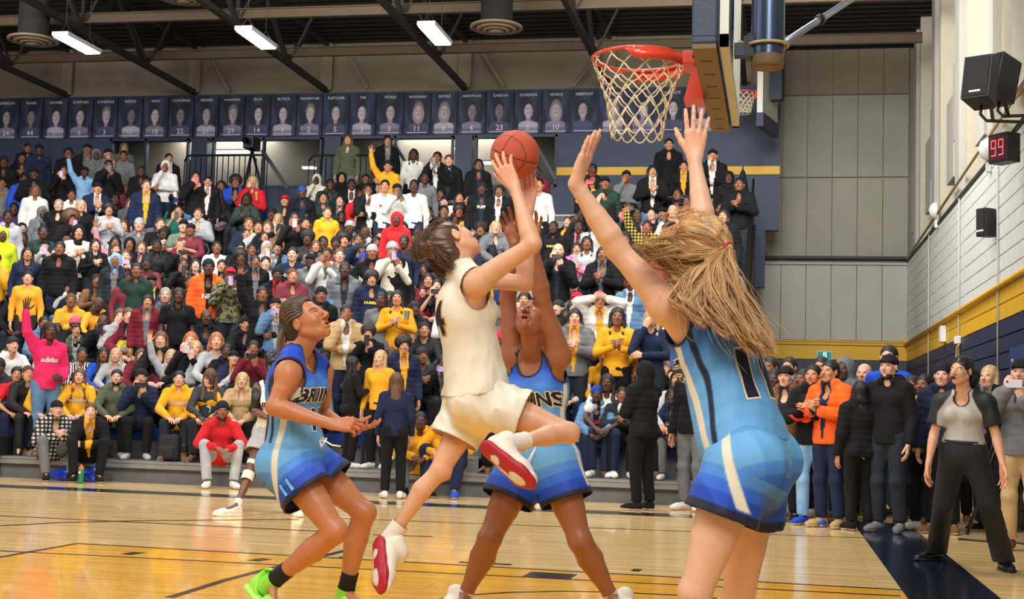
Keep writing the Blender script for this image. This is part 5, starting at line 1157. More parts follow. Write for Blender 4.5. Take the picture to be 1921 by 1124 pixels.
mb.tube([a0, a0 + V(-.02, -.03, -.06), a0 + V(-.05, -.03, -.14), a0 + V(-.04, -.03, -.20)], .004, 6); mb.tube([a0, a0 + V(-.035, -.03, -.07), a0 + V(-.07, -.03, -.13), a0 + V(-.075, -.03, -.16)], .004, 6); mb.build('drawstring', LACE, dfn, True, kind='stuff')
finish_root(dfn, J)
dfn['label'] = 'person in blue jersey and shorts looking up with both arms raised behind the shooter'; dfn['category'] = 'person'; dfn['group'] = 'basketball players'
print('def', _t.time() - _T0)
# ---- the blonde defender nearest the camera ---------------------------------------------
S4 = 1.0
J = Jp(dict(hpL=(1388, 874, 4.57), hpR=(1420, 868, 4.78), nk=(1322, 566, 4.86), shL=(1270, 580, 4.70), shR=(1372, 566, 5.06), hd=(1302, 462, 4.90),
            elL=(1158, 468, 4.76), wrL=(1080, 345, 4.74), elR=(1322, 428, 5.26), wrR=(1303, 300, 5.34), knL=(1304, 1112, 4.52), anL=(1300, 1330, 4.70), knR=(1384, 1130, 4.86), anR=(1420, 1330, 5.1), toL=(1260, 1380, 4.6), toR=(1400, 1380, 5.0)))
_r = nrm(V(.66, .75, 0)); J['shL'] = J['nk'] - _r * .185 + V(-.0, 0, -.035); J['shR'] = J['nk'] + _r * .150 + V(-.02, .0, .045); J['F'] = V(-.82, .52, .16); J['U'] = V(.10, -.10, 1); J['hs'] = 1.03
J['handL'] = (V(.30, .0, .95), V(-.95, .22, .2), (.05, -.06, -.08, -.06, -.04), .30, .15, 1.0); J['handR'] = (V(.03, .0, 1), V(-.15, 1, 0), (.1, .06, .06, .06, .08), .9, .62, 1.05)
J['kfL'] = V(-.8, .55, .1); J['kfR'] = V(-.8, .55, .1)
bld = person_root(J); body(bld, J, S4, srgb(232, 182, 150)[:3], True, 1.0, 1.08, 0, afat=1.10, hc=.006)
up, cf, cr, pf, pr = frames(J)
Fj = torso_cloth(J, S4, True, 1.0, .018, post=folds(up + cr * .6, .0075, 26, 7), hem=.045, neck=.085, arm=.100, k_extra=[Cone((J['hpL'] + J['hpR']) / 2 + up * .24, (J['hpL'] + J['hpR']) / 2 + up * .13, .132, .148, .05, w=cf, sw=.82)])
J['_cuts'] = [c for c in Fj.cuts if isinstance(c, CutCap)]
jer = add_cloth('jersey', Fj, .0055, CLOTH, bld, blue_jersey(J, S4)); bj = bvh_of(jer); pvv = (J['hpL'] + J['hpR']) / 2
decal_text('BRUINS', .100, NAVYP, bj, lerp(pvv, J['nk'], .60) + cf * .03, -cr, up, 'lettering', bld, outline=(CREAMP, .005), bold=.003)
decal_text('11', .22, NAVYP, bj, lerp(pvv, J['nk'], .46) - cf * .02 + cr * .02, cr, up, 'number', bld, outline=(CREAMP, .008), bold=.012)
Fs = shorts_cloth(J, S4, 1.0, .018, .41, .41, .028, folds(up, .009, 24, 13), waist=.125, fat=1.03, hip=1.0)
shr = add_cloth('shorts', Fs, .006, CLOTH, bld, blue_shorts(J, S4, dict(L=.39, R=.39)))
mb = MB(); ring = [pvv + up * .118 + pr * math.cos(a) * .150 + pf * math.sin(a) * .116 for a in np.linspace(0, 2 * PI, 41)[:-1]]
mb.tube(ring, .016, 8, closed=True); mb.build('waistband', mat('blue_rib', tuple(MIDB * .9) + (1,), rough=.7, bump=.3, bscale=200), bld, True)
Hd, Fh, Uh = J['hd'], nrm(J['F']), nrm(J['U']); Uh = nrm(Uh - Fh * np.dot(Fh, Uh)); Rh = np.cross(Fh, Uh)
HQ = lambda x, y, z: Hd + (Rh * x + Fh * y + Uh * z) * 1.03
blc = np.array(srgb(196, 154, 104)[:3])
Fcap = Field([Ell(HQ(0, -.026, .032), V(.088, .106, .093), (Rh, Fh, Uh), .02), Ell(HQ(0, -.08, -.04), V(.066, .045, .07), (Rh, Fh, Uh), .03), Cone(HQ(0, -.10, .01), HQ(0, -.14, .0), .032, .024, .02),
              Ell(HQ(0, .135, -.03), V(.095, .09, .125), (Rh, Fh, Uh), .012, neg=True)], 0.0, (), folds(Fh, .004, 130, 12))
v, q = polygonize(Fcap, .0045); quadmesh('hair', v, q, HAIRM, bld, cols=haircol(blc, Fh - Uh * .1, 170, .5)(v))
tie = HQ(0, -.145, .0)
mb = MB(); mb.tube([tie + Rh * .026 * math.cos(t) + Uh * .026 * math.sin(t) for t in np.linspace(0, 2 * PI, 21)[:-1]], .006, 8, closed=True); mb.build('hair_tie', mat('red_band', srgb(196, 30, 60), rough=.6), bld, True)
def gpx(pts, z0, z1): return [tie] + [PZ(x, y, z0 + (z1 - z0) * i / max(1, len(pts) - 1)) for i, (x, y) in enumerate(pts)]
guides = [gpx([(1352, 500), (1372, 555), (1402, 605), (1436, 655)], 4.72, 4.56), gpx([(1345, 510), (1362, 575), (1388, 625), (1420, 655)], 4.70, 4.54), gpx([(1360, 515), (1390, 575), (1418, 625), (1442, 660)], 4.74, 4.56), gpx([(1338, 508), (1338, 555), (1352, 600), (1378, 632)], 4.68, 4.52),
          gpx([(1310, 488), (1270, 478), (1235, 472), (1206, 464)], 4.74, 4.60), gpx([(1305, 503), (1265, 502), (1240, 486), (1216, 474)], 4.74, 4.60), gpx([(1318, 510), (1285, 535), (1278, 562), (1296, 588)], 4.68, 4.56), gpx([(1330, 518), (1312, 552), (1306, 585), (1322, 606)], 4.67, 4.54), gpx([(1355, 505), (1368, 545), (1380, 590), (1408, 636)], 4.70, 4.52)]
def catmull(g, n):
    g = np.array(g); k = len(g); out = []
    for j in range(n):
        x = j / (n - 1) * (k - 1); a_ = min(int(x), k - 2); f = x - a_; p0, p1, p2, p3 = g[max(a_ - 1, 0)], g[a_], g[a_ + 1], g[min(a_ + 2, k - 1)]
        out.append(.5 * (2 * p1 + (-p0 + p2) * f + (2 * p0 - 5 * p1 + 4 * p2 - p3) * f * f + (-p0 + 3 * p1 - 3 * p2 + p3) * f ** 3))
    return np.array(out)
rl = np.random.default_rng(42); locks = []
for i in range(110):
    c = catmull(guides[i % len(guides)], 12); t = np.linspace(0, 1, 12)[:, None]; o_ = rl.normal(0, .019, 3) * V(1, .8, 1); ph = rl.uniform(0, 6.28, 3); fr = rl.uniform(7, 11)
    am = np.minimum(1, t * 2.2) * rl.uniform(.006, .015); w_ = am * np.concatenate([np.sin(fr * t + ph[0]), np.sin(fr * t + ph[1]) * .7, np.cos(fr * t + ph[0])], 1)
    locks.append(list(c + o_ * np.minimum(1, t * 2.5 + .12) * (1 - .45 * t ** 3) + w_))
strands('ponytail', locks, 2600, .0015, HAIRM, bld, .0042, .0012, 9, 16, 7, sides=3, cols=blc * 1.15, ends=.5)
strands('ponytail_locks', locks, 330, .0050, HAIRM, bld, .0028, .0008, 19, 16, 6, sides=6, cols=blc * .85, ends=.5)
strands('loose_hair', guides, 160, .0010, HAIRM, bld, .028, .016, 29, 14, 8, sides=3, cols=blc * 1.35, ends=.3)
gl = []
for i in range(30):
    a = r_.uniform(-1, 1); gl.append([HQ(.075 * a, .07, .07 - .05 * abs(a)), HQ(.088 * a, .0, .11 - .08 * a * a), HQ(.07 * a, -.09, .08 - .05 * a * a), HQ(.015 * a, -.14, .0)])
strands('hair_strands', gl, 700, .0012, HAIRM, bld, .005, .003, 10, 12, cols=blc * 1.15)
gl = [[HQ(0, .02, .115), PZ(1270, 402, 4.85), PZ(1245, 420, 4.8)], [HQ(0, .02, .11), PZ(1290, 396, 4.85), PZ(1262, 404, 4.8)], [HQ(-.05, .03, .08), PZ(1250, 440, 4.8), PZ(1215, 470, 4.75)], [HQ(-.03, -.05, .1), PZ(1300, 398, 4.8), PZ(1270, 415, 4.75)]]
strands('flyaway_hair', gl, 60, .0009, HAIRM, bld, .012, .012, 11, 10, cols=blc * 1.6)
finish_root(bld, J, 0)
bld['label'] = 'person in blue jersey with blonde ponytail, seen from behind, arms raised, nearest the camera'; bld['category'] = 'person'; bld['group'] = 'basketball players'
print('blonde', _t.time() - _T0)
# ---- the referee ------------------------------------------------------------------------
_R = .95
J = Jp(dict(hd=(1803, 696, 10.5), nk=(1810, 741, 10.55), shR=(1769, 755, 10.62), shL=(1850, 757, 10.42), elR=(1752, 815, 10.6), wrR=(1742, 869, 10.5), elL=(1869, 818, 10.35), wrL=(1881, 872, 10.2),
            hpR=(1789, 850, 10.6), hpL=(1826, 851, 10.5), knR=(1770, 944, 10.7), knL=(1853, 940, 10.45)))
fR, fL = PF(1752, 1052), PF(1884, 1070)
J['anR'] = fR + V(.02, 0, .085); J['anL'] = fL + V(0, 0, .085); J['toR'] = fR + V(-.16, -.12, .03); J['toL'] = fL + V(.04, -.2, .03)
J['F'] = V(-.62, -.78, .05); J['U'] = V(0, 0, 1); J['hs'] = 1.0
J['handR'] = (V(-.1, -.1, -1), V(.8, -.5, 0), .3, .8, .5); J['handL'] = (V(.08, -.15, -1), V(-.8, -.5, 0), .25, .9, .6); J['kfR'] = V(-.4, -.9, .1); J['kfL'] = V(-.1, -1, .1)
ref = person_root(J); body(ref, J, _R, srgb(214, 160, 124)[:3], True, .98, 1.0, 0, hf=.0055, hc=.011)
up, cf, cr, pf, pr = frames(J); ex = []
for S in 'LR': ex += [Cone(J['sh' + S], lerp(J['sh' + S], J['el' + S], .78), .060, .056, .02), Cone(lerp(J['sh' + S], J['nk'], .15), J['sh' + S], .055, .058, .03)]
Fj = torso_cloth(J, _R, True, 1.0, .016, post=folds(up + cr * .2, .005, 28, 21), hem=.085, neck=.07, arm=0, k_extra=ex, vneck=.02)
for S in 'LR': Fj.cuts.append(Cut(lerp(J['sh' + S], J['el' + S], .72), J['el' + S] - J['sh' + S], .085))
pvv = (J['hpL'] + J['hpR']) / 2; BKC = np.array(srgb(16, 16, 18)[:3])
def refc(v):
    q = v - J['nk']; x = np.abs(q @ cr); t = q @ up; c = np.tile(np.array(srgb(178, 174, 168)[:3]), (len(v), 1))
    m = np.maximum(sst(-.006, .006, x - (.080 + .62 * np.clip(-t, 0, .16))) * (1 - sst(.24, .25, -t)), sst(.160, .172, x)); c = c * (1 - m[:, None]) + BKC * m[:, None]
    for k in Fj.cuts:
        if isinstance(k, CutCap): c[np.abs(k.ev(v.astype(np.float32))) < .012] = BKC
    return c
add_cloth('shirt', Fj, .009, CLOTH, ref, refc)
P = [Ell(pvv + up * .02, V(.165, .118, .13) * _R, (pr, pf, up), .04), Cone(pvv + up * .14, pvv, .138 * _R, .155 * _R, .04, w=pf, sw=.80)]; cuts = [Cut(pvv + up * .105, up, .3)]
for S in 'LR':
    P += [Ell(J['hp' + S] - pf * .05, (.085, .085, .09), None, .03), Cone(J['hp' + S], J['kn' + S], .094, .066, .03), Cone(J['kn' + S], J['an' + S] + V(0, 0, -.02), .064, .068, .02)]; cuts.append(Cut(J['an' + S] - V(0, 0, .02), V(0, 0, -1), .15))
Fp = Field(P, .014, cuts, folds(up, .006, 26, 22)); add_cloth('trousers', Fp, .010, mat('black_trousers', srgb(24, 24, 27), rough=.75, bump=.15, bscale=120), ref)
mb = MB(); mb.tube([pvv + up * .095 + pr * math.cos(a) * .158 * _R + pf * math.sin(a) * .128 * _R for a in np.linspace(0, 2 * PI, 33)[:-1]], .014, 8, closed=True); mb.build('belt', BLACKP, ref, True)
bsh = mat('black_shoe', srgb(18, 18, 20), rough=.3)
for S, f, d in (('R', fR, V(-.8, -.6, 0)), ('L', fL, V(.15, -1, 0))): shoe('shoe', ref, J['an' + S], f - nrm(d) * .07 + V(0, 0, .0), f + nrm(d) * .20, V(0, 0, 1), bsh, mat('black_sole', srgb(14, 14, 14), rough=.6), .95, False, h=.009, laces=bsh)
eyes(ref, J['hd'], J['F'], J['U'], _R, V(-.9, -.4, .05))
Hd, Fh, Uh = J['hd'], nrm(J['F']), nrm(J['U']); Uh = nrm(Uh - Fh * np.dot(Fh, Uh)); Rh = np.cross(Fh, Uh)
HQ = lambda x, y, z: Hd + (Rh * x + Fh * y + Uh * z) * _R
Fc = Field([Ell(HQ(0, -.028, .036), V(.081, .100, .090), (Rh, Fh, Uh), .02), Ell(HQ(0, .135, -.035), V(.085, .085, .118), (Rh, Fh, Uh), .012, neg=True), Cone(HQ(0, -.11, .03), HQ(-.02, -.16, -.02), .03, .038, .02), Cone(HQ(-.02, -.16, -.02), HQ(.03, -.19, -.15), .050, .048, .02), Cone(HQ(.03, -.19, -.15), HQ(.06, -.17, -.30), .048, .026, .02)], 0, (), folds(Uh, .003, 110, 4))
v, q = polygonize(Fc, .007); quadmesh('hair', v, q, HAIRM, ref, cols=haircol(np.array(srgb(28, 24, 26)[:3]), Uh)(v))
w_ = HQ(0, .105, -.066); wh = MB(); wh.lathe([(0, -.012), (.012, -.01), (.012, .01), (0, .012)], w_ + Fh * .012, 12, axis=Rh).obox(w_ + Fh * -.004, Rh, Fh, Uh, (.006, .012, .005))
wo = wh.build('whistle', blackm if 'blackm' in globals() else BLACKP, None, True); wo['label'] = 'small black whistle held in the mouth of the referee'; wo['category'] = 'whistle'
finish_root(ref, J, 0); ref['label'] = 'person in grey and black referee shirt and black trousers standing on the dark baseline'; ref['category'] = 'person'
# ---- the team mate in white behind number 11 ----------------------------------------------
_s = 1.0
J = Jp(dict(hd=(517, 689, 14.3), nk=(508, 722, 14.3), shR=(484, 728, 14.3), shL=(532, 730, 14.4), elR=(478, 772, 14.2), wrR=(508, 788, 14.0), elL=(552, 775, 14.3), wrL=(560, 800, 14.1), hpR=(496, 812, 14.3), hpL=(524, 812, 14.4), knR=(472, 874, 14.1), knL=(548, 880, 14.3)))
fR, fL = PF(440, 968), PF(556, 968)
J['anR'] = fR + V(.02, .0, .10); J['anL'] = fL + V(0, 0, .10); J['toR'] = fR + V(-.14, -.14, .03); J['toL'] = fL + V(.1, -.18, .03)
J['F'] = V(.75, -.6, .2); J['U'] = V(-.1, 0, 1); J['handR'] = (V(.9, -.3, .1), V(0, .3, 1), .5, .6, .6); J['handL'] = (V(.5, -.6, -.4), V(-.5, -.2, .4), .4, .8, .6); J['kfR'] = V(-.3, -.9, .1); J['kfL'] = V(.4, -.9, .1)
wht = person_root(J); body(wht, J, _s, srgb(112, 72, 54)[:3], True, 1.0, 1.0, 0, hf=.007, hc=.013)
up, cf, cr, pf, pr = frames(J); Fj = torso_cloth(J, _s, True, 1.0, .016, post=folds(up, .004, 30, 31), hem=-.0, neck=.08, arm=.082); jer = add_cloth('jersey', Fj, .011, CLOTH, wht, piped([c for c in Fj.cuts if isinstance(c, CutCap)], NAVY, creamcol, .010)); pvv = (J['hpL'] + J['hpR']) / 2
decal_text('HUMBER', .085, NAVYP, bvh_of(jer), lerp(pvv, J['nk'], .62), -cr, up, 'lettering', wht, step=.03, bold=.003)
Fs = shorts_cloth(J, _s, 1.03, .016, .6, .6, .03, folds(up, .006, 28, 33), waist=.11); sh_ = add_cloth('shorts', Fs, .011, zeb, wht)
mb = MB(); mb.tube([J['shR'] * .9 + J['elR'] * .1, lerp(J['shR'], J['elR'], .9)], [.064, .046], 16); mb.build('black_sleeve', BLACKP, wht, True)
tape = mat('white_tape', srgb(232, 224, 206), rough=.8)
mb = MB(); k, a = J['knR'], J['anR']; mb.tube([lerp(J['hpR'], k, .86), lerp(J['hpR'], k, .98)], [.062, .060], 16, cap=False); mb.build('knee_tape', tape, wht, True); mb = MB(); mb.tube([lerp(k, a, .18), lerp(k, a, .38)], [.062, .062], 16, cap=False); mb.build('knee_tape', tape, wht, True)
for S, f, d in (('R', fR, V(-.75, -.65, 0)), ('L', fL, V(.5, -.85, 0))):
    sock(wht, J['kn' + S], J['an' + S], .84, .041, mat('white_sock'), 1.0, low=J['an' + S] - V(0, 0, .03)); shoe('shoe', wht, J['an' + S], f - nrm(d) * .07, f + nrm(d) * .22, V(0, 0, 1), WHITEU, WHITEU, 1.0, True, h=.011, laces=LACE)
Hd, Fh, Uh = J['hd'], nrm(J['F']), nrm(J['U']); Uh = nrm(Uh - Fh * np.dot(Fh, Uh)); Rh = np.cross(Fh, Uh); HQ = lambda x, y, z: Hd + (Rh * x + Fh * y + Uh * z) * _s
Fc = Field([Ell(HQ(0, -.028, .036), V(.082, .101, .090), (Rh, Fh, Uh), .02), Ell(HQ(0, .135, -.03), V(.085, .085, .118), (Rh, Fh, Uh), .012, neg=True), Ell(HQ(0, -.07, .13), V(.075, .07, .06), (Rh, Fh, Uh), .02)], 0, (), folds(Uh, .006, 90, 4))
v, q = polygonize(Fc, .009); quadmesh('hair', v, q, HAIRM, wht, cols=haircol(np.array(srgb(24, 22, 24)[:3]), Uh)(v)); mb = MB(); mb.tube([HQ(.083 * math.sin(t), -.02 + .105 * math.cos(t), .052 + .01 * math.cos(t)) for t in np.linspace(0, 2 * PI, 25)[:-1]], .011, 6, closed=True); mb.build('headband', BLACKP, wht, True)
eyes(wht, J['hd'], J['F'], J['U'], _s, V(.8, -.5, .3))
finish_root(wht, J, 0); wht['label'] = 'person in white jersey and zebra shorts with taped knee, behind the player numbered 11'; wht['category'] = 'person'; wht['group'] = 'basketball players'
# ---- things on the floor --------------------------------------------------------------------
c = PF(140, 903); bag = empty('duffel_bag', (c[0], c[1], 0), label='shiny royal blue bag lying on the floor by the front deck', category='bag')
Fb = Field([Cone(V(-.20, 0, .09), V(.22, .02, .095), .085, .09, .03, w=V(0, 0, 1), sw=.95), Cone(V(.24, .0, .12), V(.31, -.02, .15), .05, .07, .03), Cone(V(-.24, 0, .09), V(-.36, -.02, .06), .07, .045, .03), Cone(V(.22, 0, .06), V(.30, -.03, .03), .05, .05, .02)], 0, [Cut(V(0, 0, .004), V(0, 0, -1), 1)], folds(V(1, .3, .2), .010, 40, 3)); v, q = polygonize(Fb, .012)
quadmesh('shell', v, q, mat('blue_nylon', srgb(22, 60, 190), rough=.25, coat=.3), bag)
MB().tube([(.18, -.09, .13), (.26, -.11, .10), (.33, -.10, .16), (.28, -.08, .20)], .008, 6).build('strap', mat('dark_strap', srgb(20, 30, 80)), bag, True)
c = PF(151, 908); bo = empty('sports_bottle', (c[0] + .0, c[1], 0), label='green squeeze bottle with orange lid standing in front of the blue bag', category='bottle')
MB().lathe([(0, 0), (.036, 0), (.038, .01), (.038, .09), (.033, .11), (.038, .13), (.038, .19), (.03, .20)], n=20).build('flask', mat('green_bottle', srgb(30, 130, 80), rough=.3), bo, True); MB().lathe([(.034, .195), (.036, .215), (.030, .232), (.012, .236), (.010, .262), (0, .264)], n=20).build('lid', mat('orange_lid', srgb(236, 100, 50), rough=.4), bo, True); MB().lathe([(.0, 0), (.017, 0), (.017, .002)], (0, -.0385, .155), 16, axis=(0, -1, 0)).build('emblem', mat('white_print'), bo)
c = PZ(318, 838, 19.1); c = PY(318, 850, TY(0) + .28); k = empty('backpack', (c[0], c[1], TZ(0)), label='dark backpack standing between the tan boots in the front row', category='bag')
Fb = Field([Box(V(0, 0, .19), (.15, .09, .19), None, .06, .03), Box(V(0, -.09, .12), (.11, .04, .09), None, .035, .02)], 0, (), folds(V(0, 0, 1), .006, 30, 5)); v, q = polygonize(Fb, .014); quadmesh('pack', v, q, mat('dark_pack', srgb(34, 34, 38), rough=.8), k); MB().tube([(-.04, 0, .36), (-.03, 0, .43), (.03, 0, .43), (.04, 0, .36)], .01, 6).build('handle', BLACKP, k, True)
c = PF(1899, 993); tb = empty('waste_bin', (c[0] - .16, c[1], 0), label='grey plastic waste bin with clear liner at the right edge', category='bin'); binm = mat('grey_bin', srgb(84, 92, 100), rough=.5)
MB().lathe([(0, 0), (.20, 0), (.215, .05), (.245, .50), (.265, .51), (.265, .56), (.24, .56), (.20, .06)], n=32).build('tub', binm, tb, True); lm = mat('clear_liner', (.8, .85, .9, 1), rough=.2); lm.node_tree.nodes['Principled BSDF'].inputs['Transmission Weight'].default_value = .8; MB().lathe([(.268, .46), (.275, .50), (.272, .565), (.25, .60), (.235, .57)], n=40).build('liner', lm, tb, True)
MB().box((-.16, -.28, .35), (.16, -.255, .38)).build('handle', binm, tb)
c = PF(1900, 1010); tp = empty('camera_tripod', (c[0] - .12, c[1] - .2, 0), label='black video tripod at the right edge before the waste bin', category='tripod')
for a in (0.5, 2.6, 4.5):
    lg = MB().tube([(0, 0, 1.15), (.38 * math.cos(a), .38 * math.sin(a), .02)], .018, 8).tube([(.06 * math.cos(a + .4), .06 * math.sin(a + .4), 1.12), (.26 * math.cos(a), .26 * math.sin(a), .40)], .011, 6); lg.build('leg', blackm if 'blackm' in globals() else BLACKP, tp, True)
MB().tube([(0, 0, .8), (0, 0, 1.28)], .025, 10).build('column', BLACKP, tp, True); MB().box((-.07, -.10, 1.26), (.07, .10, 1.36)).build('head', BLACKP, tp, bevel=.01); MB().tube([(0, .08, 1.3), (-.1, -.3, 1.12)], .01, 6).build('pan_handle', BLACKP, tp, True)
vc = MB().box((-.07, -.20, 0), (.07, .16, .17)).build('video_camera', BLACKP, None, bevel=.01); vc.location = (tp.location[0], tp.location[1], 1.362); vc['label'] = 'black video camera on the tripod at the right edge'; vc['category'] = 'camera'; MB().lathe([(.0, 0), (.045, 0), (.05, .12), (.04, .125)], (-.0, -.20, .09), 16, axis=(0, -1, 0)).build('lens', BLACKP, vc, True)
cb = empty('floor_cable', tuple(PF(1905, 1022)), label='black cable snaking on the floor at the right edge', category='cable'); MB().tube([(-.5, .25, .01), (-.25, .12, .01), (-.05, .2, .01), (.1, .02, .01), (.3, .0, .01), (.6, -.1, .01)], .010, 6).build('cord', BLACKP, cb, True)
c = PF(-2, 893); bx_ = MB().box((-.25, -.2, 0), (.15, .2, .58)).build('equipment_case', mat('black_case', srgb(22, 22, 24), rough=.6), None, bevel=.02); bx_.location = (c[0], c[1] - .1, 0); bx_['label'] = 'black equipment case cut off by the left edge at the front deck'; bx_['category'] = 'case'
# trays of food, cup
for (px, py, lab) in ((1518, 765, 'red paper tray held by the person in black before the orange jacket'), (1506, 786, 'lower red paper tray held low beside the orange jacket')):
    c = PZ(px, py, 14.6); t = MB().add([(-.10, -.07, 0), (.10, -.07, 0), (.10, .07, 0), (-.10, .07, 0), (-.13, -.09, .035), (.13, -.09, .035), (.13, .09, .035), (-.13, .09, .035)], [(3, 2, 1, 0), (0, 1, 5, 4), (1, 2, 6, 5), (2, 3, 7, 6), (3, 0, 4, 7)]).build('food_tray', mat('red_paper', srgb(206, 48, 36), rough=.6), None); t.location = c; t.rotation_euler = (.25, -.15, .3); t['label'] = lab; t['category'] = 'tray'
c = PY(763, 600, TY(2) + .1); cu_ = MB().lathe([(0, 0), (.035, 0), (.045, .13), (.048, .13)], n=16).build('paper_cup', mat('white_paper', srgb(232, 222, 216)), None, True); cu_.location = c; cu_['label'] = 'white paper cup held by the person in golden yellow sweater'; cu_['category'] = 'cup'
# camera on the upper platform
c = PY(472, 300, YW - .9); uc = empty('platform_camera', (c[0], c[1], TZ(NT) + .003), label='black camera and tripod on the platform under the number 14 banner', category='camera')
for a in (0.4, 2.5, 4.6): MB().tube([(0, 0, 1.5), (.45 * math.cos(a), .35 * math.sin(a), 0.01)], .03, 6).build('leg', BLACKP, uc, True)
MB().box((-.12, -.25, 1.5), (.12, .2, 1.78)).build('camera_body', BLACKP, uc, bevel=.02); MB().lathe([(0, 0), (.06, 0), (.075, .16)], (0, -.25, 1.64), 14, axis=(0, -1, 0)).build('lens', BLACKP, uc, True)
print('total', _t.time() - _T0)
# ------------------------------------------------------------------ spectators
fab = mat('fabric', rough=.85, bump=.18, bscale=46, sheen=.02, spec=.25); nt = fab.node_tree; N = nt.nodes; LK = nt.links
oi = N.new('ShaderNodeObjectInfo'); a1 = N.new('ShaderNodeAttribute'); a1.attribute_name = 'Col'; a2 = N.new('ShaderNodeAttribute'); a2.attribute_type = 'OBJECT'; a2.attribute_name = 'inner'
mx = N.new('ShaderNodeMix'); mx.data_type = 'RGBA'; sep = N.new('ShaderNodeSeparateColor'); LK.new(a1.outputs['Color'], sep.inputs[0]); LK.new(sep.outputs[0], mx.inputs[0]); LK.new(oi.outputs['Color'], mx.inputs[6]); LK.new(a2.outputs['Color'], mx.inputs[7])
nz = N.new('ShaderNodeTexNoise'); nz.inputs['Scale'].default_value = 9; nz.inputs['Detail'].default_value = 5; tc = N.new('ShaderNodeTexCoord'); LK.new(tc.outputs['Object'], nz.inputs['Vector']); mr = N.new('ShaderNodeMapRange'); mr.inputs[1].default_value = .3; mr.inputs[2].default_value = .7; mr.inputs[3].default_value = .82; mr.inputs[4].default_value = 1.15; LK.new(nz.outputs[0], mr.inputs[0])
m2 = N.new('ShaderNodeMix'); m2.data_type = 'RGBA'; m2.blend_type = 'MULTIPLY'; m2.inputs[0].default_value = 1; LK.new(mx.outputs[2], m2.inputs[6]); LK.new(mr.outputs[0], m2.inputs[7]); LK.new(m2.outputs[2], N['Principled BSDF'].inputs['Base Color'])
crowdskin = mat('crowd_skin', attr='Col', objcol=True, rough=.5, spec=.4); crowdhair = mat('crowd_hair', attr='Col', objcol=True, rough=.55)
def pat_mat(name, kind):
    m = mat(name, rough=.85); nt = m.node_tree; N = nt.nodes; LK = nt.links; tc = N.new('ShaderNodeTexCoord'); out = N['Principled BSDF'].inputs['Base Color']
    if kind == 'camo':
        nz = N.new('ShaderNodeTexNoise'); nz.inputs['Scale'].default_value = 9; nz.inputs['Detail'].default_value = 2; LK.new(tc.outputs['Object'], nz.inputs['Vector']); r = N.new('ShaderNodeValToRGB'); r.color_ramp.interpolation = 'CONSTANT'
        e = r.color_ramp.elements; e[0].color = srgb(34, 36, 28); e[1].color = srgb(92, 98, 66); e[1].position = .43; q = e.new(.5); q.color = srgb(138, 128, 94); q = e.new(.58); q.color = srgb(64, 62, 44); LK.new(nz.outputs[0], r.inputs[0]); LK.new(r.outputs[0], out)
    elif kind == 'zebra':
        w = N.new('ShaderNodeTexWave'); w.inputs['Scale'].default_value = 8; w.inputs['Distortion'].default_value = 7; LK.new(tc.outputs['Object'], w.inputs['Vector']); r = N.new('ShaderNodeValToRGB'); r.color_ramp.interpolation = 'CONSTANT'; r.color_ramp.elements[1].position = .5; r.color_ramp.elements[0].color = (.01, .01, .01, 1); r.color_ramp.elements[1].color = (.75, .74, .7, 1); LK.new(w.outputs[0], r.inputs[0]); LK.new(r.outputs[0], out)
    else:
        c0, c1 = ((srgb(24, 24, 26), srgb(196, 192, 184)) if kind == 'plaid' else (srgb(26, 24, 20), srgb(206, 178, 60)))
        ws = []
        for d in ('X', 'Z'):
            w = N.new('ShaderNodeTexWave'); w.bands_direction = d; w.inputs['Scale'].default_value = 5.5; LK.new(tc.outputs['Object'], w.inputs['Vector']); ws.append(w)
        a = N.new('ShaderNodeMath'); a.operation = 'MULTIPLY'; LK.new(ws[0].outputs[1], a.inputs[0]); LK.new(ws[1].outputs[1], a.inputs[1]); r = N.new('ShaderNodeValToRGB'); r.color_ramp.elements[0].position = .12; r.color_ramp.elements[1].position = .42; r.color_ramp.elements[0].color = c0; r.color_ramp.elements[1].color = c1; LK.new(a.outputs[0], r.inputs[0]); LK.new(r.outputs[0], out)
    return m
PM = dict(cm=pat_mat('camouflage_cloth', 'camo'), zb=pat_mat('zebra_cloth', 'zebra'), pd=pat_mat('plaid_cloth', 'plaid'), yp=pat_mat('yellow_plaid_cloth', 'yplaid'))
CC = dict(bk=(18, 18, 21), ch=(38, 43, 52), gy=(112, 114, 118), lg=(176, 178, 180), wh=(222, 220, 214), gd=(238, 168, 36), yl=(236, 214, 62), rd=(206, 36, 44), nv=(28, 38, 66), bl=(34, 78, 190), gn=(36, 120, 104), dg=(34, 58, 52), ol=(88, 94, 72),
          pk=(226, 146, 156), hp=(226, 44, 100), lp=(238, 120, 156), mr=(116, 30, 46), orr=(246, 104, 36), tn=(186, 156, 112), cr=(224, 216, 196), lb=(134, 178, 220), dn=(92, 128, 164), pl=(84, 50, 130), br=(120, 82, 50), ny=(206, 226, 40), cm=(80, 84, 60), zb=(120, 120, 120), pd=(90, 90, 90), yp=(110, 100, 50), sg=(110, 128, 112))
CN = dict(bk='black', ch='charcoal', gy='grey', lg='light grey', wh='white', gd='golden yellow', yl='lemon yellow', rd='red', nv='navy', bl='bright blue', gn='teal green', dg='dark green', ol='olive green', pk='pale pink', hp='hot pink', lp='pink', mr='maroon', orr='orange', tn='tan', cr='cream', lb='light blue', dn='blue denim', pl='purple', br='brown', ny='neon yellow', cm='camouflage', zb='zebra striped', pd='black and white plaid', yp='yellow plaid', sg='sage green')
TN = dict(h='hoodie', H='hoodie', j='jacket', t='tee', w='sweater')
SK = {'1': (222, 170, 144), '2': (196, 140, 106), '3': (142, 92, 66), '4': (88, 56, 44)}
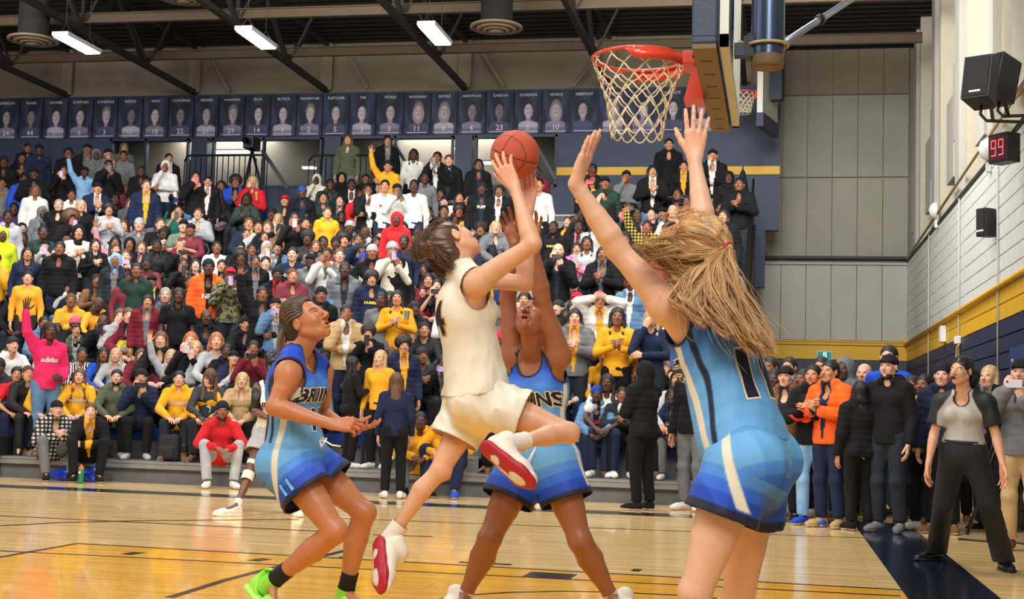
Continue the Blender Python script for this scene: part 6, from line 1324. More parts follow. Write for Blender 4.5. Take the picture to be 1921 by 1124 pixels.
HC = dict(k=(24, 20, 20), K=(26, 22, 22), b=(92, 62, 42), B=(98, 68, 46), y=(190, 158, 112), a=(34, 26, 22), A=(88, 60, 40), n=(26, 22, 22), c=(24, 24, 28), r=(200, 30, 44), e=(30, 32, 38), d=(36, 66, 150), G=(170, 172, 176), g=(150, 144, 138), R=(120, 50, 34), p=(230, 90, 130), E=(22, 22, 24), x=(96, 64, 44), w=(168, 98, 60))
HN = dict(k='short black hair', K='long black hair', b='short brown hair', B='long brown hair', y='long blonde hair', a='round black afro', A='big brown curly hair', n='black hair in a topknot', c='black cap', r='red cap', e='dark beanie', d='blue beanie', G='grey beanie', g='grey hair', R='reddish long hair', p='pink headband cap', E='black headscarf', o='shaved head', x='long brown hair', w='ginger bob', L='pale blue hood up')
SHAPE = dict(k='short', b='short', g='short', K='long', B='long', y='long', R='long', a='afro', A='bigafro', n='bun', c='cap', r='cap', e='beanie', d='beanie', G='beanie', p='beanie', E='hood', L='hood', x='long', w='bob')
def pose(post, arm, s=1.0):
    if post == 't':
        J = dict(hpL=V(-.09, 0, .93), hpR=V(.09, 0, .93), knL=V(-.10, .03, .50), knR=V(.10, .03, .50), anL=V(-.11, -.02, .09), anR=V(.11, -.02, .09), nk=V(0, -.01, 1.475), shL=V(-.185, 0, 1.415), shR=V(.185, 0, 1.415), hd=V(0, .025, 1.635))
    elif post == 'W':     # wide stance
        J = dict(hpL=V(-.10, 0, .88), hpR=V(.10, 0, .88), knL=V(-.24, .05, .47), knR=V(.24, .05, .47), anL=V(-.36, -.02, .09), anR=V(.36, -.02, .09), nk=V(0, -.01, 1.425), shL=V(-.18, 0, 1.365), shR=V(.18, 0, 1.365), hd=V(0, .025, 1.585))
    elif post == 's':
        J = dict(hpL=V(-.10, -.33, .55), hpR=V(.10, -.33, .55), knL=V(-.15, .10, .56), knR=V(.15, .10, .56), anL=V(-.14, .10, .09), anR=V(.14, .10, .09), nk=V(0, -.27, 1.06), shL=V(-.185, -.26, 1.00), shR=V(.185, -.26, 1.00), hd=V(0, -.22, 1.22))
    else:                 # sitting low with knees up
        J = dict(hpL=V(-.10, -.30, .40), hpR=V(.10, -.30, .40), knL=V(-.22, .12, .56), knR=V(.22, .12, .56), anL=V(-.17, .22, .09), anR=V(.17, .22, .09), nk=V(0, -.14, .86), shL=V(-.185, -.12, .80), shR=V(.185, -.12, .80), hd=V(0, -.05, 1.01))
    d = (J['shR'] - V(.185, 0, 1.415)); d[0] = 0
    A = dict(n=[(.235, -.03, 1.13), (.235, .08, .88), (-.235, -.03, 1.13), (-.235, .08, .88)], p=[(.25, .16, 1.20), (.07, .30, 1.47), (-.24, .12, 1.16), (-.06, .29, 1.38)], c=[(.26, .06, 1.17), (.04, .27, 1.24), (-.26, .06, 1.17), (-.04, .27, 1.22)],
             h=[(.22, .20, 1.20), (.06, .17, 1.50), (-.23, .08, 1.16), (.08, .23, 1.15)], u=[(.30, .06, 1.62), (.35, .12, 1.88), (-.24, -.02, 1.14), (-.16, .20, 1.02)], x=[(.24, .06, 1.16), (-.08, .22, 1.20), (-.24, .06, 1.16), (.08, .23, 1.18)],
             H=[(.32, .10, 1.60), (.12, .14, 1.66), (-.32, .10, 1.60), (-.12, .14, 1.66)], B=[(.27, -.03, 1.14), (.26, .10, .92), (-.27, -.03, 1.14), (-.26, .10, .92)])[arm]
    A = [V(*a) + d for a in A]
    if arm == 'n' and post in 'sf':
        k = .02 if post == 's' else .0; A = [V(.26, -.06, .76), V(.10, .14, .66 - k), V(-.26, -.06, .76), V(-.10, .14, .66 - k)]
        if post == 'f': A = [V(.30, .02, .58), V(.08, .26, .54), V(-.30, .02, .58), V(-.08, .26, .52)]
    J['elR'], J['wrR'], J['elL'], J['wrL'] = A
    for S, sg in (('L', -1), ('R', 1)): J['to' + S] = J['an' + S] + V(sg * .05, .20, -.06); J['kf' + S] = V(0, 1, .1)
    J['F'] = V(0, 1, .10); J['U'] = V(0, -.10, 1)
    up = V(0, 0, 1)
    def hd_(S, d, pl, cu=.5, sp=.5, th=.5): J['hand' + S] = (V(*d), V(*pl), (cu * .6, cu, cu, cu, cu), sp, th)
    if arm in 'nB':
        if post in 'tW': hd_('R', (0, .25, -1), (-1, .2, 0), .35); hd_('L', (0, .25, -1), (1, .2, 0), .35)
        else: hd_('R', (-.5, .8, -.2), (0, -.2, -1), .5); hd_('L', (.5, .8, -.2), (0, -.2, -1), .5)
    elif arm == 'p': hd_('R', (-.3, .1, 1), (-.2, -1, 0), .9); hd_('L', (.3, .1, 1), (.2, -1, 0), .9)
    elif arm == 'c': hd_('R', (-.5, .6, .6), (-1, -.2, .2), .6); hd_('L', (.5, .6, .6), (1, -.2, .2), .6)
    elif arm == 'h': hd_('R', (-.4, .1, .8), (-.2, -1, 0), .6); hd_('L', (1, .2, 0), (0, -1, 0), .5)
    elif arm == 'u': hd_('R', (0, .2, 1), (0, 1, 0), .15, 1.2, .9); hd_('L', (.8, .5, 0), (0, -1, 0), .5)
    elif arm == 'x': hd_('R', (-1, 0, .3), (0, -1, 0), .5); hd_('L', (1, 0, .3), (0, -1, 0), .5)
    elif arm == 'H': hd_('R', (-1, 0, .3), (0, -1, 0), .4); hd_('L', (1, 0, .3), (0, -1, 0), .4)
    return J
PC = {}
def cached(key, fn):
    if key not in PC:
        o = fn(); me = o.data; bpy.data.objects.remove(o); PC[key] = me
    return PC[key]
def m_body(post, arm):
    def f():
        J = pose(post, arm); P = torso_prims(J, 1, False, .93) + arm_prims(J, 'L') + arm_prims(J, 'R') + leg_prims(J, 'L') + leg_prims(J, 'R')
        P.append(Cone(J['nk'] + V(0, .01, -.02), J['hd'] + V(0, -.01, -.05), .056, .053, .02)); P += head_prims(J['hd'], J['F'], J['U'], 1.04, .25)
        for S in 'LR': P += hand_prims(J['wr' + S], *J['hand' + S][:2], S == 'R', 1.0, *J['hand' + S][2:5], k=.008); P.append(Cone(J['an' + S], J['to' + S], .03, .02))
        def col(v):
            c = np.ones((len(v), 3)); m = np.linalg.norm(v - J['hd'], axis=1) < .18; c[m] = face_cols(v[m], J['hd'], J['F'], J['U'], 1.04, True, (.72, .42, .42), .3); return c
        return two_res('body', Field(P), [(J['hd'], .135), (J['wrL'] + nrm(J['handL'][0]) * .09, .11), (J['wrR'] + nrm(J['handR'][0]) * .09, .11)], .0078, .024, crowdskin, None, color=col)
    return cached(('b', post, arm), f)
def m_top(post, arm, ty):
    def f():
        J = pose(post, arm); off = dict(w=.011, t=.012, h=.018, j=.027)[ty]; P = torso_prims(J, 1, False, .95); up, cf, cr, pf, pr = frames(J); pv = (J['hpL'] + J['hpR']) / 2
        P.append(Cone(pv + up * .14, pv - up * (.05 if post in 'tW' else 0), .145, .155, .04, w=pf, sw=.78)); sl = .55 if ty == 't' else .97
        for S in 'LR':
            sh, el, wr = J['sh' + S], J['el' + S], J['wr' + S]; P.append(Cone(lerp(sh, J['nk'], .1), lerp(sh, el, 1 if ty != 't' else sl), .058, .046, .03))
            if ty != 't': P.append(Cone(el, lerp(el, wr, .94), .044, .031, .015))
            else: P.append(Cone(sh, lerp(sh, el, sl), .062, .058, .02))
        if ty == 'h': P.append(Cone(J['nk'] + V(-.07, -.055, .03), J['nk'] + V(.07, -.055, .03), .045, .045, .03)); P.append(Cone(J['nk'] + V(0, -.05, .0), J['nk'] + V(0, -.08, -.06), .07, .06, .03))
        if ty in 'hj':
            for a in np.linspace(-2.0, 2.0, 7):
                q = J['nk'] + V(math.sin(a) * .07, -math.cos(a) * .06 + .02, .02 if ty == 'h' else .035); P.append(Ell(q, (.03, .03, .028), None, .02))
        ph = folds(up + V(.3, 0, 0), .006 if ty != 'j' else .004, 26, (ord(post) * 7 + ord(arm)) % 50)
        def post_(Pp, D):
            D = ph(Pp, D)
            if ty == 'j': D = D - .007 * np.abs(np.sin(Pp[..., 2] * 42)) 
            return D
        cuts = [Cut(pv - up * .06, -up, .45), CutCap(J['nk'] + up * .02, J['hd'], .066), CutCap(J['nk'] + cf * .05 + up * .015, J['nk'] + cf * .11 - up * (.02 if ty != 'j' else .10), .04)]
        if post in 'sf': cuts[0] = Cut(pv - up * .09, -up, .12)
        F = Field(P, off, cuts, post_); v, q = polygonize(F, .0155); v, q = opened(F, v, q, .0155)
        c = np.zeros((len(v), 3))
        if ty == 'j': x = np.abs(v[:, 0] - pv[0]); t = (v - pv) @ up; fr_ = ((v - pv) @ cf) > .02; c[:, 0] = ((x < .012 + .055 * np.clip(t / .5, 0, 1)) & fr_ & (t > .0)).astype(float)
        return quadmesh('top', v, q, fab, cols=c)
    return cached(('t', post, arm, ty), f)
def m_pants(post, ty='p'):
    def f():
        J = pose(post, 'n'); pv = (J['hpL'] + J['hpR']) / 2; up, cf, cr, pf, pr = frames(J); P = [Ell(pv + up * .03, (.155, .115, .12), (pr, pf, up), .04)]
        for S in 'LR':
            P.append(Ell(J['hp' + S] - pf * .05, (.085, .085, .09), None, .03)); P += limb(J['hp' + S], J['kn' + S], THIGH, 1, .03, J['kf' + S]); P += [Cone(J['kn' + S], lerp(J['kn' + S], J['an' + S], .93), .060, .048, .03), Ell(J['kn' + S] + J['kf' + S] * .012, (.055, .055, .06), None, .02)]
        F = Field(P, .016 if ty == 'p' else .03, [Cut(J['anL'] + nrm(J['anL'] - J['knL']) * -.02, J['anL'] - J['knL'], .12), Cut(J['anR'] + nrm(J['anR'] - J['knR']) * -.02, J['anR'] - J['knR'], .12)], folds(V(0, 0, 1), .006, 24, 5)); v, q = polygonize(F, .019); v, q = opened(F, v, q, .019)
        return quadmesh('trousers', v, q, fab, cols=np.zeros((len(v), 3)))
    return cached(('p', post, ty), f)
def m_shoe(post, S, boot=False):
    def f():
        J = pose(post, 'n'); an = J['an' + S]; d = nrm(J['to' + S] * V(1, 1, 0) - an * V(1, 1, 0)); h = an - V(0, 0, .085) - d * .06; t = h + d * .27; p, q_, fr_ = shoe_field(an, h, t, V(0, 0, 1), 1.0, boot)
        if boot: p.append(Cone(an, an + (J['kn' + S] - an) * .35, .055, .062, .03))
        F = Field(p, .006); v, q = polygonize(F, .013); c = np.zeros((len(v), 3)); c[:, 0] = (v[:, 2] < .022); return quadmesh('shoe', v, q, fab, cols=c)
    return cached(('s', post, S, boot), f)
def m_hair(kind):
    def f():
        E = Ell; ax = (V(1, 0, 0), V(0, 1, 0), V(0, 0, 1)); k = 1.04; C0 = V(0, -.028, .036) * k; hz = .01; pst = folds(V(.2, .3, 1), .003, 90, 3); cols = None
        face = E(V(0, .130, -.035), V(.082, .085, .118), None, .012, neg=True)
        if kind == 'short': P = [E(C0, V(.083, .103, .092) * k, None, .02), E(V(0, -.075, -.02), V(.07, .05, .07), None, .02), face]
        elif kind in ('afro', 'bigafro'):
            r = .125 if kind == 'afro' else .165; P = [E(V(0, -.035, .065), V(r, r, r * .95), None, .02), E(V(0, .150, -.050), V(.085, .10, .13), None, .012, neg=True)]; pst = folds(V(.2, .3, 1), .008, 75, 3)
        elif kind in ('long', 'bob'):
            L = -.33 if kind == 'long' else -.13; P = [E(C0, V(.086, .105, .094) * k, None, .02)]
            for x in (-1, 1): P.append(Cone(V(x * .075, -.02, .03), V(x * .085, -.005, L * .6), .030, .034, .02)); P.append(Cone(V(x * .085, -.005, L * .6), V(x * .10, .05 if kind == 'long' else .0, L), .034, .022, .02))
            P.append(Cone(V(0, -.07, .0), V(0, -.10, L * .9), .075, .075, .03, w=V(0, 1, 0), sw=.55)); P.append(E(V(0, .140, -.045), V(.068, .10, .125), None, .012, neg=True))
        elif kind == 'bun': P = [E(C0, V(.083, .103, .092) * k, None, .02), E(V(0, -.05, .155), V(.05, .05, .045), None, .015), E(V(0, -.075, -.02), V(.07, .05, .07), None, .02), face]; pst = folds(V(.2, .3, 1), .004, 90, 3)
        elif kind == 'cap': P = [E(V(0, -.022, .052), V(.088, .105, .082), None, .02), Cone(V(-.03, .085, .060), V(.03, .085, .060), .045, .045, .01, w=V(0, 0, 1), sw=.22), E(V(0, .0, -.062), V(.2, .2, .085), None, .008, neg=True), Cone(V(0, -.022, .137), V(0, -.022, .139), .008, .008, .004), E(V(0, -.07, -.02), V(.068, .045, .045), None, .008)]; pst = None
        elif kind == 'beanie':
            P = [E(V(0, -.024, .060), V(.089, .106, .090), None, .02), Cone(V(0, -.02, .035), V(0, -.024, .05), .098, .095, .012, w=V(0, 0, 1), sw=.35), E(V(0, .005, -.08), V(.2, .2, .105), None, .008, neg=True)]; pst = lambda Pp, D: D - .002 * np.sin(np.arctan2(Pp[..., 0], Pp[..., 1] + .02) * 30)
        else: P = [E(V(0, -.03, .03), V(.108, .122, .125), None, .02), Cone(V(0, -.05, -.06), V(0, -.04, -.16), .10, .11, .04, w=V(0, 1, 0), sw=.8), E(V(0, .12, -.02), V(.072, .11, .112), None, .012, neg=True)]; hz = .012; pst = folds(V(.4, .6, .3), .005, 40, 3)
        v, q = polygonize(Field(P, 0, (), pst), hz if kind != 'cap' else .008); c = np.ones((len(v), 3))
        if kind in ('short', 'long', 'bob', 'bun', 'afro', 'bigafro'): n = np.sin(v @ V(120, 30, 10)) * .5 + np.sin(v @ V(-40, 90, 15)) * .5; c *= (1 + .3 * n)[:, None]
        return quadmesh('hair', v, q, crowdhair if kind not in ('cap', 'beanie', 'hood') else fab, cols=c if kind not in ('cap', 'beanie', 'hood') else c * 0)
    return cached(('h', kind), f)
def m_beard():
    def f():
        P = [Ell(V(0, .045, -.085), V(.058, .052, .045), None, .01), Cone(V(-.025, .098, -.046), V(.025, .098, -.046), .008, .008, .008), Ell(V(0, .10, -.064), V(.022, .02, .009), None, .006, neg=True), Ell(V(0, .10, .01), V(.06, .06, .06), None, .006, neg=True)]
        v, q = polygonize(Field(P), .008); return quadmesh('beard', v, q, crowdhair, cols=np.ones((len(v), 3)))
    return cached(('beard',), f)
def lin(c): return srgb(*c)
def mk_part(me, name, root, col, loc=None, inner=None, m=None):
    o = bpy.data.objects.new(name, me); COL.objects.link(o); o.parent = root; o.color = col
    if inner is not None: o['inner'] = [float(x) for x in inner[:3]]
    if loc is not None: o.location = loc
    if m: o.material_slots[0].link = 'OBJECT'; o.material_slots[0].material = m
    return o
PRN = {}
def chest_print(txt, root, post, arm, ty, col, size=.085, z=.62):
    key = (txt, post, arm, ty, size)
    if key not in PRN:
        J = pose(post, arm); tmp = bpy.data.objects.new('tmp', m_top(post, arm, ty)); bv = bvh_of(tmp); bpy.data.objects.remove(tmp); up, cf, cr, pf, pr = frames(J)
        d = decal_text(txt, size, PRNM, bv, lerp((J['hpL'] + J['hpR']) / 2, J['nk'], z), -cr, up, 'lettering', None, off=.006, step=.03, bold=.003); PRN[key] = d.data; bpy.data.objects.remove(d)
    return mk_part(PRN[key], 'lettering', root, col)
PRNM = mat('chest_print', objcol=True, rough=.7)
ROOTS = []
def spectator(x, y, pa, ty, colr, hair, skin, Y=None, z0=None, txt=None, inner=None, pants=None, shoes=None, boot=False, yaw=None, back=False, beard=False, group=None, lab=None, k=None, size=None):
    post, arm = pa[0], pa[1]
    J = pose(post, arm); hh = J['hd']; best = None
    if Y is None:
        for kk in range(-1 if post == 'f' else (1 if (k is None and y < 700 and post != 't') else 0), NT + 1):
            if k is not None and kk != k: continue
            yy = TY(kk) + (.42 if post == 's' else .36); zz = TZ(kk) if kk >= 0 else 0
            if kk < 0: yy = Y0 - .33
            if yy > YW - .35: continue
            hy = yy + (.22 if post == 's' else 0); P = PY(x, y, hy - hh[1] * 0); s = (P[2] - zz) / (hh[2] + .0)
            if best is None or abs(s - 1) < abs(best[0] - 1): best = (s, yy, zz, P, kk)
        s, yy, zz, P, kk = best
        if kk == NT and post == 't' and s > 1.08: pass
        s = min(max(s, .90 if k is None else .95), 1.10)
    else:
        yy = Y; zz = z0 or 0; P = PY(x, y, yy); s = min(max((P[2] - zz) / hh[2], .8), 1.16); kk = -1
    if size: s = size
    w = np.array([-1.6, 5.0]) - np.array([P[0], yy]); ang = math.atan2(-w[0], w[1]) if yaw is None else yaw      # local +Y faces the play
    if back: ang = yaw if yaw is not None else 0
    if yaw is None: ang = math.atan2(w[1], w[0]) - PI / 2 + rng.uniform(-.22, .22); ang = ang * 1.0
    r = empty('person', (0, 0, 0)); r.rotation_euler = (0, 0, ang); sc = s; r.scale = (sc, sc, sc)
    off = np.array([math.cos(ang) * hh[0] - math.sin(ang) * hh[1], math.sin(ang) * hh[0] + math.cos(ang) * hh[1]]) * sc
    ly = yy if Y is not None or post != 's' else yy
    r.location = (P[0] - off[0], ly - (off[1] if post == 't' and Y is None else 0), zz)
    if Y is not None: r.location = (P[0] - off[0], yy - off[1], zz)
    mk_part(m_body(post, arm), 'body', r, lin(SK[skin]))
    T = 'h' if ty in 'hH' else ty; cc = lin(CC[colr]); mt = PM.get(colr)
    inn = lin(CC[inner]) if inner else (cc if T != 'j' else [lin(CC['bk']), lin(CC['wh']), lin(CC['gy']), cc, cc, cc, lin(CC['ch']), lin(CC['nv'])][int(rng.integers(8))])
    mk_part(m_top(post, arm, T), dict(h='hoodie', j='jacket', t='tee', w='sweater')[T], r, cc, inner=inn, m=mt)
    pc = pants or ['bk', 'bk', 'nv', 'dn', 'ch', 'gy'][int(rng.integers(6))]
    mk_part(m_pants(post), 'trousers', r, lin(CC[pc]), inner=lin(CC[pc])); sc_ = shoes or ['wh', 'bk', 'gy', 'br'][int(rng.integers(4))]
    for S in 'LR': mk_part(m_shoe(post, S, boot), 'shoe', r, lin(CC[sc_]), inner=lin(CC['wh']))
    hl = tuple(hh)
    if ty == 'H': mk_part(m_hair('hood'), 'hood', r, cc, hl, inner=cc)
    elif hair == 'L': mk_part(m_hair('hood'), 'hood', r, lin(CC['lb']), hl, inner=cc)
    elif hair != 'o':
        kd = SHAPE[hair]; hc = lin(HC[hair]); mk_part(m_hair(kd), {'cap': 'cap', 'beanie': 'beanie', 'hood': 'headscarf'}.get(kd, 'hair'), r, hc, hl, inner=hc)
    if beard: mk_part(m_beard(), 'beard', r, lin((40, 28, 24)), hl)
    if txt: chest_print(txt[0], r, post, arm, T, lin(CC[txt[1]]), *(txt[2:]))
    verb = {'t': 'standing', 's': 'seated', 'f': 'sitting low', 'W': 'standing'}[post]; act = {'n': '', 'B': '', 'p': ' filming with phone', 'c': ' hands together', 'h': ' hand at face', 'u': ' one arm raised', 'x': ' arms folded', 'H': ' hands on forehead'}[arm]
    hn = 'hood up' if ty == 'H' else HN[hair]
    r['category'] = 'person'; r['group'] = group or 'spectators in the stands'
    ROOTS.append(dict(o=r, x=x, y=y, row=kk, base='person in %s %s, %s' % (CN[colr], TN[ty], hn), verb=verb + act, lab=lab, short='%s %s' % (CN[colr], TN[ty]), arm=arm, J=J, s=sc))
    return r
T_ = '''
7 305 tn jbk e 4;42 298 tc jbk k 3;52 279 tn jbk k 3;74 282 tn hnv c 4;128 288 tn hbk K 3;164 281 tn jbk c 3;181 291 tn Hgy k 4;203 290 tp hgy c 2;233 279 tn Hol k 2;232 293 tn hgy k 3;204 311 tp jbk k 3;64 327 tc jbk c 4;45 337 tn jbl k 4;4 345 tn jgy k 3
120 322 tp jbk b 2;159 323 tu hlb c 4;99 353 sn jbk k 4;265 322 tn jbk k 4;275 349 tn jnv/gd b 1;183 355 tc jnv/wh c 2;135 367 tn hwh k 3;197 374 sn Hbk k 4;217 375 sn hbk k 4;110 386 tn jbk g 1;128 392 sn jbk K 3;152 387 tn hbk y 1;41 377 sn jbk k 3;28 393 sn hpl k 4
41 389 sn jol K 3;15 408 tn hlg k 4;80 400 tn Hgy k 4;204 394 tc wlg a 2;247 383 sh hgy B 1;282 377 sh wgy B 1;134 412 tp jbk A 3;2 388 sn jgy K 3;317 298 tn jbk k 2;311 313 th Hwh k 3;367 333 tp jbk K 2;390 342 tn jbk/wh k 2;415 350 sn hbk K 3;330 358 sp jbk k 2
378 357 sn jbk e 3;442 343 sc jbl a 3;473 342 sh hrd y 1;347 372 sn jbk k 3;409 365 sh jbk K 3;396 375 sn hgy d 3;333 385 sn wgn d 1;383 387 sn jnv/wh c 1;335 397 sp tgn k 2;372 402 sc jlg b 1;535 378 sn jdg r 2;567 362 tn jbk d 4;567 388 sn jgy k 4;583 397 sh wgd c 1
595 338 sh Hcr k 4;607 372 sn hdg K 2;620 348 sn jdg k 4;510 403 sn jbk e 4;523 412 sn jtn y 1;553 411 tp wbk k 3;614 400 tn hgd b 1;467 419 sn jnv/yl b 2;485 427 sn hlg n 2;502 427 sn jbk B 1;574 419 sn jwh n 2;464 440 sn trd k 2;498 445 sn jbk K 2
595 430 sn jbk K 2;600 447 sn jbr R 2;344 425 sc tsg c 1;340 465 sp wbk o 2;408 465 sn wwh k 3;452 467 sn jbk e 2;474 470 sn jbk k 3;502 467 sp Hlg k 2;522 467 sn hlg k 2;552 462 sp jbk e 3;592 463 tn hgy B 2;607 457 sn jbk k 4;452 485 sn hbk a 4
479 492 tn jbk k 3;549 478 tn tnv k 1;582 490 tn hgy c 4;344 497 tp wbk k 3;368 498 sn wwh K 1;391 503 tn jorr/bk e 4;417 500 sn jwh k 2;432 517 tp jcm r 4;499 495 sn wwh k 1;520 517 tn jbk/rd e 4;565 503 sn jbk k 2;597 527 sn jbk y 1;322 538 sn tnv n 3
335 555 tn tbk K 4;310 555 sn hgy g 1;492 553 tu jbk k 3;602 555 tn jbk e 3;81 437 tn wdg n 4;44 450 sn jbk k 4;147 437 tc wcr E 2;179 460 tc wbk K 1;217 457 su wpk K 3;232 425 sn hlg x 1;261 423 sn hgy G 1;302 422 sc tbk b 1;5 442 tn Hny k 4
52 477 tn wnv K 2;84 462 tp hlg c 1;112 467 tn jbk k 3;220 470 sn wwh b 1;244 460 sn jbk E 3;267 465 sn jbk B 1;236 480 sp jdg b 1;217 490 tn jch L 3;256 508 tn hdg k 3;152 490 sn jbk k 1;142 505 sn wbr B 1;38 547 sn Hbk k 4;82 542 sn Hpk k 4
117 532 sn jbk K 3;286 530 sn jbk/yl c 3;61 568 sn jbk b 1;179 583 sn trd k 4;222 573 sh jbk c 3;226 595 sh jlg B 1;242 593 sn jmr B 1;277 567 tn jmr/gy K 2;144 610 sn jbk p 4;194 605 sp jbk o 4;86 608 sn jdn k 3;93 622 tu hhp K 4;146 628 sn jol/lg B 2
249 630 sn tyl c 1 @;301 638 sn jbk B 1;25 663 sn jgy B 2;197 666 sn wbl K 3;218 687 sn hlg y 1;156 690 sn wzb k 3;267 693 sn jmr B 1;110 627 sn wbk K 4;387 592 sn jbk o 4;462 610 sn jbk e 2;517 573 tp jdn/lg c 2;547 565 sn jbk k 4;357 637 sp wbk w 1
367 655 sn jbk y 1;406 640 sn wlg w 1;426 660 sn jbk k 4;476 655 sp wmr k 3;322 680 su hlg y 1;380 688 sc jlg b 1;440 687 sn jnv/gd c 1;653 263 tn jol B 1;727 265 tn jbk K 2;776 290 tn wwh K 4;820 297 tp jbk k 3;842 302 tn jbk/ch b 1;728 313 tu hgd e 2
642 335 sn Hbk k 2;660 348 sn jbk/wh k 4;687 337 sn jbk k 3;709 337 sn jbk k 1;733 333 sn wlg K 3;797 335 tn hgy k 4;638 377 sn jbk K 1;676 368 sn hrd k 4;690 358 th jbk k 3;722 350 tn wwh k 2;745 357 tp wwh c 3;777 350 tn wwh k 4;806 375 sn wbl k 2;825 367 sn jbk k 3
833 380 sn jbk e 1;861 358 sn Hrd k 4;862 372 sn wwh K 2;888 350 sn Htn k 4;898 310 tn jbk K 3;879 377 sn jrd k 2;642 408 sn jbk k 4;672 412 sn jwh k 2;688 412 sn jdg/cr B 1;744 413 tn Hrd k 4;833 398 sn jbk k 3;862 398 sn jbk a 3;803 400 sn jbk k 3;855 415 sn jbk k 4
884 415 sn jbk K 3;624 442 sn jbk k 2;645 450 sn wgy a 2;656 428 sn jgy G 4;672 452 tp jnv k 3;630 458 tn wmr e 4;707 458 sn jbk K 3;713 445 sn jbk k 2;756 430 sn jnv k 1;737 452 sn jbk e 3;758 455 tn wnv k 4;736 470 tp wcr G 3;698 475 tn jbk G 3
637 480 tn tgy b 1;666 492 sn jbk K 1;682 490 tn jbk/lg d 4;749 497 tn Hbk k 2;794 508 sn jbk K 3;647 507 tn jgy k 4;697 525 tn jnv/nv a 2;632 540 tn jdn c 2;803 527 sn jmr K 2;820 537 sp tbk K 1;793 555 sn wbk k 2 @;646 567 sn wcr k 4;650 588 th jtn/wh k 3
715 563 tn wgy k 4;730 562 sn jbk k 3;745 560 tc wgd K 2;691 627 tp jbk a 2 @;772 640 sn hol y 1;833 687 sp jbk K 4;904 355 tn jbk e 4;937 360 tn jbk K 3;1011 348 tn wwh k 2;988 345 tn jbk/wh k 4;1005 323 tn jmr k 4;930 428 sn jgy y 1;912 380 sn jbk k 3
1111 320 tn jbk k 4;1113 337 tp hgd r 3;1135 345 tn jdg c 3;1130 368 th jbk K 1;1175 332 th wgy c 3;1171 368 sn twh b 1 @;1172 398 sp jbk k 2;1128 383 sn jbk k 2;1038 428 tn hbk k 4 @;1065 418 sn jbk b 1;1076 417 sn jgd K 3;1086 427 sn jbk/lp k 4;1214 427 tu jyp k 3
1047 472 tp jbk o 1;1082 468 tc hlp K 2;1101 457 tn wlg K 3;1131 478 tc jbk K 3;1149 485 sn wbk K 3;1142 505 sn jbk B 1;1079 518 sn jbr k 1 @;1104 518 sn jdn n 3;1131 517 sn wgy k 1;1182 515 sn wgd K 1;1142 540 sn jbk K 4;1157 540 sn wrd K 2;1184 533 tn jdn/wh k 4
1207 538 sn jbk k 2;1056 542 sn jbk K 4;1026 543 sn jbk k 3;1052 552 sn wwh o 4;1082 560 sn jbk r 2;1124 565 tH jwh/gd p 2;1177 562 sn tbk K 4;1155 577 sn wgy c 2;1076 580 sn wbk K 1;1078 597 tc jgy/gd K 1;1061 597 sn jbk k 4;1122 607 sn jbk K 4;1119 622 sn wmr o 4
1158 595 tc wgd K 3;1222 597 th wnv y 1;1252 582 sn wcr K 4;1077 680 sn wwh B 1;1134 670 sn hgd b 1;973 575 sn wrd K 1;983 562 sn wgn K 2;1120 743 sn jdn/bk d 4 @;1139 719 sn twh K 4;1261 755 sn jnv/nv K 4;1272 712 sn wlg K 2;1167 745 sc jch k 3;931 790 sp wgd k 4 @
1255 272 tn jbk/bk k 2;1224 323 tc jbk K 2;1283 313 tn jbk/gd k 2;1337 293 th jbk c 2;1387 347 tc jbk k 3;1367 335 tn Hbk k 4;1336 355 sn jbk k 3;1270 365 sn jbk K 3;1288 380 sn Hnv k 3;1222 402 sn wpk k 1;1262 397 sn wwh o 1;1243 402 sn jbk c 3;1357 407 tn jbk K 2;1353 392 sn jbk k 3
'''
PRT = {(84, 462): ('HUMBER', 'wh', .075, .60), (549, 478): ('HUMBER', 'cr', .075, .66), (391, 503): ('NFL', 'wh', .10, .5), (697, 525): ('HUMBER', 'yl', .06, .60), (93, 622): ('adidas', 'wh', .09, .60), (904, 355): ('PUFF', 'wh', .07, .66), (1158, 595): ('H', 'wh', .10, .62), (1038, 428): ('ONE WAY', 'yl', .045, .66), (745, 560): ('RN', 'wh', .08, .60), (1077, 680): ('MHI', 'mr', .085, .52),
       (722, 350): ('FUBU', 'rd', .07, .62), (630, 458): ('CHAMP', 'wh', .06, .6), (1261, 755): ('DUKE', 'gd', .07, .55), (261, 423): ('GUESS', 'nv', .06, .55), (247, 383): ('PRIME', 'orr', .06, .5), (233, 293): None, (249, 630): ('HUMBER', 'dg', .05, .50), (1120, 743): ('TOR', 'rd', .08, .55), (302, 422): ('M', 'wh', .05, .68), (1171, 368): None}
for seg in T_.replace('\n', ';').split(';'):
    f = seg.split()
    if not f: continue
    x, y = int(f[0]), int(f[1]); ty = f[3][0]; cl = f[3][1:].split('/'); spectator(x, y, f[2], ty, cl[0], f[4], f[5], inner=cl[1] if len(cl) > 1 else None, beard='@' in f, txt=PRT.get((x, y)))
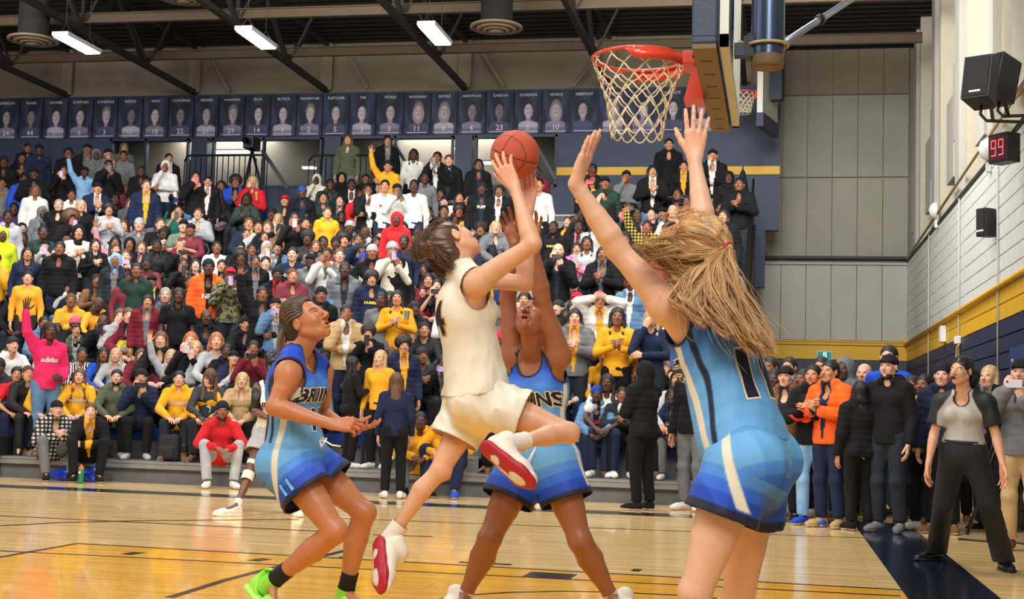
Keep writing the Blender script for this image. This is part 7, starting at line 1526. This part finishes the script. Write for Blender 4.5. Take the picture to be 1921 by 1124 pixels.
# front row, seated with their feet on the first deck
FR = [(34, 716, 'sn', 'trd', 'k', '2', {'pants': 'nv'}), (91, 719, 'sn', 'hgd', 'B', '1', {'txt': ('HUMBER', 'wh', .075, .62), 'pants': 'bk'}), (150, 717, 'sn', 'hgd', 'B', '1', {'txt': ('HUMBER', 'wh', .075, .62), 'pants': 'bk'}), (220, 716, 'sn', 'hol', 'k', '1', {'beard': 1, 'pants': 'bk', 'shoes': 'lg'}),
      (266, 722, 'sp', 'jnv/nv', 'e', '2', {'pants': 'bk', 'shoes': 'lg'}), (337, 725, 'sn', 'hgd', 'k', '1', {'txt': ('HUMBER', 'wh', .075, .62), 'pants': 'ch', 'shoes': 'br', 'boot': True}), (392, 734, 'sn', 'wgd', 'b', '1', {'pants': 'ch', 'txt': ('O', 'wh', .16, .45)}), (455, 730, 'sn', 'jtn', 'y', '1', {'pants': 'bk'})]
for (x, y, pa, tc_, hr, sk, kw) in FR:
    cl = tc_[1:].split('/'); spectator(x, y, pa, tc_[0], cl[0], hr, sk, inner=cl[1] if len(cl) > 1 else None, k=0, **kw)
FB = [(107, 768, 'fc', 'jpd/gd', 'c', '1', {'pants': 'gy', 'shoes': 'bk', 'txt': None}), (170, 772, 'fh', 'jbk/gd', 'b', '1', {'pants': 'bk', 'shoes': 'bk'}), (417, 772, 'fn', 'hrd', 'e', '3', {'pants': 'lg', 'shoes': 'wh', 'beard': 1}), (789, 790, 'fn', 'hgd', 'k', '4', {'pants': 'gy', 'shoes': 'bk'}), (840, 775, 'fn', 'wgd', 'k', '2', {'pants': 'nv', 'shoes': 'bl'}), (1000, 800, 'fn', 'jch', 'k', '2', {'pants': 'nv', 'shoes': 'wh'})]
for (x, y, pa, tc_, hr, sk, kw) in FB:
    cl = tc_[1:].split('/'); spectator(x, y, pa, tc_[0], cl[0], hr, sk, inner=cl[1] if len(cl) > 1 else None, Y=Y0 - .22, **kw)
GB = 'people standing by the baseline'
SB = [(1474, 708, 15.6, 'tn', 'jbr', 'c', '1', dict(pants='bk')), (1525, 705, 15.2, 'tc', 'jbk/bk', 'k', '2', dict(pants='lb', beard=1, shoes='bl')), (1556, 698, 15.0, 'tc', 'jorr/nv', 'k', '2', dict(pants='nv', shoes='tn')), (1583, 694, 16.2, 'tn', 'Hgy', 'k', '4', {}), (1621, 702, 16.6, 'tn', 'jbk', 'o', '1', {}),
      (1667, 689, 14.7, 'tn', 'hbk', 'c', '1', dict(pants='ch', shoes='gy', beard=1)), (1667, 664, 16.4, 'tn', 'wbl', 'k', '1', {}), (1733, 723, 15.2, 'tc', 'tgd', 'k', '3', dict(pants='bk')), (1711, 725, 16.0, 'tn', 'jbk', 'K', '3', {}), (1768, 705, 14.9, 'tn', 'jnv', 'e', '1', dict(pants='bk')), (1855, 708, 15.4, 'tn', 'jbk', 'y', '1', {}), (1506, 712, 16.6, 'tn', 'jbk', 'K', '3', {}),
      (1452, 712, 16.4, 'tn', 'jbk', 'k', '4', {}), (1540, 690, 17.3, 'tn', 'jgd', 'k', '2', {}), (1915, 700, 13.2, 'tp', 'jgy', 'c', '1', dict(pants='tn')), (1600, 716, 17.4, 'tn', 'jbk', 'K', '2', {}), (1690, 716, 17.2, 'tn', 'jgy', 'b', '2', {}), (1640, 720, 17.6, 'tn', 'jmr', 'k', '3', {}), (1795, 722, 16.6, 'tn', 'jbk', 'K', '3', {}), (1480, 690, 17.8, 'tp', 'jgy', 'k', '2', {}), (1445, 690, 17.2, 'tu', 'jbk', 'k', '3', {})]
for (x, y, Y, pa, tc_, hr, sk, kw) in SB:
    cl = tc_[1:].split('/'); spectator(x, y, pa, tc_[0], cl[0], hr, sk, inner=cl[1] if len(cl) > 1 else None, Y=Y, group=GB, yaw=(PI - .45 + rng.uniform(-.2, .2)) + .75 * 0 if True else None, **kw)
# people on the floor in front of the stands, seen from behind or the side
spectator(1612, 735, 'tn', 'j', 'bk', 'K', '2', Y=14.8, yaw=.35, pants='bk', shoes='bk', group=GB, lab='person with long black curly hair, turned away, between orange jacket and black cap')
spectator(1207, 700, 'th', 'j', 'bk', 'E', '3', Y=16.4, yaw=.9, pants='bk', shoes='bk', group='people on the floor before the stands', lab='person in black hooded puffer jacket, turned away, standing on the floor by the stands')
spectator(1300, 690, 'tn', 'j', 'bk', 'k', '2', Y=16.7, yaw=2.6, pants='gy', shoes='wh', group='people on the floor before the stands', lab='person in black jacket and grey trousers standing half behind the blonde player')
spectator(744, 716, 'tn', 'w', 'nv', 'x', '1', Y=16.6, yaw=.25, pants='bk', shoes='wh', group='people on the floor before the stands', lab='person with long brown hair in navy sweater, seen from behind, left of the shooter')
spectator(664, 684, 'tc', 'w', 'bk', 'K', '3', Y=Y0 + .3, z0=TZ(0), yaw=-.9, pants='bk', shoes='wh', group='people on the floor before the stands', lab='person in black with long black hair turned away beside the braided player')
spectator(711, 712, 'tn', 'w', 'gd', 'y', '1', Y=Y0 + .3, z0=TZ(0), pants='bk', shoes='wh', size=.92, group='people on the floor before the stands', lab='fair person in yellow top facing the court beside the long brown hair', yaw=PI - .2)
spectator(757, 650, 'tn', 'j', 'nv', 'a', '2', Y=Y0 + .9, z0=TZ(0) + .1, inner='gd', pants='nv', yaw=PI + .5, group='people on the floor before the stands', lab='person with curly black hair in navy and yellow jacket, smiling, left of the shooter')
print('listed', len(ROOTS), _t.time() - _T0 if '_T0' in globals() else '')
# the rest of the packed crowd behind and between them: one joined object
HEADS = [(d['x'], d['y']) for d in ROOTS]
VC = {}
def geo(me):
    if me.name not in VC:
        ky = me.name.split('.')[0]; o = bpy.data.objects.new('t', me); COL.objects.link(o); dm = o.modifiers.new('d', 'DECIMATE'); dm.ratio = dict(body=.17, top=.10, trousers=.10).get(ky, .22); dg = bpy.context.evaluated_depsgraph_get(); key_ = me.name; me = bpy.data.meshes.new_from_object(o.evaluated_get(dg)); bpy.data.objects.remove(o)
        n = len(me.vertices); co = np.zeros(n * 3, np.float32); me.vertices.foreach_get('co', co); at = me.color_attributes['Col']; c = np.zeros(n * 4, np.float32); at.data.foreach_get('color', c)
        me.calc_loop_triangles(); q = np.zeros(len(me.loop_triangles) * 3, np.int32); me.loop_triangles.foreach_get('vertices', q); VC[key_] = (co.reshape(-1, 3), c.reshape(-1, 4)[:, :3], q.reshape(-1, 3)); bpy.data.meshes.remove(me); return VC[key_]
    return VC[me.name]
BV, BQ, BC, nb_ = [], [], [], 0
clear = [(395, 382, 505, 450), (262, 400, 280, 470) if False else (412, 430, 470, 475), (988, 385, 1062, 520), (0, 560, 55, 600), (300, 500, 330, 545), (818, 600, 850, 720), (690, 700, 860, 830)]
nf = 0
for k in range(0, NT + 1):
    for post in ('s', 't'):
        if post == 't' and k < 3: continue
        x = XS1 - .35
        while x > XL + 1:
            x -= .46 + rng.uniform(0, .18); J = pose(post, 'n'); yy = TY(k) + (.42 if post == 's' else .36); s = rng.uniform(.93, 1.04)
            if any(a - .1 < x < b + .1 for a, b in AIS): continue
            hx, hy, hz_ = proj((x, yy + (.22 if post == 's' else 0), TZ(k) + J['hd'][2] * s))
            if hx < -15: break
            if hy < (352 if hx < 1050 else 388) or (hy < 372 and rng.random() < .4): continue
            if any(a < hx < c and b < hy < d for a, b, c, d in clear): continue
            rr_ = 2540 * .26 / hz_
            if post == 't' and rng.random() < .45: continue
            if min(abs(hx - a) * 1.25 + abs(hy - b) for a, b in HEADS) < rr_ * .98: continue
            HEADS.append((hx, hy)); nf += 1
            w = np.array([-1.6, 5.0]) - np.array([x, yy]); ang = math.atan2(w[1], w[0]) - PI / 2 + rng.uniform(-.3, .3)
            arm = ['n', 'n', 'n', 'n', 'x', 'c', 'h', 'p'][int(rng.integers(8))]; cl = ['bk', 'bk', 'bk', 'bk', 'bk', 'bk', 'ch', 'ch', 'gy', 'nv', 'nv', 'mr', 'dg', 'lg', 'br', 'ol', 'gd', 'wh'][int(rng.integers(18))]; hr = ['k', 'K', 'k', 'a', 'b', 'B', 'c', 'e', 'K', 'n'][int(rng.integers(10))]; sk = '1233444'[int(rng.integers(7))]
            R_ = np.array([[math.cos(ang), -math.sin(ang), 0], [math.sin(ang), math.cos(ang), 0], [0, 0, 1]]) * s
            J = pose(post, arm)
            for me, c, l in ((m_body(post, arm), lin(SK[sk]), None), (m_top(post, arm, 'wjh'[int(rng.integers(3))]), lin(CC[cl]), None), (m_hair(SHAPE[hr]), lin(HC[hr]), J['hd']), (m_pants(post), lin(CC['bk']), None)):
                v, vc, q = geo(me); v = (v + (0 if l is None else l.astype(np.float32))) @ R_.T.astype(np.float32) + np.array([x, yy, TZ(k)], np.float32)
                isf = me.materials[0] == fab
                BV.append(v); BQ.append(q + nb_); nb_ += len(v); BC.append(np.tile(c[:3], (len(v), 1)) if isf else vc * np.array(c[:3]))
print('fillers', nf)
if nf:
    o = quadmesh('crowd', np.concatenate(BV), np.concatenate(BQ), mat('crowd_mixed', attr='Col', rough=.75), None, cols=np.concatenate(BC), kind='stuff')
    o['label'] = 'packed rows of further spectators filling the gaps in the stands'; o['category'] = 'crowd'
# labels that single each person out
ORD = ['floor', 'first', 'second', 'third', 'fourth', 'fifth', 'sixth', 'seventh', 'eighth', 'ninth', 'tenth', 'eleventh', 'twelfth', 'top']
def side(x):
    for lim, n in ((120, 'far left'), (300, 'left'), (480, 'above the braided player'), (640, 'right of the empty blue seats'), (830, 'left of the shooter'), (1000, 'behind the ball'), (1200, 'behind the raised arms'), (1460, 'right end')):
        if x < lim: return n
    return 'by the baseline'
from collections import Counter
for d in ROOTS:
    d['c'] = [d['lab']] if d['lab'] else [d['base'] + ', ' + d['verb'], d['base'] + ', ' + d['verb'] + ', ' + (ORD[d['row'] + 1] + ' row' if d['row'] >= 0 else 'near the floor'),
              d['base'] + ', ' + (ORD[d['row'] + 1] + ' row ' if d['row'] >= 0 else '') + side(d['x'])]
cnt_ = [Counter(d['c'][min(i, len(d['c']) - 1)] for d in ROOTS) for i in range(3)]
used = Counter()
for d in ROOTS:
    L = None
    for i in range(3):
        c = d['c'][min(i, len(d['c']) - 1)]
        if cnt_[i][c] == 1 and used[c] == 0 and len(c.split()) <= 16: L = c; break
    if L is None:
        nbs = sorted([e for e in ROOTS if e is not d], key=lambda e: abs(e['x'] - d['x']) + 1.5 * abs(e['y'] - d['y']))[:8]; L = d['base']
        for e in nbs:
            rel = ('left of' if d['x'] < e['x'] else 'right of') if abs(d['x'] - e['x']) > abs(d['y'] - e['y']) * .8 else ('above' if d['y'] < e['y'] else 'below')
            c = '%s, %s the %s' % (d['base'], rel, e['short'])
            if used[c] == 0 and len(c.split()) <= 16: L = c; break
    used[L] += 1; d['o']['label'] = L
# phones held up in the crowd
pm = mat('phone_case', objcol=True, rough=.3)
for i, d in enumerate(ROOTS):
    if d['arm'] != 'p': continue
    r = d['o']; J = d['J']; p = (J['wrR'] + J['wrL']) / 2 + V(.0, .03, .10)
    ph = MB().box((-.037, -.005, -.075), (.037, .005, .075)).build('phone', pm, None, bevel=.006); a = r.rotation_euler[2]; s = d['s']
    ph.location = (r.location[0] + s * (math.cos(a) * p[0] - math.sin(a) * p[1]), r.location[1] + s * (math.sin(a) * p[0] + math.cos(a) * p[1]), r.location[2] + s * p[2]); ph.rotation_euler = (0, PI / 2 if i % 3 == 0 else 0, a)
    ph.color = [srgb(24, 24, 28), srgb(200, 200, 206), srgb(30, 30, 36), srgb(196, 40, 60), srgb(190, 160, 210)][i % 5]; ln = MB().lathe([(0, .0), (.009, 0), (.009, .003)], (-.02, .006, .055), 10, axis=(0, 1, 0)).build('camera_lens', mat('lens_black', srgb(8, 8, 10), rough=.1), ph)
    ph['label'] = 'phone held up by ' + ' '.join(d['o']['label'].replace('person', 'the person').replace(' filming with phone', '').split()[:12]); ph['category'] = 'phone'; ph['group'] = 'phones held up in the crowd'
print('crowd', _t.time() - _T0 if '_T0' in globals() else '')
